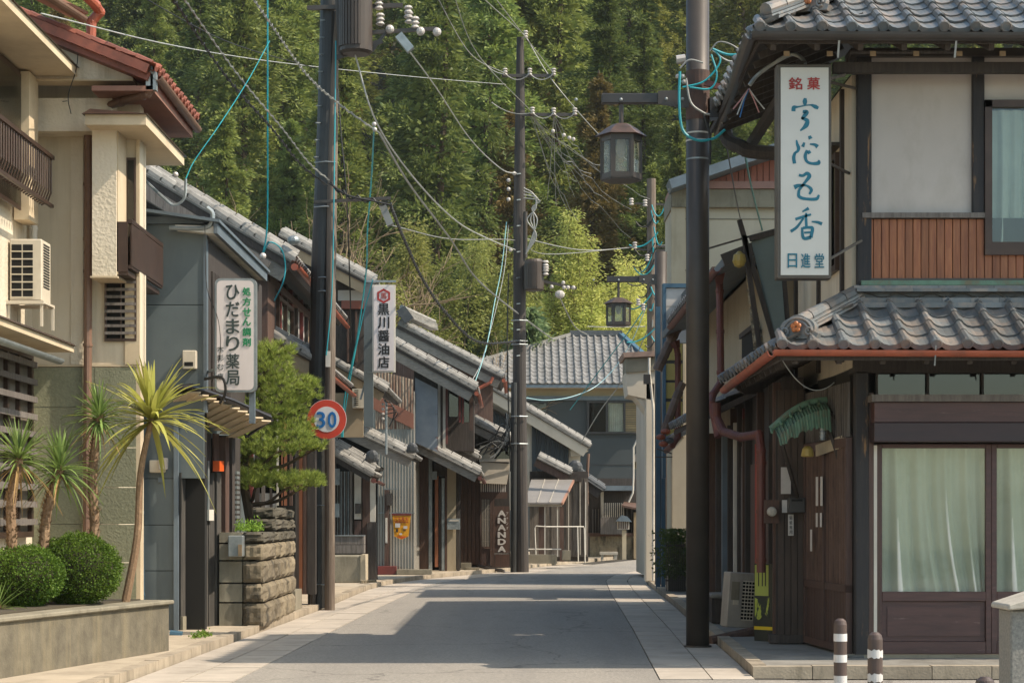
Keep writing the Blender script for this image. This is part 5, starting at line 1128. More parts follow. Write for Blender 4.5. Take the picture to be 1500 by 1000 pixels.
for i in range(10):
    f = i/9; p = W(lerp(252, 338, f), lerp(594, 640, f), lerp(26.7, 27.9, f)); q = W(lerp(286, 390, f), lerp(574, 616, f), lerp(26.2, 27.4, f))
    MB().beam(p, q, .17, .02).build('soffit_strip', soffitm, t)
for a, c in (((340, 640, 28), (395, 612, 27.9)), ((340, 625, 28), (365, 640, 28)), ((393, 618, 27.8), (360, 640, 28.2))): MB().beam(W(*a), W(*c), .03, .03).build('bracket', darkmetal2, t)
gutter(MB(), W(330, 585, 26.6), W(398, 614, 28), .035).build('gutter', darkmetal2, t)
# pharmacy sign
t = thing('pharmacy_sign', W(345, 572, 26.0), 'white rounded vertical pharmacy sign with charcoal kana and green heading', 'sign')
FPh = Frame((-4.2, 26.0), (-3.2, 26.0))
def rrect(fr, x0, x1, y0, y1, r, ya, yb, b=None):
    P = []
    for cx, cy, a0 in ((x1-r, y0+r, 0), (x0+r, y0+r, 90), (x0+r, y1-r, 180), (x1-r, y1-r, 270)):
        for k in range(5): a = radians(a0+22.5*k); P.append((cx+r*cos(a), cy-r*sin(a)))
    return (b or MB(fr)).RP(P, ya, yb)
rrect(FPh, 314.5, 375, 407.5, 574, 8, 0, .14).build('sign_casing', galv, t)
rrect(FPh, 317.5, 371.5, 411, 571, 7, -.008, -.001).build('sign_face', signw, t)
for i, ch in enumerate('ひだまり薬局'): put_glyph(FPh, ch, 341, [428, 453, 478, 503, 529, 553][i], 20, 22, darkink, t, -.012, .018)
for i, ch in enumerate('処方せん調剤'): put_glyph(FPh, ch, 361.5, [427, 442, 457, 471, 486, 501][i], 12.5, 12.5, greenink, t, -.012, .03)
for i, ch in enumerate('木彩む店'): put_glyph(FPh, ch, 323, [511, 524, 537, 551][i], 9, 9, darkink, t, -.012, 0)
MB().box(X(367, 26.3), X(375, 26.3), 26.15, 26.25, Z(620, 26.2), Z(572, 26.2)).build('sign_bracket', bluegrey2, t)
MB().beam((X(318, 26.1), 26.1, Z(540, 26.1)), (-4.1, 26.7, Z(540, 26.1)), .03, .03).build('sign_bracket', galv, t)
simple('thin_cable', MB().tube(catmull([W(300, 330, 26.2), W(303, 420, 26.2), W(320, 470, 25.95), W(322, 520, 25.95), W(310, 560, 26.2)], 5), .005, 4), cablek, 'thin black wire hanging across the edge of the pharmacy sign', 'cable')
simple('twisted_cable', MB().tube(catmull([W(300, 555, 26.2), W(325, 553, 25.9), W(330, 575, 25.9), W(322, 590, 26)], 5), .02, 5), cablek, 'loose black cable loop at the foot of the pharmacy sign', 'cable')
elb = thing('service_conduit', W(300, 340, 26), 'pale bent service conduit looping over the blue-grey wall top', 'pipe')
MB().tube(catmull([W(248, 334, 26.3), W(298, 334, 26.3), W(310, 325, 26.3), W(311, 312, 26.3), W(303, 304, 26.3)], 6), .03, 8).build('conduit', galv, elb)
MB().tube(catmull([W(212, 264, 26.5), W(240, 290, 26.4), W(255, 300, 26.4), W(270, 290, 26.4), W(272, 262, 26.4)], 6), .02, 6).build('conduit', galv, elb)
# ================================================ old townhouses along the left side
def FF(Y, x0=-12, x1=12): return Frame((x0, Y), (x1, Y))
Tm = tile_mesh(.27, .27, 'roof_tile', tilel); Tme = tile_mesh(.27, .27, 'eave_tile', tilel, True)
def rake_roof(parent, A, B, depth, boards=lightboard, gut=orangepipe, tiles=True, thick=.1, bh=.2, rt=.062, ovl=True, tm=tilel, under=True, cols=None):
    """mono pitch (or one half of a gable) whose near verge runs from A (high) to B (eave, street side); extends back by depth along +Y"""
    A = Vector(A); B = Vector(B); D = Vector((0, depth, 0)); d = (B-A).normalized(); n = Vector((-d.z, 0, d.x))
    if n.z < 0: n = -n
    b = MB(); lo = [A-n*thick, B-n*thick, B-n*thick+D, A-n*thick+D]; hi = [A, B, B+D, A+D]
    b.hexa(lo+hi); b.build('roof_boards', darkwood, parent)
    # barge board just proud of the verge
    MB().beam(A-n*(thick+bh*.45)+Vector((0, .06, 0)), B-n*(thick+bh*.45)+Vector((0, .06, 0)), .05, bh).build('barge_board', boards, parent)
    L = (B-A).length; k = max(3, int(L/.25))
    for i in range(k):   # verge tiles
        p = A.lerp(B, i/k)+n*.03; q = A.lerp(B, (i+1.06)/k)+n*.03
        MB().tube([p+Vector((0, .05, .012)), q+Vector((0, .05, -.01))], rt*.9, 8, True, rt*1.06).build('verge_tile', tm, parent)
        MB().beam(p+Vector((0, .02, -.03)), q+Vector((0, .02, -.045)), .12, .06).build('verge_tile', tm, parent)
    for row, (hh, yy_) in enumerate(((.075, .16), (.125, .32))):
        k2 = max(3, int(L/.29)); o2 = n*hh+Vector((0, yy_, 0))
        for i in range(k2):
            p = A.lerp(B, i/k2)+o2; q = A.lerp(B, (i+.93)/k2)+o2
            MB().tube([p, q], rt*random.uniform(.74, .84), 7, True, rt*.7).build('verge_ridge_tile', tm, parent)
    n3 = n*.06+Vector((0, .0, -.0)); MB().tube([A-n*.05, B-n*.05], rt*.5, 6).build('verge_moulding', tm, parent)
    # corrugated tile surface, one joined piece
    s = MB(); m = int(depth/.0675); vs = []
    for i in range(m+1):
        h = .02+.03*(.5+.5*cos(i*pi/2)); vs += [A+Vector((0, depth*i/m, 0))+n*h, B+Vector((0, depth*i/m, 0))+d*.06+n*h]
    s.add(vs, [(2*i, 2*i+1, 2*i+3, 2*i+2) for i in range(m)]); o = s.build('tile_surface', tm, parent); o['kind'] = 'stuff'
    # eave row: round ends
    for i in range(int(depth/.27)):
        c = B+d*.05+Vector((0, .13+i*.27, .02)); MB().cyl(c-d*.1, c+d*.02, .05, 8).build('eave_tile', tm, parent)
    if gut:
        gutter(MB(), B+d*.08+Vector((0, -.03, -.1)), B+d*.08+Vector((0, depth, -.14)), .055).build('gutter', gut, parent)
        MB().cyl(B+d*.02+Vector((0, -.04, -.14)), B+d*.02+Vector((0, .03, -.14)), .06, 8).build('gutter_end', gut, parent)
def brick_ridge(parent, A, B, w=.24, layers=4, tm=tilel):
    A = Vector(A); B = Vector(B)
    for k in range(layers): MB().beam(A+Vector((0, 0, k*.045)), B+Vector((0, 0, k*.045)), w-.02*k, .036).build('ridge_layer', tm, parent)
    d = (B-A).normalized(); MB().tube([A-d*.04+Vector((0, 0, layers*.045+.02)), B+Vector((0, 0, layers*.045+.02))], .075, 8).build('ridge_cap', tm, parent)
def onimini(parent, c, s=.22, tm=tiled):
    MB().sphere(c, s, 10, 7, (1, .5, 1)).sphere((c[0]-s*.7, c[1], c[2]-s*.5), s*.45, 8, 5, (1, .6, 1)).sphere((c[0]+s*.7, c[1], c[2]-s*.5), s*.45, 8, 5, (1, .6, 1)).cyl((c[0], c[1]-s*.55, c[2]), (c[0], c[1]-s*.3, c[2]), s*.45, 10).build('ridge_end_tile', tm, parent)
# ---- A: first old townhouse (behind the pine)
hA = thing('townhouse', (-4.5, 33, .1), 'old dark timber townhouse with long grey tiled gable above the pharmacy sign', 'house')
rake_roof(hA, W(195, 238, 33), W(430, 378, 33), 10, lightboard, orangepipe, bh=.25, thick=.2, rt=.08)
MB().beam(W(200, 272, 32.95), W(392, 392, 32.95), .04, .22).build('barge_board', greywood, hA)
MB().beam(W(300, 352, 33.3), W(372, 398, 33.3), .2, .06).build('soffit_board', whitepl, hA)
FAf = FF(33.6)
MB(FAf).RP([(150, 250), (235, 290), (390, 405), (390, 760), (150, 760)], 0, .2).build('gable_wall', darkwood, hA)
MB(FF(33.3)).R(374, 392, 410, 505, 0, 1.0).build('wing_wall', brownwood, hA)
FAs = Frame((-4.12, 33.6), (-4.05, 43))
MB(FAs).box(0, FAs.L, .1, .3, .1, 5.9).build('street_wall', darkwood, hA)
for i in range(11):
    u = .25+i*.85
    MB(FAs).box(u, u+.5, .04, .1, 4.75, 5.75).build('plaster_panel', tanplaster if i % 3 == 1 else plaster, hA)
    MB(FAs).box(u+.56, u+.68, -.02, .1, 4.4, 5.8).build('post', redpost if i % 2 else darkwood, hA)
MB(FAs).box(0, FAs.L, -.04, .1, 5.55, 5.68).build('beam', brownwood, hA)
w = MB(FAs).box(1.2, 3.4, -.05, .05, 4.6, 4.66).box(1.2, 3.4, -.05, .05, 5.4, 5.46).box(1.2, 1.26, -.05, .05, 4.66, 5.4).box(3.34, 3.4, -.05, .05, 4.66, 5.4).box(2.27, 2.33, -.05, .05, 4.66, 5.4).build('window', bronze, hA)
MB(FAs).box(1.26, 3.34, -.0, .01, 4.66, 5.4).build('pane', pane, w); MB(FAs).box(1.3, 3.3, .02, .035, 4.68, 5.38).build('blind', papr, w)
rake_roof(hA, W(392, 486, 34.2), W(462, 524, 34.2), 7.5, tanplaster, orangepipe, bh=.24, tm=tilel)
MB(FF(34.25)).RP([(392, 494), (460, 530), (460, 560), (392, 548)], 0, .1).build('eave_end_plaster', tanplaster, hA)
# ground floor with lattice and red posts
FAg = Frame((-4.16, 31.4), (-4.1, 42))
MB(FAg).box(0, FAg.L, .15, .3, .1, 3.9).build('ground_wall', darkwood, hA)
for i in range(9):
    u = .3+i*1.1; MB(FAg).box(u, u+.09, -.03, .15, .1, 3.6).build('post', redpost if i in (0, 2) else darkwood, hA)
    f = MB(FAg).box(u+.15, u+.95, .06, .1, 1.0, 1.06).box(u+.15, u+.95, .06, .1, 2.2, 2.26).box(u+.5, u+.56, .06, .1, 1.06, 2.2).build('window', greywood, hA)
    MB(FAg).box(u+.16, u+.94, .105, .12, 1.06, 2.2).build('pane', papr if i in (2, 3) else paned, f)
FAh = FF(32.6)
for a, c, m_ in ((352, 358, tanplaster), (362, 370, redpost), (372, 380, darkwood), (383, 388, greywood), (395, 398, darkwood), (405, 408, whitepl), (412, 414, redwood), (416, 420, redwood), (424, 428, brownwood)):
    MB(FAh).R(a, c, 600, 770 if a < 400 else 740, 0, .06).build('post', m_, hA)
for a, c, y0, y1 in ((371, 384, 722, 740), (372, 384, 758, 772), (388, 396, 722, 772), (399, 405, 722, 760)): MB(FAh).R(a, c, y0, y1, .02, .05).build('paper_pane', papr, hA)
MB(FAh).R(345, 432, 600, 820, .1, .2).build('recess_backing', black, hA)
for a, c, m_ in ((438, 443, mat('orange_brown_post', '8a5230', '6d3f26', rough=.7)), (444, 449, brownwood), (450, 462, darkwood)): MB(FF(33.2)).R(a, c, 640, 870, 0, .2).build('post', m_, hA)
# ---- stone wall / gate pillar of rough blocks
st = thing('stone_wall', (-3.6, 27.5, .1), 'wall end of rough hewn tan stone blocks under the pine', 'wall')
def rough_block(x0, x1, y0, y1, z0, z1, parent, faces='sf', amp=.03, m=stonem):
    """block with a pillowed, chipped street face (+x) and front face (-y)"""
    nx, ny, nz = 6, 6, 5; b = MB(); V = {}
    def P(i, j, k):
        x = lerp(x0, x1, i/nx); y = lerp(y0, y1, j/ny); z = lerp(z0, z1, k/nz)
        e = lambda a, n: 0 if a in (0, n) else 1
        if i == nx: x += amp*(e(j, ny)*e(k, nz)*1.3-.6)+random.uniform(-.4, .4)*amp
        if j == 0 and 'f' in faces: y -= amp*(e(i, nx)*e(k, nz)*1.2-.6)+random.uniform(-.35, .35)*amp
        if k in (0, nz): z += random.uniform(-.25, .25)*amp*.6
        return (x, y, z)
    def idx(i, j, k):
        if (i, j, k) not in V: V[(i, j, k)] = len(b.v); b.v.append(P(i, j, k))
        return V[(i, j, k)]
    for j in range(ny):
        for k in range(nz): b.f.append((idx(nx, j, k), idx(nx, j+1, k), idx(nx, j+1, k+1), idx(nx, j, k+1))); b.f.append((idx(0, j, k), idx(0, j, k+1), idx(0, j+1, k+1), idx(0, j+1, k)))
    for i in range(nx):
        for k in range(nz): b.f.append((idx(i, 0, k), idx(i+1, 0, k), idx(i+1, 0, k+1), idx(i, 0, k+1))); b.f.append((idx(i, ny, k), idx(i, ny, k+1), idx(i+1, ny, k+1), idx(i+1, ny, k)))
    for i in range(nx):
        for j in range(ny): b.f.append((idx(i, j, nz), idx(i+1, j, nz), idx(i+1, j+1, nz), idx(i, j+1, nz))); b.f.append((idx(i, j, 0), idx(i, j+1, 0), idx(i+1, j+1, 0), idx(i+1, j, 0)))
    b.build('stone_block', m, parent)
random.seed(77)
zc_ = [.08, .42, .69, 1.0, 1.24, 1.40]
for r in range(5):
    z0, z1 = zc_[r], zc_[r+1]-.022
    # near smooth-ish front half + rough corner
    rough_block(-4.05, -3.73, 27.55, 27.95, z0, z1, st, 's', .004, concm)
    ys_ = [27.5, 28.9, 29.55, 30.1] if r % 2 == 0 else [27.5, 28.6, 29.3, 30.1]
    ys_ = [27.5, 28.95, 29.5, 30.1, 30.75, 31.35] if r % 2 else [27.5, 28.75, 29.35, 30.0, 30.6, 31.35]
    for a, c in zip(ys_, ys_[1:]): rough_block(-3.715, -3.42, a, c-.03, z0, z1, st, 'sf', .034, darkstone if r == 4 else stonem)
for a, c, z0, z1 in ((28.9, 30.3, 1.405, 1.56), (30.32, 31.3, 1.405, 1.55), (29.0, 30.3, 1.57, 1.73), (30.33, 31.2, 1.56, 1.70)): rough_block(-3.78, -3.42, a, c, z0, z1, st, 'sf', .045, darkstone)
MB().box(-4.6, -3.8, 27.96, 31.3, .1, 1.3).build('wall_core', concm, st)
simple('step_block', MB().box(-3.72, -3.44, 31.6, 32.6, .09, .42), concm, 'grey concrete step block between the stone wall and the near pole', 'block')
t = thing('letterbox', W(350, 800, 27.3), 'grey metal letterbox fixed beside the stone wall', 'letterbox')
MB(FF(27.3)).R(334, 355.5, 784, 815, 0, .25).build('box_body', galv, t, bevel=.01); MB(FF(27.3)).R(349, 354.5, 797, 814, -.02, -.001).build('worn_label', palebark, t)
t = thing('fern', W(370, 765, 28.5), 'bright green leafy plant on top of the stone wall', 'plant'); b = MB()
for i in range(500): leafquad(b, Vector((random.uniform(-3.95, -3.55), random.uniform(27.9, 28.8), 1.4+abs(random.gauss(0, .07)))), Vector((random.gauss(0, 1), random.gauss(0, 1), 1)), .015, .06)
b.build('foliage', boxl, t)
t = thing('weed', W(295, 940, 25), 'small green weed growing at the pavement edge by the planter', 'plant'); b = MB()
for i in range(220): leafquad(b, Vector((X(295, 25)+random.gauss(0, .05), 25+random.gauss(0, .2), .1+abs(random.gauss(0, .03)))), Vector((random.gauss(0, 1), random.gauss(0, 1), .6)), .02, .05)
b.build('foliage', boxl, t)
# ---- B: second townhouse with tan wall & lower eaves
hB = thing('townhouse', (-3.5, 44, .1), 'townhouse with tan wall, stepped tiled eaves and grey lattice front behind the near pole', 'house')
rake_roof(hB, W(410, 340, 43.5), W(548, 412, 43.5), 7.5, tanplaster, None, bh=.22, thick=.14, rt=.085)
MB(FF(44)).RP([(440, 380), (536, 425), (536, 575), (440, 575)], .1, .3).build('upper_wall', darkwood, hB)
MB(FF(44)).R(495, 535, 425, 440, .0, .09).build('pale_strip', whitepl, hB)
MB(FF(44)).R(500, 535, 440, 452, .0, .09).build('red_corrugated_strip', corrred, hB)
for a in (508, 520): MB(FF(44)).R(a, a+3, 455, 530, .02, .09).build('post', brownwood, hB)
rake_roof(hB, W(478, 522, 44), W(566, 570, 44), 5, tanplaster, None, bh=.2, tm=tilel)
MB(FF(44.1)).RP([(478, 530), (532, 560), (532, 640), (478, 640)], 0, .1).build('tan_wall', tanplaster, hB)
rake_roof(hB, W(486, 612, 47), W(606, 668, 47), 3.0, lightboard, None, bh=.2, tm=tilel, rt=.09)
rake_roof(hB, W(470, 640, 46), W(548, 684, 46), 2.5, darkwood, None, bh=.12, tm=tilel, rt=.07)
rake_roof(hB, W(470, 650, 45), W(546, 694, 45), 2.5, darkwood, rustpipe, bh=.1, tm=tilel, rt=.06)
onimini(hB, W(604, 656, 46.8), .13); onimini(hB, W(545, 668, 45.9), .15)
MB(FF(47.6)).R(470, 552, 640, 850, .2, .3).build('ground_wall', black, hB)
for i in range(11): MB(FF(47.5)).R(491+i*2.6, 492.4+i*2.6, 690, 785, .02, .06).build('lattice_bar', galv if i % 2 else greywood, hB)
for a, c, y0, y1, m_ in ((486, 492, 660, 790, darkwood), (512, 516, 668, 786, greywood), (519, 529, 690, 760, whitepl), (519, 529, 762, 786, doorwood), (531, 542, 672, 850, brownwood), (542, 550, 675, 764, whitepl)):
    MB(FF(47.4)).R(a, c, y0, y1, 0, .1).build('front_panel' if m_ is whitepl else 'post', m_, hB)
MB(FF(47.3)).R(538, 551, 765, 848, 0, .3).build('corner_post', darkwood, hB)
t = thing('slat_box', W(512, 810, 46.2), 'weathered grey wooden box standing on the concrete block', 'box'); MB(FF(46.2)).R(488, 533, 785, 797, 0, .5).build('plank', greywood, t); MB(FF(46.2)).R(488, 533, 797.6, 810, 0, .5).build('plank', greywood, t); MB(FF(46.2)).R(488, 533, 783.5, 784.9, -.03, .5).build('lid', galv, t)
t = thing('concrete_block', W(512, 853, 45.5), 'big stained tan concrete block by the pavement behind the near pole', 'block'); MB(FF(45.4)).R(480, 532, 813, 854, 0, .9).build('block_face', concm, t, bevel=.03); MB(FF(45.38)).R(528, 535, 812, 850, 0, .9).build('block_end', yplaster, t)
t = thing('rubble', W(533, 856, 45.2), 'small pile of broken stones at the foot of the concrete block', 'stones')
for i in range(6): rough_block(X(527, 45)+i*.05, X(533, 45)+i*.05, 45+.05*i, 45.12+.05*i, .09, .16, t, 'sf', .02)
simple('black_mailbox', MB(FF(47.2)).R(520, 528, 737, 752, 0, .15), darkmetal2, 'small black box on the pale panel of the second townhouse', 'box')
simple('notice_box', MB(FF(46.9)).R(488, 497, 737, 757, 0, .15), galv, 'grey rounded metal box right of the near pole', 'box')
simple('round_mirror', MB(FF(46.8)).R(489, 497.5, 686, 710, 0, .06), galv, 'dark framed mirror hanging right of the near pole', 'mirror')
t = thing('air_conditioner', W(525, 580, 43.8), 'small cream air conditioner high on the tan wall behind the near pole', 'air conditioner')
MB(FF(43.8)).R(516, 534, 569, 597, 0, .3).build('casing', acm, t)
for i in range(8): MB(FF(43.78)).R(519, 525, 571+i*3, 572.4+i*3, 0, .01).build('louvre', black, t)
# ---- soy sauce sign
t = thing('soy_sauce_shop_sign', W(562, 545, 42.8), 'white vertical signboard with red hexagon emblem and black characters beside the near pole', 'sign')
FY = FF(42.8)
MB(FY).R(545.5, 579, 417, 545, 0, .1).build('sign_frame', whitepl, t)
MB(FY).R(547.5, 577, 419, 543, -.012, -.001).build('sign_face', signw, t)
for i, ch in enumerate('黒川醤油店'): put_glyph(FY, ch, 562, 453+i*19.4, 17, 17, blackink, t, -.016, .028)
b = MB(FY)
P = [(562+11*cos(radians(90+60*k)), 433.5-11*sin(radians(90+60*k))) for k in range(6)]; Q = [(562+7.6*cos(radians(90+60*k)), 433.5-7.6*sin(radians(90+60*k))) for k in range(6)]
for k in range(6): b.RP([P[k], P[(k+1) % 6], Q[(k+1) % 6], Q[k]], -.018, -.013)
b.build('hexagon_emblem', redink, t); put_glyph(FY, '馬', 562, 433.5, 9, 9, redink, t, -.016, .01)
MB().beam(W(540, 415, 43.2), W(540, 625, 43.2), .2, .12).build('sign_post', bluegrey, t)
MB().beam(W(536, 412, 43), W(580, 412, 43), .05, .04).beam(W(538, 545, 43), W(560, 545, 43), .04, .03).beam(W(528, 585, 43.2), W(535, 560, 43.2), .04, .04).build('sign_bracket', galv, t)
# ---- C: corrugated house with roofs
hC = thing('townhouse', (-2.5, 52, .1), 'tall house end clad in ribbed metal, rusty above and grey below, with the yellow banner', 'house')
def ribbed(fr, p0, p1, ytop0, ytop1, y1, m, parent, pitch=.076, amp=.014, y=0):
    u0, u1 = fr.u(p0), fr.u(p1); zb0 = fr.z(p0, y1); n = int((u1-u0)/pitch*4); b = MB(fr); vs = []
    for i in range(n+1):
        s_ = i/n; u = lerp(u0, u1, s_); h = y-amp*(.5+.5*sin(i*pi/2)); vs += [(u, h, zb0), (u, h, lerp(fr.z(p0, ytop0), fr.z(p1, ytop1), s_))]
    b.add(vs, [(2*i, 2*i+2, 2*i+3, 2*i+1) for i in range(n)]); return b.build('ribbed_sheet', m, parent)
FC5 = FF(52)
MB(FC5).RP([(549, 545), (606, 572), (606, 838), (549, 841)], .02, 6).build('wall_core', corr, hC)
ribbed(FC5, 549.5, 606, 650, 655, 838, corr, hC)
ribbed(FF(51.95), 549.5, 606, 541, 556, 628, corrrust, hC)
ribbed(FF(51.97), 540, 606, 592, 630, 655, corr, hC)
MB(FF(51.9)).RP([(541, 574), (606, 606), (606, 628), (541, 596)], 0, .03).build('painted_board', mat('faded_salmon_board', '94624e', '7f5342', rough=.8, bump=.05), hC)
MB(FF(51.93)).R(549, 607, 754-4, 751.5, 0, .02).build('batten', galv, hC); MB(FF(51.9)).R(561, 583, 715, 716.5, 0, .03).build('batten', galv, hC)
MB(FF(51.9)).R(563, 570, 717, 835, 0, .06).build('dark_post', brownwood, hC); MB(FF(51.85)).R(566, 574, 722, 740, 0, .1).build('hinge_box', darkwood, hC)
MB(FF(51.88)).R(564.5, 567.5, 758, 795, 0, .02).build('white_strip', whitepl, hC)
MB(FF(51.6)).R(552, 580, 829, 841, 0, .4).build('base_box', redpost, hC)
MB(FF(51.5)).R(581, 632, 834, 841, 0, .5).build('step', concm, hC)
rake_roof(hC, W(560, 492, 52.5), W(697, 568, 52.5), 5.5, lightboard, orangepipe, bh=.24, thick=.16, tm=tilel, rt=.085)
FC6 = FF(54.3)
MB(FC6).RP([(606, 540), (694, 585), (694, 660), (606, 660)], .1, 1.0).build('upper_wall', darkwood, hC)
MB(FF(53)).RP([(608, 553), (641, 570), (641, 662), (608, 648)], 0, .04).build('patched_sheet', bluesheet, hC)
for a, c, y0, y1, m_ in ((641.5, 645, 560, 658, whitepl), (645.2, 648.5, 566, 650, darkwood), (648.7, 652.5, 562, 660, whitepl), (652.8, 656, 562, 650, rustpipe), (672, 675, 572, 618, redpost), (677, 679, 575, 620, redpost), (688, 693, 580, 630, brownwood), (658, 671, 568, 610, paned), (680, 687, 576, 618, paned)):
    MB(FF(53.4)).R(a, c, y0, y1, 0, .05).build('window_post' if m_ is not paned else 'pane', m_, hC)
rake_roof(hC, W(600, 640, 53.2), W(702, 692, 53.2), 5, lightboard, rustpipe, bh=.18, thick=.1, tm=tilel, rt=.09)
rake_roof(hC, W(652, 645, 55), W(700, 668, 55), 2, greywood, None, bh=.1, thick=.08, tm=tilel, rt=.05)
FC7 = FF(55.2)
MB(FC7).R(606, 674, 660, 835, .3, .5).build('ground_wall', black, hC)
for a, c, y0, y1, m_ in ((607, 627.5, 668, 838, brownwood), (628, 633, 664, 838, galv), (608, 634, 660, 667, greywood), (637, 642, 690, 830, redwood), (643, 646.5, 700, 835, darkwood), (647, 651, 700, 835, galv), (652, 654.5, 675, 838, brownwood), (655, 668, 676, 836, yplaster), (669, 673, 680, 836, darkwood), (636, 655, 678, 697, darkwood), (613, 660, 648, 655, brownwood)):
    MB(FC7).R(a, c, y0, y1, 0 if m_ is not galv else -.03, .2).build('wall_board' if m_ is brownwood else 'post', m_, hC)
t = thing('letterbox', W(664, 768, 55), 'silver letterbox on the ochre wall right of the ribbed metal house', 'letterbox'); MB(FF(54.9)).R(655, 673.5, 759, 775, 0, .25).build('box_body', galv, t); MB(FF(54.88)).R(657, 672, 761, 763, 0, .015).build('flap', whitepl, t)
simple('wall_lamp', MB(FF(54.9)).R(633, 640, 690, 702, 0, .12), galv, 'small grey box lamp under the eave by the dark door', 'lamp')
# yellow banner
t = thing('yellow_banner', W(589, 752, 51.7), 'yellow pennant shaped cloth with small prints hanging on the ribbed metal wall', 'banner')
MB(FF(51.7)).RP([(574.5, 753), (602, 753), (598.5, 785), (588, 790), (577.5, 785)], 0, .015).build('cloth', yellowm, t)
MB(FF(51.69)).R(574, 602.5, 751.5, 754.5, 0, .03).build('top_rod', redpost, t)
for a, c, y0, y1, m_ in ((579, 586, 766, 772, papr), (591, 596.5, 770, 774, papr), (580, 583, 774.5, 779, blackink), (590, 594.5, 776, 777.2, blackink), (585, 589, 780.5, 783, papr), (578.5, 598, 764.2, 765, redink)): MB(FF(51.685)).R(a, c, y0, y1, 0, .004).build('print_patch', m_, t)
for i, ch in enumerate('三五屋大'): put_glyph(FF(51.69), ch, 579.5+i*5.4, 760, 4.2, 6, redink, t, -.006, .01)
MB(FF(51.68)).RP([(580, 785), (597, 785), (588.5, 788.8)], 0, .004).build('print_patch', orangem, t)
# ---- D: big gable behind + ANANDA shop
hD = thing('townhouse', (-.6, 58, .1), 'townhouse with white plaster fascia and lattice front beside the middle pole', 'house')
rake_roof(hD, W(584, 472, 60), W(737, 550, 60), 5, lightboard, orangepipe, bh=.25, thick=.18, tm=tilel, rt=.08)
MB(FF(60.3)).RP([(575, 490), (722, 562), (722, 700), (575, 640)], .0, .3).build('gable_wall', brownwood, hD)
brick_ridge(hD, W(589, 462, 59.9), W(636, 483, 61.5), .3, 5); MB().beam(W(587, 452, 59.8), W(600, 470, 59.8), .3, .3).build('ridge_end_tile', tiled, hD)
elbowed([W(722, 552, 59.9), W(718, 560, 59.9), W(695, 572, 59.9)], .05, orangepipe, hD)
rake_roof(hD, W(648, 592, 57.5), W(750, 643, 57.5), 5, lightboard, None, bh=.21, thick=.12, tm=tilel, rt=.085)
FD8 = FF(58.4)
MB(FD8).RP([(655, 615), (745, 650), (748, 835), (655, 835)], .12, .5).build('wall_core', darkwood, hD)
px = 674
while px < 704: MB(FD8).R(px, px+5.2, 690, 826, 0, .1).build('wall_board', brownwood, hD); px += 5.8
px = 656
while px < 702: MB(FD8).R(px, px+5, 615, 664, .02, .1).build('wall_board', darkwood, hD); px += 5.6
MB(FF(58.2)).R(703, 748, 652, 675, 0, .25).build('plaster_band', kura, hD); MB(FF(58.0)).RP([(703, 676), (747, 679), (742, 709), (703, 707)], 0, .4).build('plaster_fascia', kura, hD); MB(FF(57.95)).R(702, 748, 672, 675.8, 0, .4).build('ledge', whitepl, hD)
MB(FF(58.2)).R(724, 748, 650, 672, -.02, -.001).build('window_strip', paned, hD)
for i in range(12): MB(FF(58.3)).R(704+i*3.2, 705.6+i*3.2, 708, 720, 0, .04).build('transom_slat', papr, hD)
MB(FF(58.25)).R(703, 743, 720.5, 730, 0, .1).build('lintel', brownwood, hD)
sd = MB(FF(58.25)).R(703, 705, 730.5, 828, 0, .06).R(718, 721, 730.5, 828, 0, .06).R(705.1, 717.9, 800, 803, 0, .06).build('lattice_door', brownwood, hD)
for i in range(5): MB(FF(58.26)).R(706+i*2.4, 706.8+i*2.4, 731, 800, 0, .03).build('slat', granitel, sd)
for i in range(4): MB(FF(58.27)).R(705.2, 717.8, 744+i*16, 745+i*16, 0, .03).build('slat', greywood, sd)
MB(FF(58.28)).R(705.2, 717.8, 803.5, 828, 0, .03).build('lower_panel', doorwood, sd)
MB(FF(58.25)).R(721.3, 724, 730, 830, 0, .08).build('post', brownwood, hD); MB(FF(58.25)).R(725, 746, 811, 830, 0, .08).build('lower_panel', doorwood, hD)
t = thing('ananda_sign', W(733, 810, 58), 'brown wooden board with pale vertical letters reading ANANDA', 'sign')
MB(FF(58)).R(722.5, 746.5, 741, 809, 0, .06).build('board_panel', brownwood, t)
MB(FF(57.99)).R(724, 745, 809.3, 811.5, -.1, .05).build('shelf', greywood, t)
for i, ch in enumerate('ANANDA'): put_glyph(FF(57.99), ch, 735, 751.5+i*10.4, 12, 9, papr, t, -.006, .05)
for i, ch in enumerate('アナンダ'): put_glyph(FF(57.99), ch, 743, 752+i*7, 3, 4.5, papr, t, -.006, .0)
t = thing('ground_beam', W(724, 834, 57), 'dark low rail in front of the ANANDA door', 'rail'); MB().tube([W(700, 827, 57.2), W(702, 829, 57.2), W(738, 836, 56.6), W(739, 842, 56.6)], .05, 6).build('rail_bar', darkmetal, t)
t = thing('step_stones', W(690, 833, 56), 'two mossy concrete steps before the dark boarded wall', 'steps'); MB(FF(56.5)).R(675, 690, 824, 836, 0, .3).build('step', concm, t); MB(FF(56.2)).R(682, 702, 831, 838, 0, .3).build('step', concm, t)
t = thing('insulator_row', W(690, 632, 57), 'row of three white insulators under the eave left of the middle pole', 'insulators')
for i in range(3): MB().sphere(W(672+i*7.5, 646-i*.5, 57.3), .065, 8, 6, (1, 1, 1.4)).build('insulator', insul, t)
MB().beam(W(668, 655, 57.3), W(700, 640, 57.3), .03, .03).build('bracket', darkmetal, t)
charband = mat('charcoal_blue_board', '3d4447', '2d3235', sc=2, rough=.8, bump=.2, st=(4, 4, .4), rnd=.12)
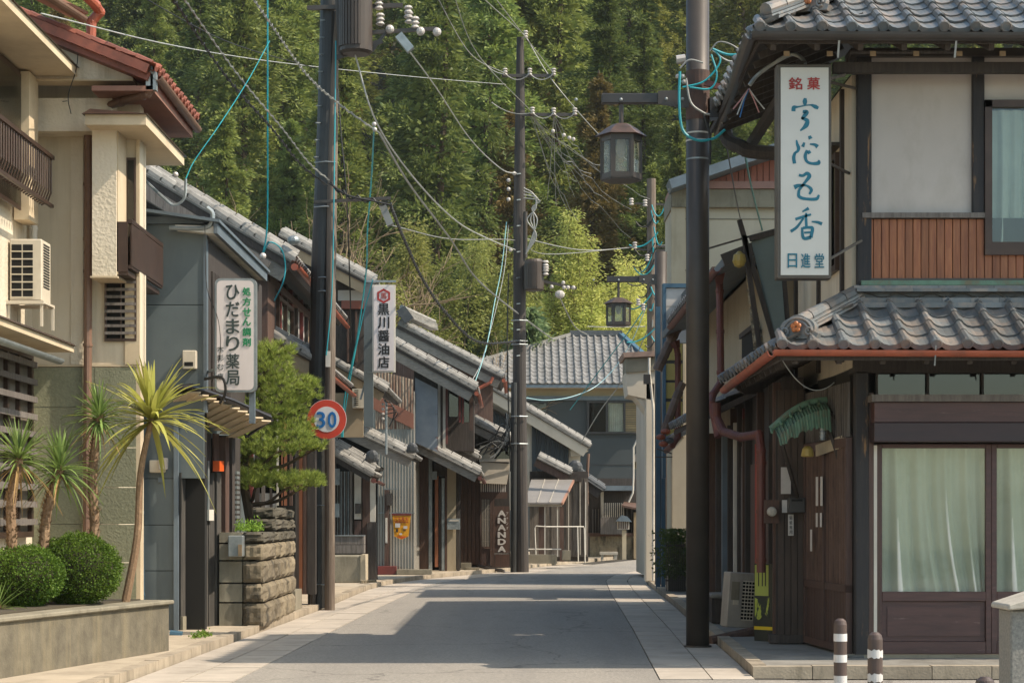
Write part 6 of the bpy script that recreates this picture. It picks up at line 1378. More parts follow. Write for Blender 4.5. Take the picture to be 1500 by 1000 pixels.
# ---- E: white plastered storehouse
hE = thing('storehouse', (1.5, 66, .1), 'white plastered house with dark board bands under a long sloping tiled roof', 'house')
rake_roof(hE, W(660, 530, 66), W(864, 652, 66), 8, kura, None, bh=.34, thick=.1, tm=tilel, rt=.075)
FE = FF(66.5)
MB(FE).RP([(690, 556), (850, 652), (850, 720), (690, 760)], 0, 7).build('plaster_wall', kura, hE)
MB(FF(66.3)).RP([(836, 648), (862, 660), (850, 668), (836, 668)], 0, .3).build('eave_corbel', kura, hE)
for a, c, t0, t1, y1 in ((699, 752, 587, 616, 660), (779, 833, 622, 657, 690)):
    n_ = 8
    for i in range(n_):
        p0, p1 = lerp(a, c, i/n_), lerp(a, c, (i+1)/n_)
        if p0 > 742 and a < 750: pass
        MB(FF(66.42)).RP([(p0+.2, lerp(t0, t1, i/n_)+1), (p1-.2, lerp(t0, t1, (i+1)/n_)+1), (p1-.2, y1), (p0+.2, y1)], 0, .07).build('dark_board', charband, hE)
    MB().beam(W(a, t0, 66.35), W(c, t1, 66.35), .08, .07).build('board_cap', darkwood, hE)
elbowed([W(862, 664, 66), W(860, 700, 66), W(860, 740, 66)], .05, brownpipe, hE)
rake_roof(hE, W(788, 668, 64), W(836, 692, 64), 2, brownwood, None, bh=.25, thick=.1, tm=tilel, rt=.09)
rake_roof(hE, W(838, 686, 66), W(884, 716, 66), 5, darkwood, None, bh=.25, thick=.12, tm=tiled, rt=.09)
onimini(hE, W(843, 684, 65.8), .24)
FE2 = FF(64.6)
MB(FE2).R(776, 862, 690, 822, .15, .4).build('wall_core', darkwood, hE)
px = 776
while px < 862: w_ = random.uniform(6, 10); MB(FE2).R(px, min(862, px+w_)-.25, 700, 815, random.uniform(-.01, .02), .14).build('wall_board', porchboard, hE); px += w_
for a in (832, 849, 857): MB(FE2).R(a, a+1.6, 706, 812, -.06, -.012).build('post', whitepl if a > 850 else granitel, hE)
MB(FE2).R(828, 852, 696, 705, -.1, -.02).build('lintel', darkwood, hE)
# porch
t = thing('porch', W(805, 700, 63), 'lean-to porch with pale sheet roof and thin posts beside the middle pole', 'porch')
pr = MB(); zA = Z(704, 63); pr.hexa([(X(769, 61.5), 61.5, Z(738, 61.5)), (X(823, 61.5), 61.5, Z(738, 61.5)), (X(839, 64), 64, Z(705, 64)), (X(778, 64), 64, Z(705, 64)), (X(769, 61.5), 61.5, Z(735.5, 61.5)), (X(823, 61.5), 61.5, Z(735.5, 61.5)), (X(839, 64), 64, Z(702, 64)), (X(778, 64), 64, Z(702, 64))]); pr.build('roof_sheet', mat('pale_roof_sheet', '8f8a84', '7c7772', sc=1, rough=.5, bump=0), t)
MB().beam(W(823, 738, 61.45), W(840, 704, 64), .06, .08).build('edge_trim', mat('salmon_trim', 'a87c66', rough=.6, bump=0), t)
for f in (.33, .66): MB().beam(W(lerp(769, 823, f), 735, 61.48), W(lerp(778, 839, f), 701.5, 64), .02, .02).build('seam', granitel, t)
MB(FF(61.6)).R(770, 823, 738.5, 741.5, 0, .06).build('edge_trim', granitel, t)
for a, c in ((789, 797), (820, 826), (816, 817.5), (797.5, 799)): MB(FF(61.8)).R(a, c, 742, 815 if a != 820 else 822, 0, .08).build('post', brownwood if c-a > 3 else whitepl, t)
t = thing('low_wall', W(800, 825, 60.5), 'mossy low concrete wall in front of the porch', 'wall'); MB(FF(60.6)).R(773, 816, 812, 825, 0, .5).build('wall_face', concm, t); MB(FF(61)).R(824, 836, 806, 820, 0, .5).build('step', concm, t)
t = thing('handrail', W(822, 775, 61), 'thin white tubular handrail in front of the weathered boards', 'railing')
b = MB().tube([W(785, 812, 61), W(783.5, 773, 61), W(785, 770, 61), W(800, 771, 61), W(855, 771, 61.5), W(856, 775, 61.5), W(857, 824, 61.5)], .02, 6); b.build('rail_tube', whitepl, t)
MB().tube([W(773, 804, 61), W(822, 804, 61)], .02, 5).build('rail_tube', whitepl, t); MB().tube([W(846, 771, 61.3), W(847, 822, 61.3)], .02, 5).build('rail_tube', whitepl, t)
# ---- F: dark shed + stone base closing the street
hF = thing('lattice_shed', (8, 74, 0), 'dark timber lattice front on a mossy stone base at the bend of the road', 'house')
FFa = FF(74.5)
MB(FFa).R(862, 1000, 700, 822, .3, 3).build('wall_core', darkwood, hF)
MB(FFa).R(864, 1000, 785, 822, .0, .29).build('stone_base', stonem, hF)
MB(FFa).R(860, 1000, 780, 785, -.1, .3).build('sill', brownwood, hF)
MB(FF(74)).R(880, 916, 757, 782, 0, .5).build('boarded_panel', greywood, hF)
for i in range(11): MB(FF(74)).R(883+i*3, 884.2+i*3, 736, 757, 0, .06).build('lattice_bar', granitel, hF)
for a in (868, 872, 876, 918, 925, 935, 944): MB(FFa).R(a, a+1.6, 745, 780, .1, .29).build('lattice_bar', greywood, hF)
MB(FF(73.8)).R(876, 930, 711, 718, 0, 1.2).build('roof_sheet', bluegrey2, hF)
MB(FF(73.8)).R(862, 900, 690+19, 712, .2, 1.2).build('roof_sheet', darkmetal, hF)
MB().hexa([W(911, 742, 73), W(940, 748, 73), W(944, 740, 75), W(914, 737, 75), W(911, 739, 73), W(940, 745, 73), W(944, 737, 75), W(914, 734, 75)]).build('small_roof', brownwood, hF)
for a, c, m_ in ((928, 934, tanplaster), (940, 944, tanplaster), (880, 884, granitel)): MB(FFa).R(a, c, 750 if a > 900 else 720, 818 if a > 900 else 782, -.15, .1).build('post', m_, hF)
t = thing('signpost_lantern', W(914, 818, 72), 'small roofed wooden lantern box on a post in front of the dark shed', 'lantern')
MB(FF(72)).R(911.5, 917.5, 776, 819, 0, .15).build('post', yplaster, t); MB(FF(71.9)).R(905, 922, 762, 775, 0, .4).build('lantern_box', granitel, t)
for i in range(5): MB(FF(71.88)).R(906+i*3.2, 907.4+i*3.2, 763, 774, 0, .015).build('lattice_bar', brownwood, t)
MB(FF(71.8)).RP([(903, 763), (911, 754), (919, 756), (926, 764)], 0, .6).build('lantern_roof', bluegrey2, t)
t = thing('stone_bench', W(893, 818, 71), 'low pale stone bench at the far edge of the road', 'bench'); MB(FF(71)).R(879, 905, 808, 812, 0, .5).build('seat', granitel, t); MB(FF(71.05)).R(881, 884, 812.2, 819, 0, .4).build('leg', granitel, t); MB(FF(71.05)).R(899, 904, 812.2, 819, 0, .4).build('leg', granitel, t)
# ---- G: big house closing the street
hG = thing('end_house', (3, 86, 0), 'large two storey house with silvery hipped tile roof and blue-grey walls closing the street', 'house')
YG = 86; FGg = FF(YG)
MB(FGg).R(640, 1010, 582, 830, .05, 8).build('core_wall', mat('dark_blue_grey_render', '3f4445', '373c3d', sc=.4, rough=.8, bump=.05, rnd=0, stain='39413f', ssc=.5, sst=(1, 1, .4), samt=.4), hG)
MB(FGg).R(640, 1010, 561, 582, .0, 8).build('upper_band', mat('greenish_cream_band', 'a39a80', '948b72', sc=.6, rough=.85, bump=.05, rnd=0), hG)
MB(FGg).R(640, 1010, 580, 586, -.12, .04).build('band_trim', bluegrey2, hG)
for y in (640, 680): MB(FGg).R(800, 1000, y, y+.8, .03, .06).build('wall_joint', darkmetal2, hG)
w = MB(FGg).R(860, 944, 587, 589.5, -.1, .04).R(860, 944, 632.5, 635, -.1, .04).R(860, 863, 589.6, 632.4, -.1, .04).R(887.5, 890, 589.6, 632.4, -.1, .04).R(913.5, 916, 589.6, 632.4, -.1, .04).build('window', darkmetal2, hG)
MB(FGg).R(863.2, 887.3, 589.8, 632.3, 0, .01).build('pane', paned, w); MB(FGg).R(890.2, 913.3, 589.8, 632.3, 0, .01).build('pane', pane, w)
MB(FGg).R(864, 886, 590, 632, .03, .04).build('blind', curtainb, w); curtain(FGg, 891, 913, 590, 632, .035, papr, hG, 7, .01)
for i in range(14): MB(FGg).R(916.3, 944, 588+i*3.35, 590.6+i*3.35, -.08, -.02).build('shutter_slat', mat('straw_blind', '8c7b5b', rough=.8) if i == 0 else MATS['straw_blind'], hG)
w = MB(FGg).R(772, 802, 588, 590, -.1, .04).R(772, 802, 602, 604, -.1, .04).R(772, 774, 590, 602, -.1, .04).R(800, 802, 590, 602, -.1, .04).build('window', darkmetal2, hG)
MB(FGg).R(774, 800, 590, 602, 0, .01).build('pane', paned, w)
# hip roof with tiles
eaY = YG-.9; zE_ = Z(563, eaY); zR = Z(492, YG+3.2); xl, xr_ = X(590, eaY), X(990, eaY); rl_, rr_ = X(838, YG+3.2), X(908, YG+3.2)
sl_ = (zR-zE_)/4.1; an = math.atan(sl_); V = Vector((0, cos(an), sin(an)))
b = MB(); b.add([(xl, eaY, zE_), (xr_, eaY, zE_), (rr_, YG+3.2, zR), (rl_, YG+3.2, zR)], [(0, 1, 2, 3)]); b.add([(xl, eaY, zE_), (rl_, YG+3.2, zR), (rl_, YG+6, zR), (xl, YG+9, zE_)], [(0, 1, 2, 3)]); b.add([(xr_, eaY, zE_), (rr_, YG+3.2, zR), (rr_, YG+6, zR), (xr_, YG+9, zE_)], [(0, 1, 2, 3)]); b.build('roof_underlay', darkmetal2, hG)
TF = tile_mesh(.32, .41, 'roof_tile', tilefar); TFe = tile_mesh(.32, .41, 'eave_tile', tilefar, True)
nvv = int(4.1/cos(an)/.36); kk = (rl_-xl)/4.1; kr_ = (xr_-rr_)/4.1
lay_tiles(hG, (xl, eaY, zE_+.03), (1, 0, 0), V, .32, .36, int((xr_-xl)/.32)+1, nvv, TF, TFe, lambda u, v: u < v*cos(an)*kk or u > (xr_-xl)-v*cos(an)*kr_)
MB().beam((xl, eaY, zE_+.08), (rl_, YG+3.2, zR+.1), .2, .14).build('hip_ridge', tilel, hG); MB().beam((xr_, eaY, zE_+.08), (rr_, YG+3.2, zR+.1), .24, .16).build('hip_ridge', bluesteel, hG)
MB().beam((rl_-.1, YG+3.2, zR+.12), (rr_+.1, YG+3.2, zR+.12), .3, .24).build('main_ridge', tiled, hG)
MB().box(xl, xr_, eaY-.02, eaY+.04, zE_-.14, zE_-.01).build('fascia', bluegrey2, hG)
MB().box(xl+.1, xr_-.1, eaY+.05, YG, zE_-.12, zE_-.06).build('soffit', soffitm, hG)
# ================================================ buildings further back on the right
r2 = thing('lane_house', (3.4, 27, .1), 'cream walled house behind the leaning sign on the right side', 'house')
MB().box(3.42, 8, 26.4, 36.2, .1, 5.1).build('main_wall', yplaster, r2)
MB().box(3.32, 3.42, 27.5, 33.2, .1, 2.9).build('ground_panel', yplaster, r2)
MB().hexa([(2.75, 25.75, 4.85), (8, 25.75, 6.9), (8, 36.5, 6.9), (2.75, 36.5, 4.85), (2.75, 25.75, 4.97), (8, 25.75, 7.02), (8, 36.5, 7.02), (2.75, 36.5, 4.97)]).build('roof_sheet', bluegrey2, r2)
MB().prism([(3.42, 5.1), (8, 5.1), (8, 6.8), (3.42, 5.05)], 26.4, 33).build('gable_wall', yplaster, r2)
MB().beam((2.72, 25.7, 4.9), (5, 25.7, 5.79), .06, .16).build('barge_board', darkmetal, r2)
for i in range(24): MB().tube([(2.78, 27.15+i*.27, 4.92), (2.6, 27.15+i*.27, 4.86)], .06, 7).build('eave_tile', tiled, r2)
gutter(MB(), (2.66, 25.8, 4.82), (2.66, 33.4, 4.78), .06).build('gutter', rustpipe, r2)
w = MB().box(3.3, 3.41, 27.2, 28.6, 3.35, 4.15).build('dark_window', black, r2); MB().box(3.27, 3.3, 27.1, 28.7, 4.15, 4.22).build('lintel', darkwood, r2)
# pent roof of lane house
V2 = Vector((cos(.4), 0, sin(.4)))
MB().hexa([(2.7, 26.6, 2.95), (3.45, 26.6, 3.3), (3.45, 33.2, 3.3), (2.7, 33.2, 2.95), (2.7, 26.6, 3.03), (3.45, 26.6, 3.38), (3.45, 33.2, 3.38), (2.7, 33.2, 3.03)]).build('pent_roof', darkwood, r2)
lay_tiles(r2, (2.66, 33.2, 3.06), (0, -1, 0), V2, .3, .26, 21, 3, T1, T1e)
for y, m_ in ((27.6, brownwood), (28.7, whitepl), (29.5, darkwood), (30.3, bluegrey2), (31.2, darkwood), (32.4, brownwood)): MB().box(3.2, 3.32, y, y+.12, .1, 2.95).build('post', m_, r2)
for y in (27.9, 28.9, 29.7, 31.5): MB().box(3.28, 3.319, y, y+.6, .5, 2.6).build('shutter', greywood if y < 28 else brownwood, r2)
# R3
r3 = thing('lane_house', (3.4, 39, .1), 'dark tiled house between the two lamp posts on the right side', 'house')
MB().box(3.85, 9, 38.3, 42, .1, 6.4).build('main_wall', brownwood, r3)
MB().hexa([(3.45, 38.0, 6.0), (9, 38.0, 8.2), (9, 42.2, 8.2), (3.45, 42.2, 6.0), (3.45, 38.0, 6.12), (9, 38.0, 8.32), (9, 42.2, 8.32), (3.45, 42.2, 6.12)]).build('roof_sheet', tiled, r3)
MB().hexa([(3.2, 37.6, 3.1), (3.9, 37.6, 3.45), (3.9, 41.6, 3.45), (3.2, 41.6, 3.1), (3.2, 37.6, 3.2), (3.9, 37.6, 3.55), (3.9, 41.6, 3.55), (3.2, 41.6, 3.2)]).build('pent_roof', tiled, r3)
for i in range(14): MB().tube([(3.22, 37.7+i*.28, 3.2), (3.08, 37.7+i*.28, 3.13)], .06, 7).build('eave_tile', tiled, r3)
for y, m_ in ((38.4, pinkm), (39.3, whitepl), (40.4, brownwood), (41.3, darkwood)): MB().box(3.75, 3.85, y, y+.5, .1, 3.1).build('shutter', m_, r3)
elbowed([W(990, 505, 36), W(993, 520, 36), W(993, 640, 36), W(985, 652, 36), W(976, 660, 36.4)], .055, rustpipe, r3, name='downpipe')
t = thing('roof_fragments', W(985, 540, 36), 'rusty brown verge tiles and hopper hanging at the corner behind the near lamp post', 'roof edge')
for i in range(9): MB().tube([W(1003-i*4.5, 455+i*9.5, 36), W(999-i*4.5, 466+i*9.5, 36)], .09, 8).build('verge_tile', mat('brown_tile', '6f5a4d', '5a483e', rough=.6, rnd=.2) if i == 0 else MATS['brown_tile'], t)
MB().cyl(W(988, 500, 35.9), W(992, 510, 35.9), .1, 8, .06).build('hopper', rustpipe, t)
for i in range(6): MB().tube([W(1000-i*4.6, 560+i*12, 36), W(994-i*4.0, 572+i*12, 36)], .08, 8).build('verge_tile', MATS['brown_tile'], t)
t = thing('roof_fitting', W(972, 645, 36), 'rusty orange roof fittings sticking out beside the blue post', 'roof fitting')
for a in ((968, 640), (975, 632), (980, 645), (972, 650)): MB().sphere(W(a[0], a[1], 35.8), .07, 8, 6, (1.3, 1, .8)).build('fitting', orangepipe if a[0] < 976 else tiled, t)
MB().beam(W(960, 669, 35.8), W(985, 669, 35.8), .02, .02).beam(W(962, 657, 35.8), W(984, 664, 35.8), .02, .02).build('stay', darkmetal, t)
# modern building with red gable
r4 = thing('red_gabled_building', (3.7, 46, .1), 'tall cream building with blue-grey roof edge and red ribbed gable on the right', 'building')
YR = 46.3; FR4 = FF(YR)
MB(FR4).R(985, 1500, 305, 830, 0, 2.2).build('main_wall', mat('cream_render', 'b5aa96', 'a69b86', sc=.5, rough=.85, bump=.08, rnd=0, stain='84796a', ssc=.7, samt=.3), r4)
MB(FR4).R(983, 1003, 285, 640, -.12, -.001).build('corner_pier', yplaster, r4)
MB(FR4).R(983, 1500, 279, 305, -.18, 2.2).build('concrete_band', concm, r4)
MB(FR4).R(985, 1500, 268, 278.5, -.25, 2.2).build('pink_trim', pinkm, r4)
b = MB(FR4); b.RP([(1030, 267), (1500, 100), (1500, 267)], .1, 2.2); b.build('gable_core', corrred, r4)
for i in range(26):
    p = 1037+i*9; y = 262-(p-1037)*.34
    if p < 1300: MB(FR4).RP([(p, y+2), (p+8, y-1), (p+8, 267.5), (p, 267.5)], -.05, .09).build('ribbed_panel', corrred, r4)
MB().beam(W(980, 274, YR-.5), W(1300, 165, YR-.5), .9, .22).build('roof_edge', bluegrey2, r4)
MB().beam(W(979, 278, YR-.52), W(1300, 172, YR-.52), .05, .06).build('roof_trim', granitel, r4)
MB(FR4).R(1003, 1140, 320, 321.5, -.02, -.001).build('wall_joint', concm, r4)
MB(FR4).R(1000, 1140, 395, 397, -.04, -.001).build('wall_joint', concm, r4)
# projecting blue framed sign with amber panels
t = thing('blue_framed_sign', W(985, 800, 40), 'tall blue-grey framed sign panel with amber squares behind the far lamp post', 'sign')
FBn = FF(40.5)
MB(FBn).R(971, 975.5, 415, 700, 0, .3).build('sign_frame', bluesteel, t); MB(FBn).R(975.6, 1030, 415, 421, 0, .3).build('sign_frame', bluesteel, t)
for y0, y1 in ((421.5, 448), (448.6, 472), (472.6, 502)): MB(FBn).R(976, 1030, y0, y1, .05, .2).build('white_panel', papr, t)
for y0, y1 in ((503, 527), (532, 556), (560, 583), (588, 613), (617, 640)): MB(FBn).R(976, 1000, y0, y1, .05, .2).build('amber_panel', amber, t)
MB(FBn).R(975.7, 1001, 502.2, 640, .1, .19).build('sign_backing', darkmetal, t)
t = thing('blue_post', W(967, 862, 42.5), 'pair of blue painted steel posts at the kerb by the far lamp post', 'post')
MB().box(X(961, 42.5), X(967.5, 42.5), 42.5, 42.62, .05, Z(449, 42.5)).build('post', bluesteel, t)
MB().box(X(969.5, 42.3), X(975, 42.3), 42.35, 42.5, .05, Z(640, 42.3)).build('post', bluesteel, t)
# white house with box bracket
r5 = thing('white_corner_house', (3.3, 47, .1), 'narrow pale house end with jutting eave box and round-cornered column by the far bend', 'house')
MB().box(3.4, 10, 48.6, 54.5, .1, 5.2).build('main_wall', kura, r5)
FR5 = FF(46.2)
MB(FR5).R(945, 960, 560, 852, 0, .5).build('corner_column', kura, r5, bevel=.03)
MB(FR5).RP([(916, 546), (966, 542), (966, 588), (920, 578)], 0, 1.5).build('eave_box', kura, r5)
MB(FR5).RP([(912, 517), (966, 514), (966, 522), (914, 524)], -.15, 1.8).build('eave_roof', mat('salmon_grey_trim', '9a7f70', '8a7264', rough=.7), r5)
MB(FR5).RP([(917, 524.5), (966, 522.5), (966, 542), (917, 546)], -.05, 1.4).build('eave_fascia', concm, r5)
MB(FR5).RP([(928, 579), (966, 588), (966, 618), (948, 605), (938, 590)], .05, 1.2).build('corbel', kura, r5)
elbowed([W(951, 524, 45.9), W(951, 545, 45.9), W(953, 560, 45.9), W(957, 600, 45.9), W(957, 850, 45.9)], .03, whitepl, r5)
MB(FF(45.8)).R(943, 953, 548, 562, 0, .12).build('cable_box', darkmetal2, r5)
t = thing('shrub', W(988, 850, 40.5), 'dark potted shrub behind iron fence between the lamp posts', 'shrub'); b = MB()
for i in range(2500): leafquad(b, Vector((X(990, 40.5)+random.gauss(0, .17), 40.5+random.gauss(0, .3), random.uniform(.35, 1.35))), Vector((random.gauss(0, 1), random.gauss(0, 1), .5)), .04, .09)
b.build('foliage', shrubl, t); MB().box(X(977, 40.5), X(1003, 40.5), 40.2, 40.8, .1, .4).build('pot', darkmetal2, t)
t = thing('low_fence', W(988, 830, 40), 'low black iron fence in front of the dark potted shrub', 'fence'); MB().box(X(975, 40), X(1003, 40), 40, 40.02, 1.0, 1.03).box(X(975, 40), X(1003, 40), 40, 40.02, .3, .33).build('rail', darkmetal2, t)
for i in range(10): MB().box(X(976+i*2.8, 40), X(976+i*2.8, 40)+.012, 40, 40.015, .1, 1.1).build('bar', darkmetal2, t)
# hanging lamp near white column
t = thing('street_sign_lamp', W(930, 690, 60), 'small roofed wall lantern on a bent white pole near the pale column', 'lantern')
MB().tube([W(928, 700, 60), W(928, 655, 60), W(935, 640, 60), W(945, 622, 60)], .03, 6).tube([W(928, 700, 60), W(927, 722, 60), W(921, 735, 60)], .03, 6).build('bent_pole', whitepl, t)
MB(FF(60)).RP([(926, 676), (932, 664), (944, 664), (946, 676)], 0, .4).build('lantern_roof', tilel, t); MB(FF(60.05)).R(930, 944, 676.3, 686, 0, .3).build('lantern_box', amber, t)
for i in range(4): MB(FF(60.02)).R(930+i*4.2, 931.4+i*4.2, 676.4, 686, 0, .02).build('bar', darkmetal, t)
# bollards
t0 = None
def bollard(px, Y, top_py, lab, worn=False):
    r = .052; x = X(px, Y); H = Z(top_py, Y)
    o = thing('bollard', (x, Y, 0), lab, 'bollard', 'striped bollards at the corner')
    MB().lathe([(r, 0), (r, H-.05), (r*.85, H-.02), (r*.45, H-.002)], (x, Y, 0), 20).build('tube', mat('brown_bollard_paint', '51413a', '433530', sc=5, rough=.5, bump=.02) if 'brown_bollard_paint' not in MATS else MATS['brown_bollard_paint'], o, smooth=False)
    for k in range(3):
        z = H-.15-k*.165; b = MB(); n = 20; vs = []
        for q in range(n):
            a = 2*pi*q/n; j = (random.uniform(-.012, .004) if worn else 0); vs += [(x+(r+.0015)*cos(a), Y+(r+.0015)*sin(a), z-.03-j), (x+(r+.0015)*cos(a), Y+(r+.0015)*sin(a), z+.03+j)]
        b.add(vs, [(2*q, 2*((q+1) % n), 2*((q+1) % n)+1, 2*q+1) for q in range(n)]); b.build('reflective_band', trafficwhite, o)
bollard(1231, 15.7, 905, 'tallest brown bollard with three clean white bands, left of its neighbours')
bollard(1282, 13.8, 925, 'second brown bollard with chipped white bands in front of the glass door', True)
bollard(1443, 10, 990, 'nearest bollard of which only the brown top shows at the bottom edge')
# granite post
t = thing('granite_post', (3.1, 12, 0), 'speckled granite parapet post with pale sloped coping at the lower right corner', 'parapet')
MB().box(3.006, 3.4, 12, 12.3, 0, Z(893, 12)).build('post', granite, t, bevel=.01)
MB().hexa([(2.975, 11.94, Z(893, 12)), (3.6, 11.94, Z(880, 12)), (3.6, 12.38, Z(880, 12)), (2.975, 12.38, Z(893, 12)), (2.98, 11.94, Z(885, 12)), (3.6, 11.94, Z(835, 12)), (3.6, 12.38, Z(835, 12)), (2.98, 12.38, Z(885, 12))]).build('coping', granitel, t, bevel=.008)
# ================================================ pine in front of the first townhouse
pn = thing('pine_tree', W(420, 760, 30.6), 'layered garden pine with bright needles overhanging the stone wall', 'tree')
random.seed(91)
b = MB().tube(catmull([(-4.15, 30.4, 0), (-3.95, 30.3, 1.2), (-4.1, 30.4, 2.3), (-3.9, 30.6, 3.2), (-3.7, 30.5, 4.2)], 4), .1, 8, True, .03)
pads = [(385, 540, 38, 30, 30.4), (420, 570, 45, 26, 30.4), (395, 600, 40, 22, 30.2), (428, 628, 30, 22, 30.3), (405, 650, 52, 24, 30.0), (375, 700, 30, 20, 30.0), (420, 706, 48, 16, 30.2), (360, 600, 25, 60, 30.9), (430, 596, 20, 20, 30.6), (458, 654, 18, 9, 30.2), (398, 515, 30, 14, 30.5), (378, 670, 25, 22, 30.5), (445, 705, 26, 14, 30.4)]
nd = MB()
for px, py, rx, ry, Y in pads:
    c = W(px, py, Y); RX = rx*Y/F*1.06; RZ = ry*Y/F*1.1
    b.tube(catmull([(-4.0, 30.4, c.z-.35), ((c.x-4.0)/2, (30.4+Y)/2, c.z-.3), (c.x, Y, c.z-RZ*.5), (c.x+RX*.5, Y-.1, c.z-RZ*.2)], 3), .035, 5, False, .012)
    for i in range(int(rx*ry*.16)+18):
        a = random.uniform(0, 6.28); r = random.random()**.5
        p = c+Vector((RX*r*cos(a)*1.05, RX*.8*r*sin(a), RZ*(random.uniform(-.9, .9)*(1-.55*r*r))))
        ax = Vector((cos(a)*r*.7, sin(a)*r*.7, .9)).normalized()
        for k in range(26):
            d = (ax+Vector((random.gauss(0, .55), random.gauss(0, .55), random.gauss(0, .4)))).normalized(); L_ = random.uniform(.08, .13)
            s_ = d.cross(Vector((random.gauss(0, 1), random.gauss(0, 1), random.gauss(0, 1)))).normalized()*.0045
            nd.add([p-s_, p+s_, p+d*L_], [(0, 1, 2)])
b.build('trunk', bark, pn); nd.build('foliage', pinel, pn)
# ================================================ utility poles
def insulator(c, s, parent, m=insul, stack=3):
    c = Vector(c); b = MB(); pr = []
    for k in range(stack): pr += [(.035*s, -.05*s+k*.07*s), (.075*s, -.03*s+k*.07*s), (.05*s, .005*s+k*.07*s)]
    b.lathe(pr, c, 10); return b.build('insulator', m, parent)
def ballins(c, r, parent): return MB().sphere(c, r, 10, 7).build('insulator', insul, parent)
def transformer(parent, px0, px1, py0, py1, Y, nm='transformer'):
    c = W((px0+px1)/2, py1, Y); w = (px1-px0)*Y/F/2; h = (py1-py0)*Y/F
    tt = MB().lathe([(w*.8, 0), (w*.98, .04*h), (w*.98, .92*h), (w*.8, h)], c, 20).build(nm, mat('transformer_paint', '45392f', '392f28', sc=2, rough=.5, bump=.03) if 'transformer_paint' not in MATS else MATS['transformer_paint'], parent)
    for i in range(9):
        a = pi*1.08+i*.2; MB().beam(c+Vector((cos(a)*w*1.0, sin(a)*w, .1*h)), c+Vector((cos(a)*w, sin(a)*w, .85*h)), .045, .03, (cos(a), sin(a), 0)).build('cooling_fin', MATS['transformer_paint'], tt)
    return tt
p1 = thing('utility_pole', W(473, 892, 34.2), 'large double utility pole with black sleeve and transformer beside the speed limit sign', 'utility pole')
bx_ = [(472, 892), (474, 640), (476, 400), (480, 180), (484, -60)]
MB().tube([W(467, 890, 34.3), W(466, 640, 34.3), W(471, 400, 34.3), (W(479, 180, 34.3)), W(484, -60, 34.3)], [.19, .19, .185, .17, .15], 18).build('sleeved_pole', blackpole, p1, smooth=False)
MB().tube([W(483, 894, 34.0), W(483, 640, 34.0), W(485, 400, 34.1), W(488, 180, 34.2), W(490, -60, 34.3)], [.088, .088, .085, .085, .08], 14).build('grey_pole', woodpole, p1)
MB().tube([W(458, 895, 34.05), W(461, 640, 34.05)], .05, 8).build('side_pipe', darkmetal, p1)
for y in (240, 305, 408, 428, 640, 652, 740, 855):
    x0 = lerp(481, 472, min(1, y/700)); MB().tube([W(x0-16, y, 34.3)+Vector((0, -.12, 0)), W(x0, y, 34.3)+Vector((0, -.22, 0)), W(x0+14, y+1, 34.3)+Vector((.02, -.22, 0))], .012, 5).build('band', galv, p1)
for i in range(9): y = 230-i*25; MB().cyl(W(468+i*1.2, y, 34.2), W(460+i*1.2, y, 34.0), .012, 5).build('step_bolt', galv, p1)
MB(FF(33.8)).R(477, 483.5, 514, 537, 0, .05).build('number_plate', whitepl, p1)
tf = transformer(p1, 497, 546, -20, 80, 33.9)
MB().beam(W(492, 85, 34), W(560, 60, 34), .06, .08).beam(W(495, -5, 34), W(500, 80, 34), .1, .1).beam(W(545, 75, 34), W(572, 38, 34), .05, .05).build('transformer_bracket', darkmetal, p1)
MB().beam(W(540, 48, 34), W(640, 42, 34), .06, .06).beam(W(450, 12, 34.1), W(590, 8, 34.1), .07, .07).beam(W(460, 296, 33.9), W(572, 290, 33.9), .06, .05).build('crossarm', darkmetal, p1)
for px, py in ((555, 10), (557, 33), (599, 30), (608, 38), (598, 22)): insulator(W(px, py, 34), 1.05, p1)
for px, py in ((571, 43), (616, 46), (640, 47)): ballins(W(px, py, 33.9), .075, p1)
MB().beam(W(584, 52, 33.8), W(602, 74, 33.8), .16, .14).build('cutout_switch', galv, p1)
for px, py in ((548, 182), (549, 190)): ballins(W(px, py, 33.9), .04, p1)
MB().beam(W(560, 300, 33.9), W(572, 330, 33.9), .14, .12).build('cable_joint_box', cableg, p1)
# speed limit sign
t = thing('speed_limit_sign', W(478, 614, 33.2), 'round red bordered speed limit sign reading 30 on the near pole', 'road sign')
c = W(478.5, 614, 33.2); r = 28.5*33.2/F
MB().lathe([(r, .0), (r, -.012)], c, 40, 'y').build('red_ring', trafficred, t)
MB().lathe([(r*1.02, .02), (r*1.02, .001)], c, 40, 'y').build('sign_rim', trafficwhite, t)
MB().lathe([(r*.655, -.013), (r*.655, -.018)], c, 40, 'y').build('white_disc', trafficwhite, t)
F30 = FF(33.18)
put_glyph(F30, '3', 470, 614.5, 13, 24, trafficblue, t, -.004, .02); put_glyph(F30, '0', 486.5, 614.5, 13, 24, trafficblue, t, -.004, .02)
MB().box(c.x-.3, c.x+.1, 33.25, 33.28, c.z-.02, c.z+.02).box(c.x-.02, c.x+.02, 33.23, 33.26, c.z-.22, c.z+.22).build('bracket', galv, t)
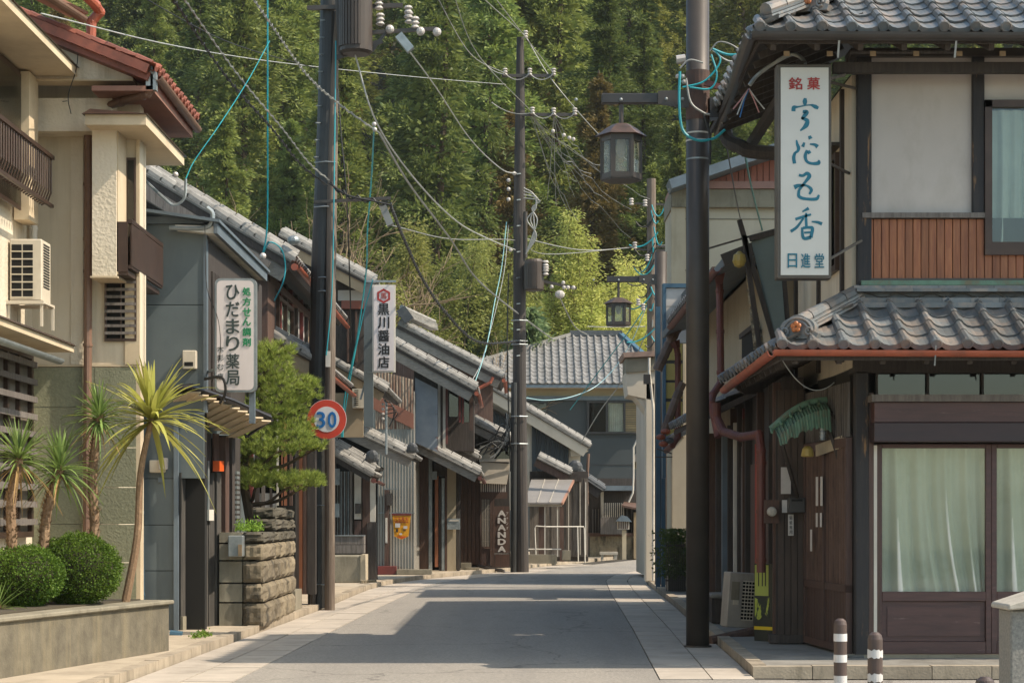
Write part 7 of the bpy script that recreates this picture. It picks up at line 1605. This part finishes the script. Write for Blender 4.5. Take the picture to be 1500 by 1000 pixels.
# pole 2
p2 = thing('utility_pole', W(762, 838, 57), 'slim dark utility pole in the middle of the street view with two crossarms', 'utility pole')
MB().tube([W(764, 838, 57.1), W(761, 560, 57.1), W(761, 300, 57.1), W(762, 130, 57.1), W(762, 55, 57.1)], [.21, .19, .17, .13, .10], 16).build('wooden_pole', mat('dark_treated_pole', '3a3430', '2c2826', sc=3, rough=.8, bump=.3, bsc=20, st=(6, 6, .2), stain='5b5046', ssc=2, sst=(4, 4, .2), samt=.5), p2)
MB().tube([W(752, 838, 56.9), W(753, 560, 56.9)], .09, 10).build('side_pipe', blackpole, p2)
for y in (500, 505, 610, 650, 500, 470): MB().tube([W(749, y, 57)+Vector((0, -.15, 0)), W(761, y, 57)+Vector((0, -.25, 0)), W(773, y, 57)+Vector((0, -.1, 0))], .018, 5).build('band', galv, p2)
for i in range(8): MB().cyl(W(764, 520-i*38, 57), W(757, 520-i*38+1, 56.8), .02, 5).build('step_bolt', galv, p2)
MB().beam(W(735, 111, 57), W(812, 111, 57), .07, .09).beam(W(762, 168, 57), W(845, 168, 57), .07, .09).beam(W(752, 403, 57), W(845, 422, 57), .06, .08).build('crossarm', darkmetal, p2)
for px, py in ((740, 108), (776, 108), (811, 108), (780, 165), (811, 166), (842, 166), (770, 53)): insulator(W(px, py, 56.9), 1.05, p2)
for px, py in ((810, 192), (826, 198), (834, 202), (840, 204), (808, 420), (826, 421), (832, 421), (840, 421), (825, 414), (745, 264), (745, 277), (745, 292), (748, 366), (753, 254)): ballins(W(px, py, 56.8), .058, p2)
transformer(p2, 768, 797, 380, 426, 56.8)
for py in (392, 400): insulator(W(799, py, 56.7), 1.4, p2)
MB().sphere(W(820, 431, 56.7), .12, 8, 6, (1.2, .8, 1)).build('cutout_switch', insul, p2)
MB().tube([W(770, 378, 57), W(770, 310, 57)], .06, 6).build('riser_pipe', darkmetal, p2)
random.seed(3)
for k in range(4):
    MB().tube(catmull([W(767, 275+5*k, 56.8), W(782+3*k, 285+3*k, 56.8), W(785-2*k, 305, 56.8), W(772+5*k, 322, 56.8), W(786-2*k, 345, 56.8), W(770, 372, 56.8)], 5), .018, 5).build('slack_cable', cableg, p2)
# lamp posts with hexagonal lanterns
def lantern(parent, px, pt, pb, Y, wpx):
    k = Y/F; c = W(px, pb, Y); H = (pb-pt)*k; R = wpx*k/2
    ln = bpy.data.objects.new('lantern', None); COL.objects.link(ln); ln.parent = parent; ln.location = c-ORG[parent.name]; ORG[ln.name] = c
    hexp = lambda r, z, a0=0: [(c.x+r*cos(a0+i*pi/3), c.y+r*sin(a0+i*pi/3), c.z+z) for i in range(6)]
    hb = H*.74
    # roof: curved hex
    b = MB(); rings = [(1.35, hb-.01), (1.08, hb+.05*H), (.8, hb+.12*H), (.45, hb+.185*H), (.12, hb+.2*H)]; vs = []
    for r, z in rings: vs += hexp(R*r, z)
    fs = [(i*6+j, i*6+(j+1) % 6, (i+1)*6+(j+1) % 6, (i+1)*6+j) for i in range(4) for j in range(6)]; fs += [tuple(range(5, -1, -1)), tuple(24+j for j in range(6))]
    b.add(vs, fs); b.build('lantern_roof', mat('weathered_lantern_roof', '4b3c35', '3a302b', sc=6, rough=.5, bump=.05, stain='7a5a4c', ssc=4, sst=(1, 1, 1), samt=.5) if 'weathered_lantern_roof' not in MATS else MATS['weathered_lantern_roof'], ln)
    f = MB()
    P0 = hexp(R, 0); P1 = hexp(R, hb)
    for j in range(6):
        a, d = Vector(P0[j]), Vector(P1[j]); f.beam(a, d, .036, .036)
        n = Vector(P0[(j+1) % 6]); m_ = Vector(P1[(j+1) % 6])
        f.beam(a+Vector((0, 0, .03)), n+Vector((0, 0, .03)), .03, .07); f.beam(d-Vector((0, 0, .04)), m_-Vector((0, 0, .04)), .03, .08)
        for s_ in (.12, .88): f.beam(a.lerp(n, s_), d.lerp(m_, s_), .02, .02)
    f.build('lantern_frame', darkmetal, ln)
    for j in range(6):
        a, n, d, m_ = [Vector(q[i]) for q, i in ((P0, j), (P0, (j+1) % 6), (P1, j), (P1, (j+1) % 6))]
        MB().add([a.lerp(n, .14)+Vector((0, 0, .06)), a.lerp(n, .86)+Vector((0, 0, .06)), d.lerp(m_, .86)-Vector((0, 0, .08)), d.lerp(m_, .14)-Vector((0, 0, .08))], [(0, 1, 2, 3)]).build('pane', lampglass, ln)
    b = MB(); b.add(hexp(R*1.02, -.02)+hexp(R*1.02, .0), [(5, 4, 3, 2, 1, 0), (6, 7, 8, 9, 10, 11)]+[(j, (j+1) % 6, 6+(j+1) % 6, 6+j) for j in range(6)]); b.build('lantern_floor', darkmetal, ln)
    MB().lathe([(.02, 0), (.055, .05), (.055, .2), (.03, .25)], (c.x, c.y, c.z+hb*.5), 12).cyl((c.x, c.y, c.z+hb*.7), (c.x, c.y, c.z+hb), .02, 6).build('bulb', papr, ln)
    return c, H
def lamp_post(px, Y, base_py, top_py, r, arm_l, arm_y, lpx, lt, lb, lw, lab, armw):
    o = thing('street_lamp', W(px, base_py, Y), lab, 'street lamp')
    zA = Z(arm_y, Y)
    MB().cyl((X(px, Y), Y, 0), (X(px, Y), Y, zA+(.6 if top_py > 0 else .0) if top_py > 0 else 8.6), r, 24).build('post', darkmetal, o, smooth=True)
    if top_py <= 0: pass
    MB().box(X(arm_l, Y), X(px, Y)-r*.5, Y-.05, Y+.05, zA-armw, zA+armw).build('arm', darkmetal2, o, bevel=.01)
    MB().prism([(X(px, Y)-r*.4, zA-armw*2.2), (X(px, Y)-r*.4, zA+armw*1.6), (X(px, Y)-r-.35, zA+armw*1.3), (X(px, Y)-r-.35, zA-armw*1.3)], Y-.06-.03, Y-.052).build('gusset_plate', darkmetal, o)
    for dx in (.1, .3, .85, 1.4): MB().sphere((X(px, Y)-r-dx+.05, Y-.09 if dx < .35 else Y-.055, zA-.02), .022, 8, 5).build('bolt', galv, o)
    MB().cyl((X(lpx, Y), Y, zA-armw), W(lpx, lt+6, Y), .028, 8).build('hanger', darkmetal, o)
    lantern(o, lpx, lt, lb, Y, lw)
    return o
l1 = lamp_post(1022, 24.4, 947, -10, .142, 881, 145, 910, 176, 263, 57, 'brown steel street lamp with a big hexagonal lantern, nearest on the right', .062)
for y, m_ in ((196, whitepl), (207, whitepl), (234, galv)): MB().lathe([(.146, -.01), (.146, .01)], (X(1022, 24.4), 24.4, Z(y, 24.4)), 20).build('band', m_, l1)
MB().lathe([(.147, -.6), (.147, 0)], (X(1022, 24.4), 24.4, Z(105, 24.4)), 20).build('rusty_section', mat('rusty_brown_sleeve', '55392c', '3d2f29', sc=5, rough=.7, bump=.1), l1)
MB().lathe([(.17, 0), (.17, .02)], (X(1022, 24.4), 24.4, .004), 20).build('base_plate', darkmetal, l1)
l2 = lamp_post(968, 44, 862, 265, .135, 889, 409, 906, 433, 476, 34, 'farther street lamp with a hexagonal lantern hanging over the end house roof', .065)
# cluster of cables on lamp post 1
cl = thing('cable_cluster', W(1015, 110, 24.2), 'tangle of teal cables and insulators on the near lamp post', 'cables')
for pts, m_, r in (([(996, 105), (995, 150), (1000, 190), (1020, 205), (1045, 203), (1062, 190)], cyan, .018), ([(1000, 128), (1030, 120), (1050, 100), (1055, 85), (1044, 72)], cyan, .012), ([(1044, 72), (1065, 80), (1088, 82), (1092, 100), (1082, 118)], cyan, .016),
                  ([(1044, 74), (1070, 90), (1100, 80), (1096, 95)], cablew, .009), ([(1005, 115), (1012, 150), (1030, 165), (1040, 168)], cableg, .014), ([(1040, 75), (1052, 62), (1070, 65), (1090, 78)], cableg, .01), ([(996, 100), (1010, 88), (1030, 92)], cableg, .012),
                  ([(1042, 80), (1050, 110), (1040, 130), (1010, 128)], cyan, .012), ([(1030, 165), (1040, 200), (1040, 240)], cablek, .015), ([(1070, 100), (1080, 125), (1065, 135), (1080, 150), (1068, 175)], cableg, .012)):
    MB().tube(catmull([W(a, b_, 24.15) for a, b_ in pts], 6), r, 6).build('cable', m_, cl)
MB().cyl(W(991, 88, 24.3), W(1004, 86, 24.3), .055, 8).build('insulator', insul, cl)
for a, b_ in ((1000, 112), (993, 112), (1002, 120), (1068, 100), (1064, 110), (1072, 115)): ballins(W(a, b_, 24.2), .03, cl)
MB().beam(W(1032, 121, 24.2), W(1062, 130, 24.2), .06, .07).build('bracket_arm', rustpipe, cl)
MB().box(X(1040, 24.3), X(1064, 24.3), 24.3, 24.5, Z(172, 24.3), Z(142, 24.3)).build('junction_box', darkmetal2, cl)
for k in range(14): ballins(W(1098-k*3.1, 55+k*9.6, 24.5), .014, cl)
# drop wires with pink ends
t = thing('wire_bunch', W(1108, 150, 21.8), 'bunch of pink and white wire ends hanging below the upper eave', 'cables')
for a, b_, m_ in ((1080, 168, cablew), (1074, 160, mat('pink_wire', 'b9827e', rough=.5, bump=0)), (1112, 165, MATS['pink_wire']), (1120, 160, cablew), (1084, 172, trafficblue)):
    MB().tube([W(1097, 130, 21.7), W((1097+a)/2, 146, 21.7), W(a, b_, 21.7)], .008, 5).build('wire', m_, t)
# curved dark rafters under the upper roof's lane end
simple('curved_bracket', MB().tube(catmull([W(1062, 185, 25.2), W(1066, 205, 25.1), W(1085, 215, 24.9), (3.0, 24.8, Z(222, 24.8)), (3.5, 24.6, Z(226, 24.6))], 5), .09, 8), darkwood, 'dark curved timber bracket under the lane end of the upper eave', 'bracket')
# pole 3 far
p3 = thing('utility_pole', W(955, 600, 90), 'far grey utility pole crowded with teal cables behind the far lamp post', 'utility pole')
MB().cyl((X(955, 62), 62, 0), (X(954, 62), 62, Z(262, 62)), .14, 12).build('concrete_pole', woodpole, p3)
for y in (298, 365, 360, 405): MB().beam(W(930, y, 62), W(985, y+2, 62), .06, .06).build('crossarm', darkmetal, p3)
random.seed(8)
for k in range(26):
    y = 300+k*8; a = W(958+random.uniform(-6, 6), y, 61.8); c = W(930+random.uniform(-12, 45), y+random.uniform(0, 30), 61.8)
    MB().tube(wire(a, c, random.uniform(.1, .4), 8), .02, 4).build('slack_cable', random.choice((cyan, cyan, cableg, cablek)), p3)
for px, py in ((925, 298), (945, 300), (990, 335), (930, 362), (985, 352), (948, 380), (935, 445), (942, 452)): insulator(W(px, py, 61.7), 1.1, p3)
# ================================================ overhead cables
def cable(lab, pts, r, m, sag=None, helix=None, name='overhead_cable', group=None):
    P = [W(*p) for p in pts]
    if len(P) == 2: L = wire(P[0], P[1], sag or 0, 18)
    else: L = catmull(P, 7)
    b = MB().tube(L, r, 5)
    if helix:
        Q = []; n = len(L); tot = 0
        for i in range(n-1):
            seg = (L[i+1]-L[i]).length; k = max(2, int(seg/.06))
            for j in range(k): a = tot*helix[1]; Q.append(L[i].lerp(L[i+1], j/k)+Vector((cos(a)*.3, 0, sin(a)))*helix[0]); tot += seg/k
        b.tube(Q, r*.7, 4)
    return simple(name, b, m, lab, 'cable', group=group)
B = [
 ('thick twisted cable bundle coming down from the top left to the near pole', [(235, -30, 24), (330, 110, 28), (400, 190, 31), (440, 240, 33), (480, 272, 33.9)], .013, cablek, (.035, 22)),
 ('second dark strand beside the thick bundle left of the near pole', [(250, -30, 24), (345, 105, 28), (415, 190, 31), (452, 238, 33), (482, 264, 33.9)], .011, cableg, (.02, 20)),
 ('grey spiral bundle crossing in front of the near pole', [(345, -40, 26), (400, 40, 29), (450, 110, 32), (500, 155, 34), (556, 195, 35)], .013, cableg, (.03, 24)),
 ('twisted bundle from the near pole running right to its joint box', [(482, 268, 33.8), (510, 286, 33.7), (545, 294, 33.7), (572, 300, 33.7)], .018, cablek, (.045, 24)),
 ('thick sagging bundle from the near pole down to the middle pole', [(572, 300, 33.8), (592, 350, 38), (620, 410, 43), (655, 460, 48), (700, 500, 53), (758, 500, 57)], .02, cablek, (.045, 20)),
 ('long grey cable sweeping from the near pole to the middle pole', [(556, 195, 35), (600, 270, 39), (660, 350, 44), (700, 410, 49), (760, 460, 57), (810, 497, 62)], .022, cableg, None),
 ('bright cable from the near pole to the middle pole at half height', [(520, 80, 33.9), (552, 180, 35), (610, 265, 40), (670, 325, 46), (720, 352, 52), (755, 366, 57)], .016, cablew, None),
 ('bright cable ending at the upper part of the middle pole', [(596, 70, 33.8), (640, 130, 40), (690, 205, 47), (735, 248, 54), (757, 254, 57)], .014, cablew, None),
 ('thin bright line crossing high from left to the middle pole', [(60, 20, 20), (260, 68, 28), (420, 93, 40), (600, 112, 50), (741, 124, 57)], .008, cablew, None),
 ('dark line from the upper left to the near pole crossarm', [(180, -20, 26), (330, 60, 30), (462, 100, 34)], .008, cablek, None),
 ('bright teal drop cable hanging at the corner of the first townhouse', [(392, -30, 31), (392, 150, 31.5), (392, 300, 32.4), (390, 345, 32.6), (385, 372, 32.7)], .014, cyan, None),
 ('teal cable slanting to the blue-grey building', [(395, 60, 29), (362, 120, 28), (320, 185, 27), (285, 235, 26.6), (272, 262, 26.4)], .006, cyan, None),
 ('short teal loop at the orange gutter corner', [(385, 372, 32.7), (395, 355, 32.6), (412, 365, 32.7), (418, 390, 32.8), (414, 415, 32.8), (402, 440, 33)], .012, cyan, None),
 ('teal drop cable right of the near pole beside the soy sauce sign', [(548, 180, 34), (544, 260, 37), (538, 340, 39), (536, 400, 41), (522, 500, 42), (505, 580, 42.5), (502, 640, 42.5)], .016, cyan, None),
 ('second teal strand right of the near pole', [(546, 410, 42), (530, 470, 42.3), (512, 560, 42.3), (500, 640, 42.5)], .014, cyan, None),
 ('green cable running down the near pole', [(492, 60, 33.9), (489, 300, 33.8), (486, 430, 33.8), (478, 520, 33.8)], .012, cyan, None),
 ('dark cable hanging down right of the near pole', [(495, 130, 33.9), (500, 200, 33.9), (508, 290, 34), (512, 400, 34.5), (515, 500, 36)], .012, cablek, None),
 ('pale teal drop cable slanting down left of the middle pole', [(742, 325, 57), (735, 390, 56.5), (725, 440, 56), (712, 510, 55), (694, 565, 54)], .013, mat('pale_teal_cable', '7fb4b5', rough=.5, bump=0), None),
 ('second pale drop cable left of the middle pole', [(745, 330, 57), (738, 400, 56.5), (722, 470, 56), (705, 530, 55.5), (690, 560, 55)], .009, cablew, None),
 ('pair of dark cables hanging beside the middle pole', [(745, 400, 57), (743, 500, 57), (745, 600, 57.5), (748, 690, 58)], .02, cablek, None),
 ('long wire from the middle pole top toward the upper left', [(770, 53, 57), (700, -10, 48), (660, -60, 42)], .012, cableg, None),
 ('long wire from the middle pole top toward the lantern', [(770, 53, 57), (800, 105, 57), (835, 150, 57), (880, 200, 58), (930, 245, 60)], .014, cableg, None),
 ('level wire crossing behind the hanging lantern', [(755, 346, 57), (850, 366, 60), (930, 362, 62), (990, 358, 62)], .014, cableg, None),
 ('lower level wire crossing behind the middle transformer', [(573, 330, 40), (660, 350, 50), (755, 352, 57), (800, 372, 58), (930, 362, 62)], .012, cableg, None),
 ('wire bracing down to the ridge of the end house', [(820, 436, 56.8), (842, 478, 70), (860, 490, 85)], .02, cableg, None),
 ('thin wire along the ridge of the end house', [(860, 478, 80), (900, 479, 84), (945, 478, 86)], .018, cableg, None),
 ('bright cable sagging across the wall of the end house', [(768, 582, 58), (800, 586, 60), (840, 580, 62), (880, 560, 63), (920, 510, 63), (955, 430, 62)], .014, mat('light_blue_cable', '9cc0c6', rough=.5, bump=0), None),
 ('dark cable slanting across the end house wall to the far pole', [(850, 650, 66), (880, 600, 65), (920, 545, 64), (950, 480, 62)], .016, cableg, None),
 ('blue cable in front of the end house roof', [(835, 600, 66), (880, 540, 64), (925, 480, 62), (952, 440, 62)], .016, cyan, None),
 ('grey wire descending to the red gabled building', [(1062, 200, 30), (1080, 300, 40), (1092, 350, 48)], .012, cablek, None),
 ('green wire crossing the red gable', [(1090, 220, 34), (1102, 280, 40), (1120, 350, 48)], .02, mat('dark_teal_wire', '1d5f58', rough=.5, bump=0), None),
 ('wire from the upper left over the middle pole crossarm', [(811, 108, 57), (720, -10, 46), (690, -60, 42)], .012, cableg, None),
 ('wire from the top edge to the first insulator of the middle pole', [(741, 108, 57), (690, 80, 50), (640, -5, 42), (620, -50, 40)], .012, cableg, None),
 ('wire from the top edge to the second crossarm', [(780, 165, 57), (700, 80, 48), (660, -20, 40)], .010, cableg, None),
]
for lab, pts, r, m_, hx_ in B: cable(lab, pts, r, m_, None, hx_)
# swags between insulators on the middle pole
for i, (a, c, s_) in enumerate((((740, 108), (776, 108), 9), ((776, 108), (811, 108), 9), ((780, 165), (811, 166), 8), ((811, 166), (842, 166), 8), ((700, 80), (740, 108), 8), ((720, 150), (780, 165), 8))):
    P = [W(lerp(a[0], c[0], t_/8), lerp(a[1], c[1], t_/8)+4*s_*(t_/8)*(1-t_/8), 56.8) for t_ in range(9)]
    simple('jumper_wire', MB().tube(P, .014, 5), cableg, 'thin jumper wire swagging between insulators of the middle pole', 'wire', group='jumper wires on the middle pole')
random.seed(19)
for i in range(14):
    a = (random.choice((780, 811, 842, 776)), 168); c = (random.uniform(800, 960), random.uniform(250, 360))
    P = [W(lerp(a[0], c[0], t_/10), lerp(a[1], c[1], t_/10)+random.choice((20, 35))*4*.5*(t_/10)*(1-t_/10), lerp(57, 62, t_/10)) for t_ in range(11)]
    simple('service_wire', MB().tube(P, .009, 4), cableg, 'faint slack wire between the middle pole and the far pole', 'wire', group='slack wires right of the middle pole')
# small insulators & lights on the near roofs
simple('insulator', MB().sphere(W(385, 375, 32.6), .055, 10, 7), insul, 'white porcelain insulator below the teal drop cable', 'insulator')
simple('insulator', MB().sphere(W(257, 256, 26.6), .04, 10, 7), insul, 'white insulator at the edge of the cream building roof', 'insulator')
simple('roof_floodlight', MB().sphere(W(430, 352, 33), .09, 10, 7, (1.2, 1, .9)).cyl(W(425, 356, 33), W(436, 350, 33), .06, 8), galv, 'silver cylinder fitting on the tiled rake by the near pole', 'fitting')
t = thing('roof_mast', W(566, 650, 46.5), 'small metal mast with coiled wires on the lower tiled eave', 'mast')
MB().tube([W(566, 665, 46.5), W(566, 590, 46.5), W(563, 585, 46.5)], .03, 6).build('mast_tube', galv, t)
for k in range(4): MB().tube(catmull([W(566, 588+k*6, 46.4), W(574+k*3, 592+k*4, 46.4), W(577-k, 608+k*3, 46.4), W(570, 625, 46.4)], 4), .012, 4).build('slack_cable', cablek, t); MB().sphere(W(561, 592+k*7, 46.4), .035, 6, 5).build('insulator', insul, t)
t = thing('eave_cables', W(720, 650, 57), 'tangle of black cables at the eave left of the middle pole', 'cables')
random.seed(23)
for k in range(12): MB().tube(catmull([W(random.uniform(690, 725), random.uniform(650, 672), 56.9), W(random.uniform(715, 745), random.uniform(640, 660), 56.9), W(random.uniform(732, 748), random.uniform(620, 665), 56.9), W(random.uniform(738, 750), random.uniform(600, 650), 56.9)], 4), .02, 4).build('cable', cablek if k % 3 else cableg, t)
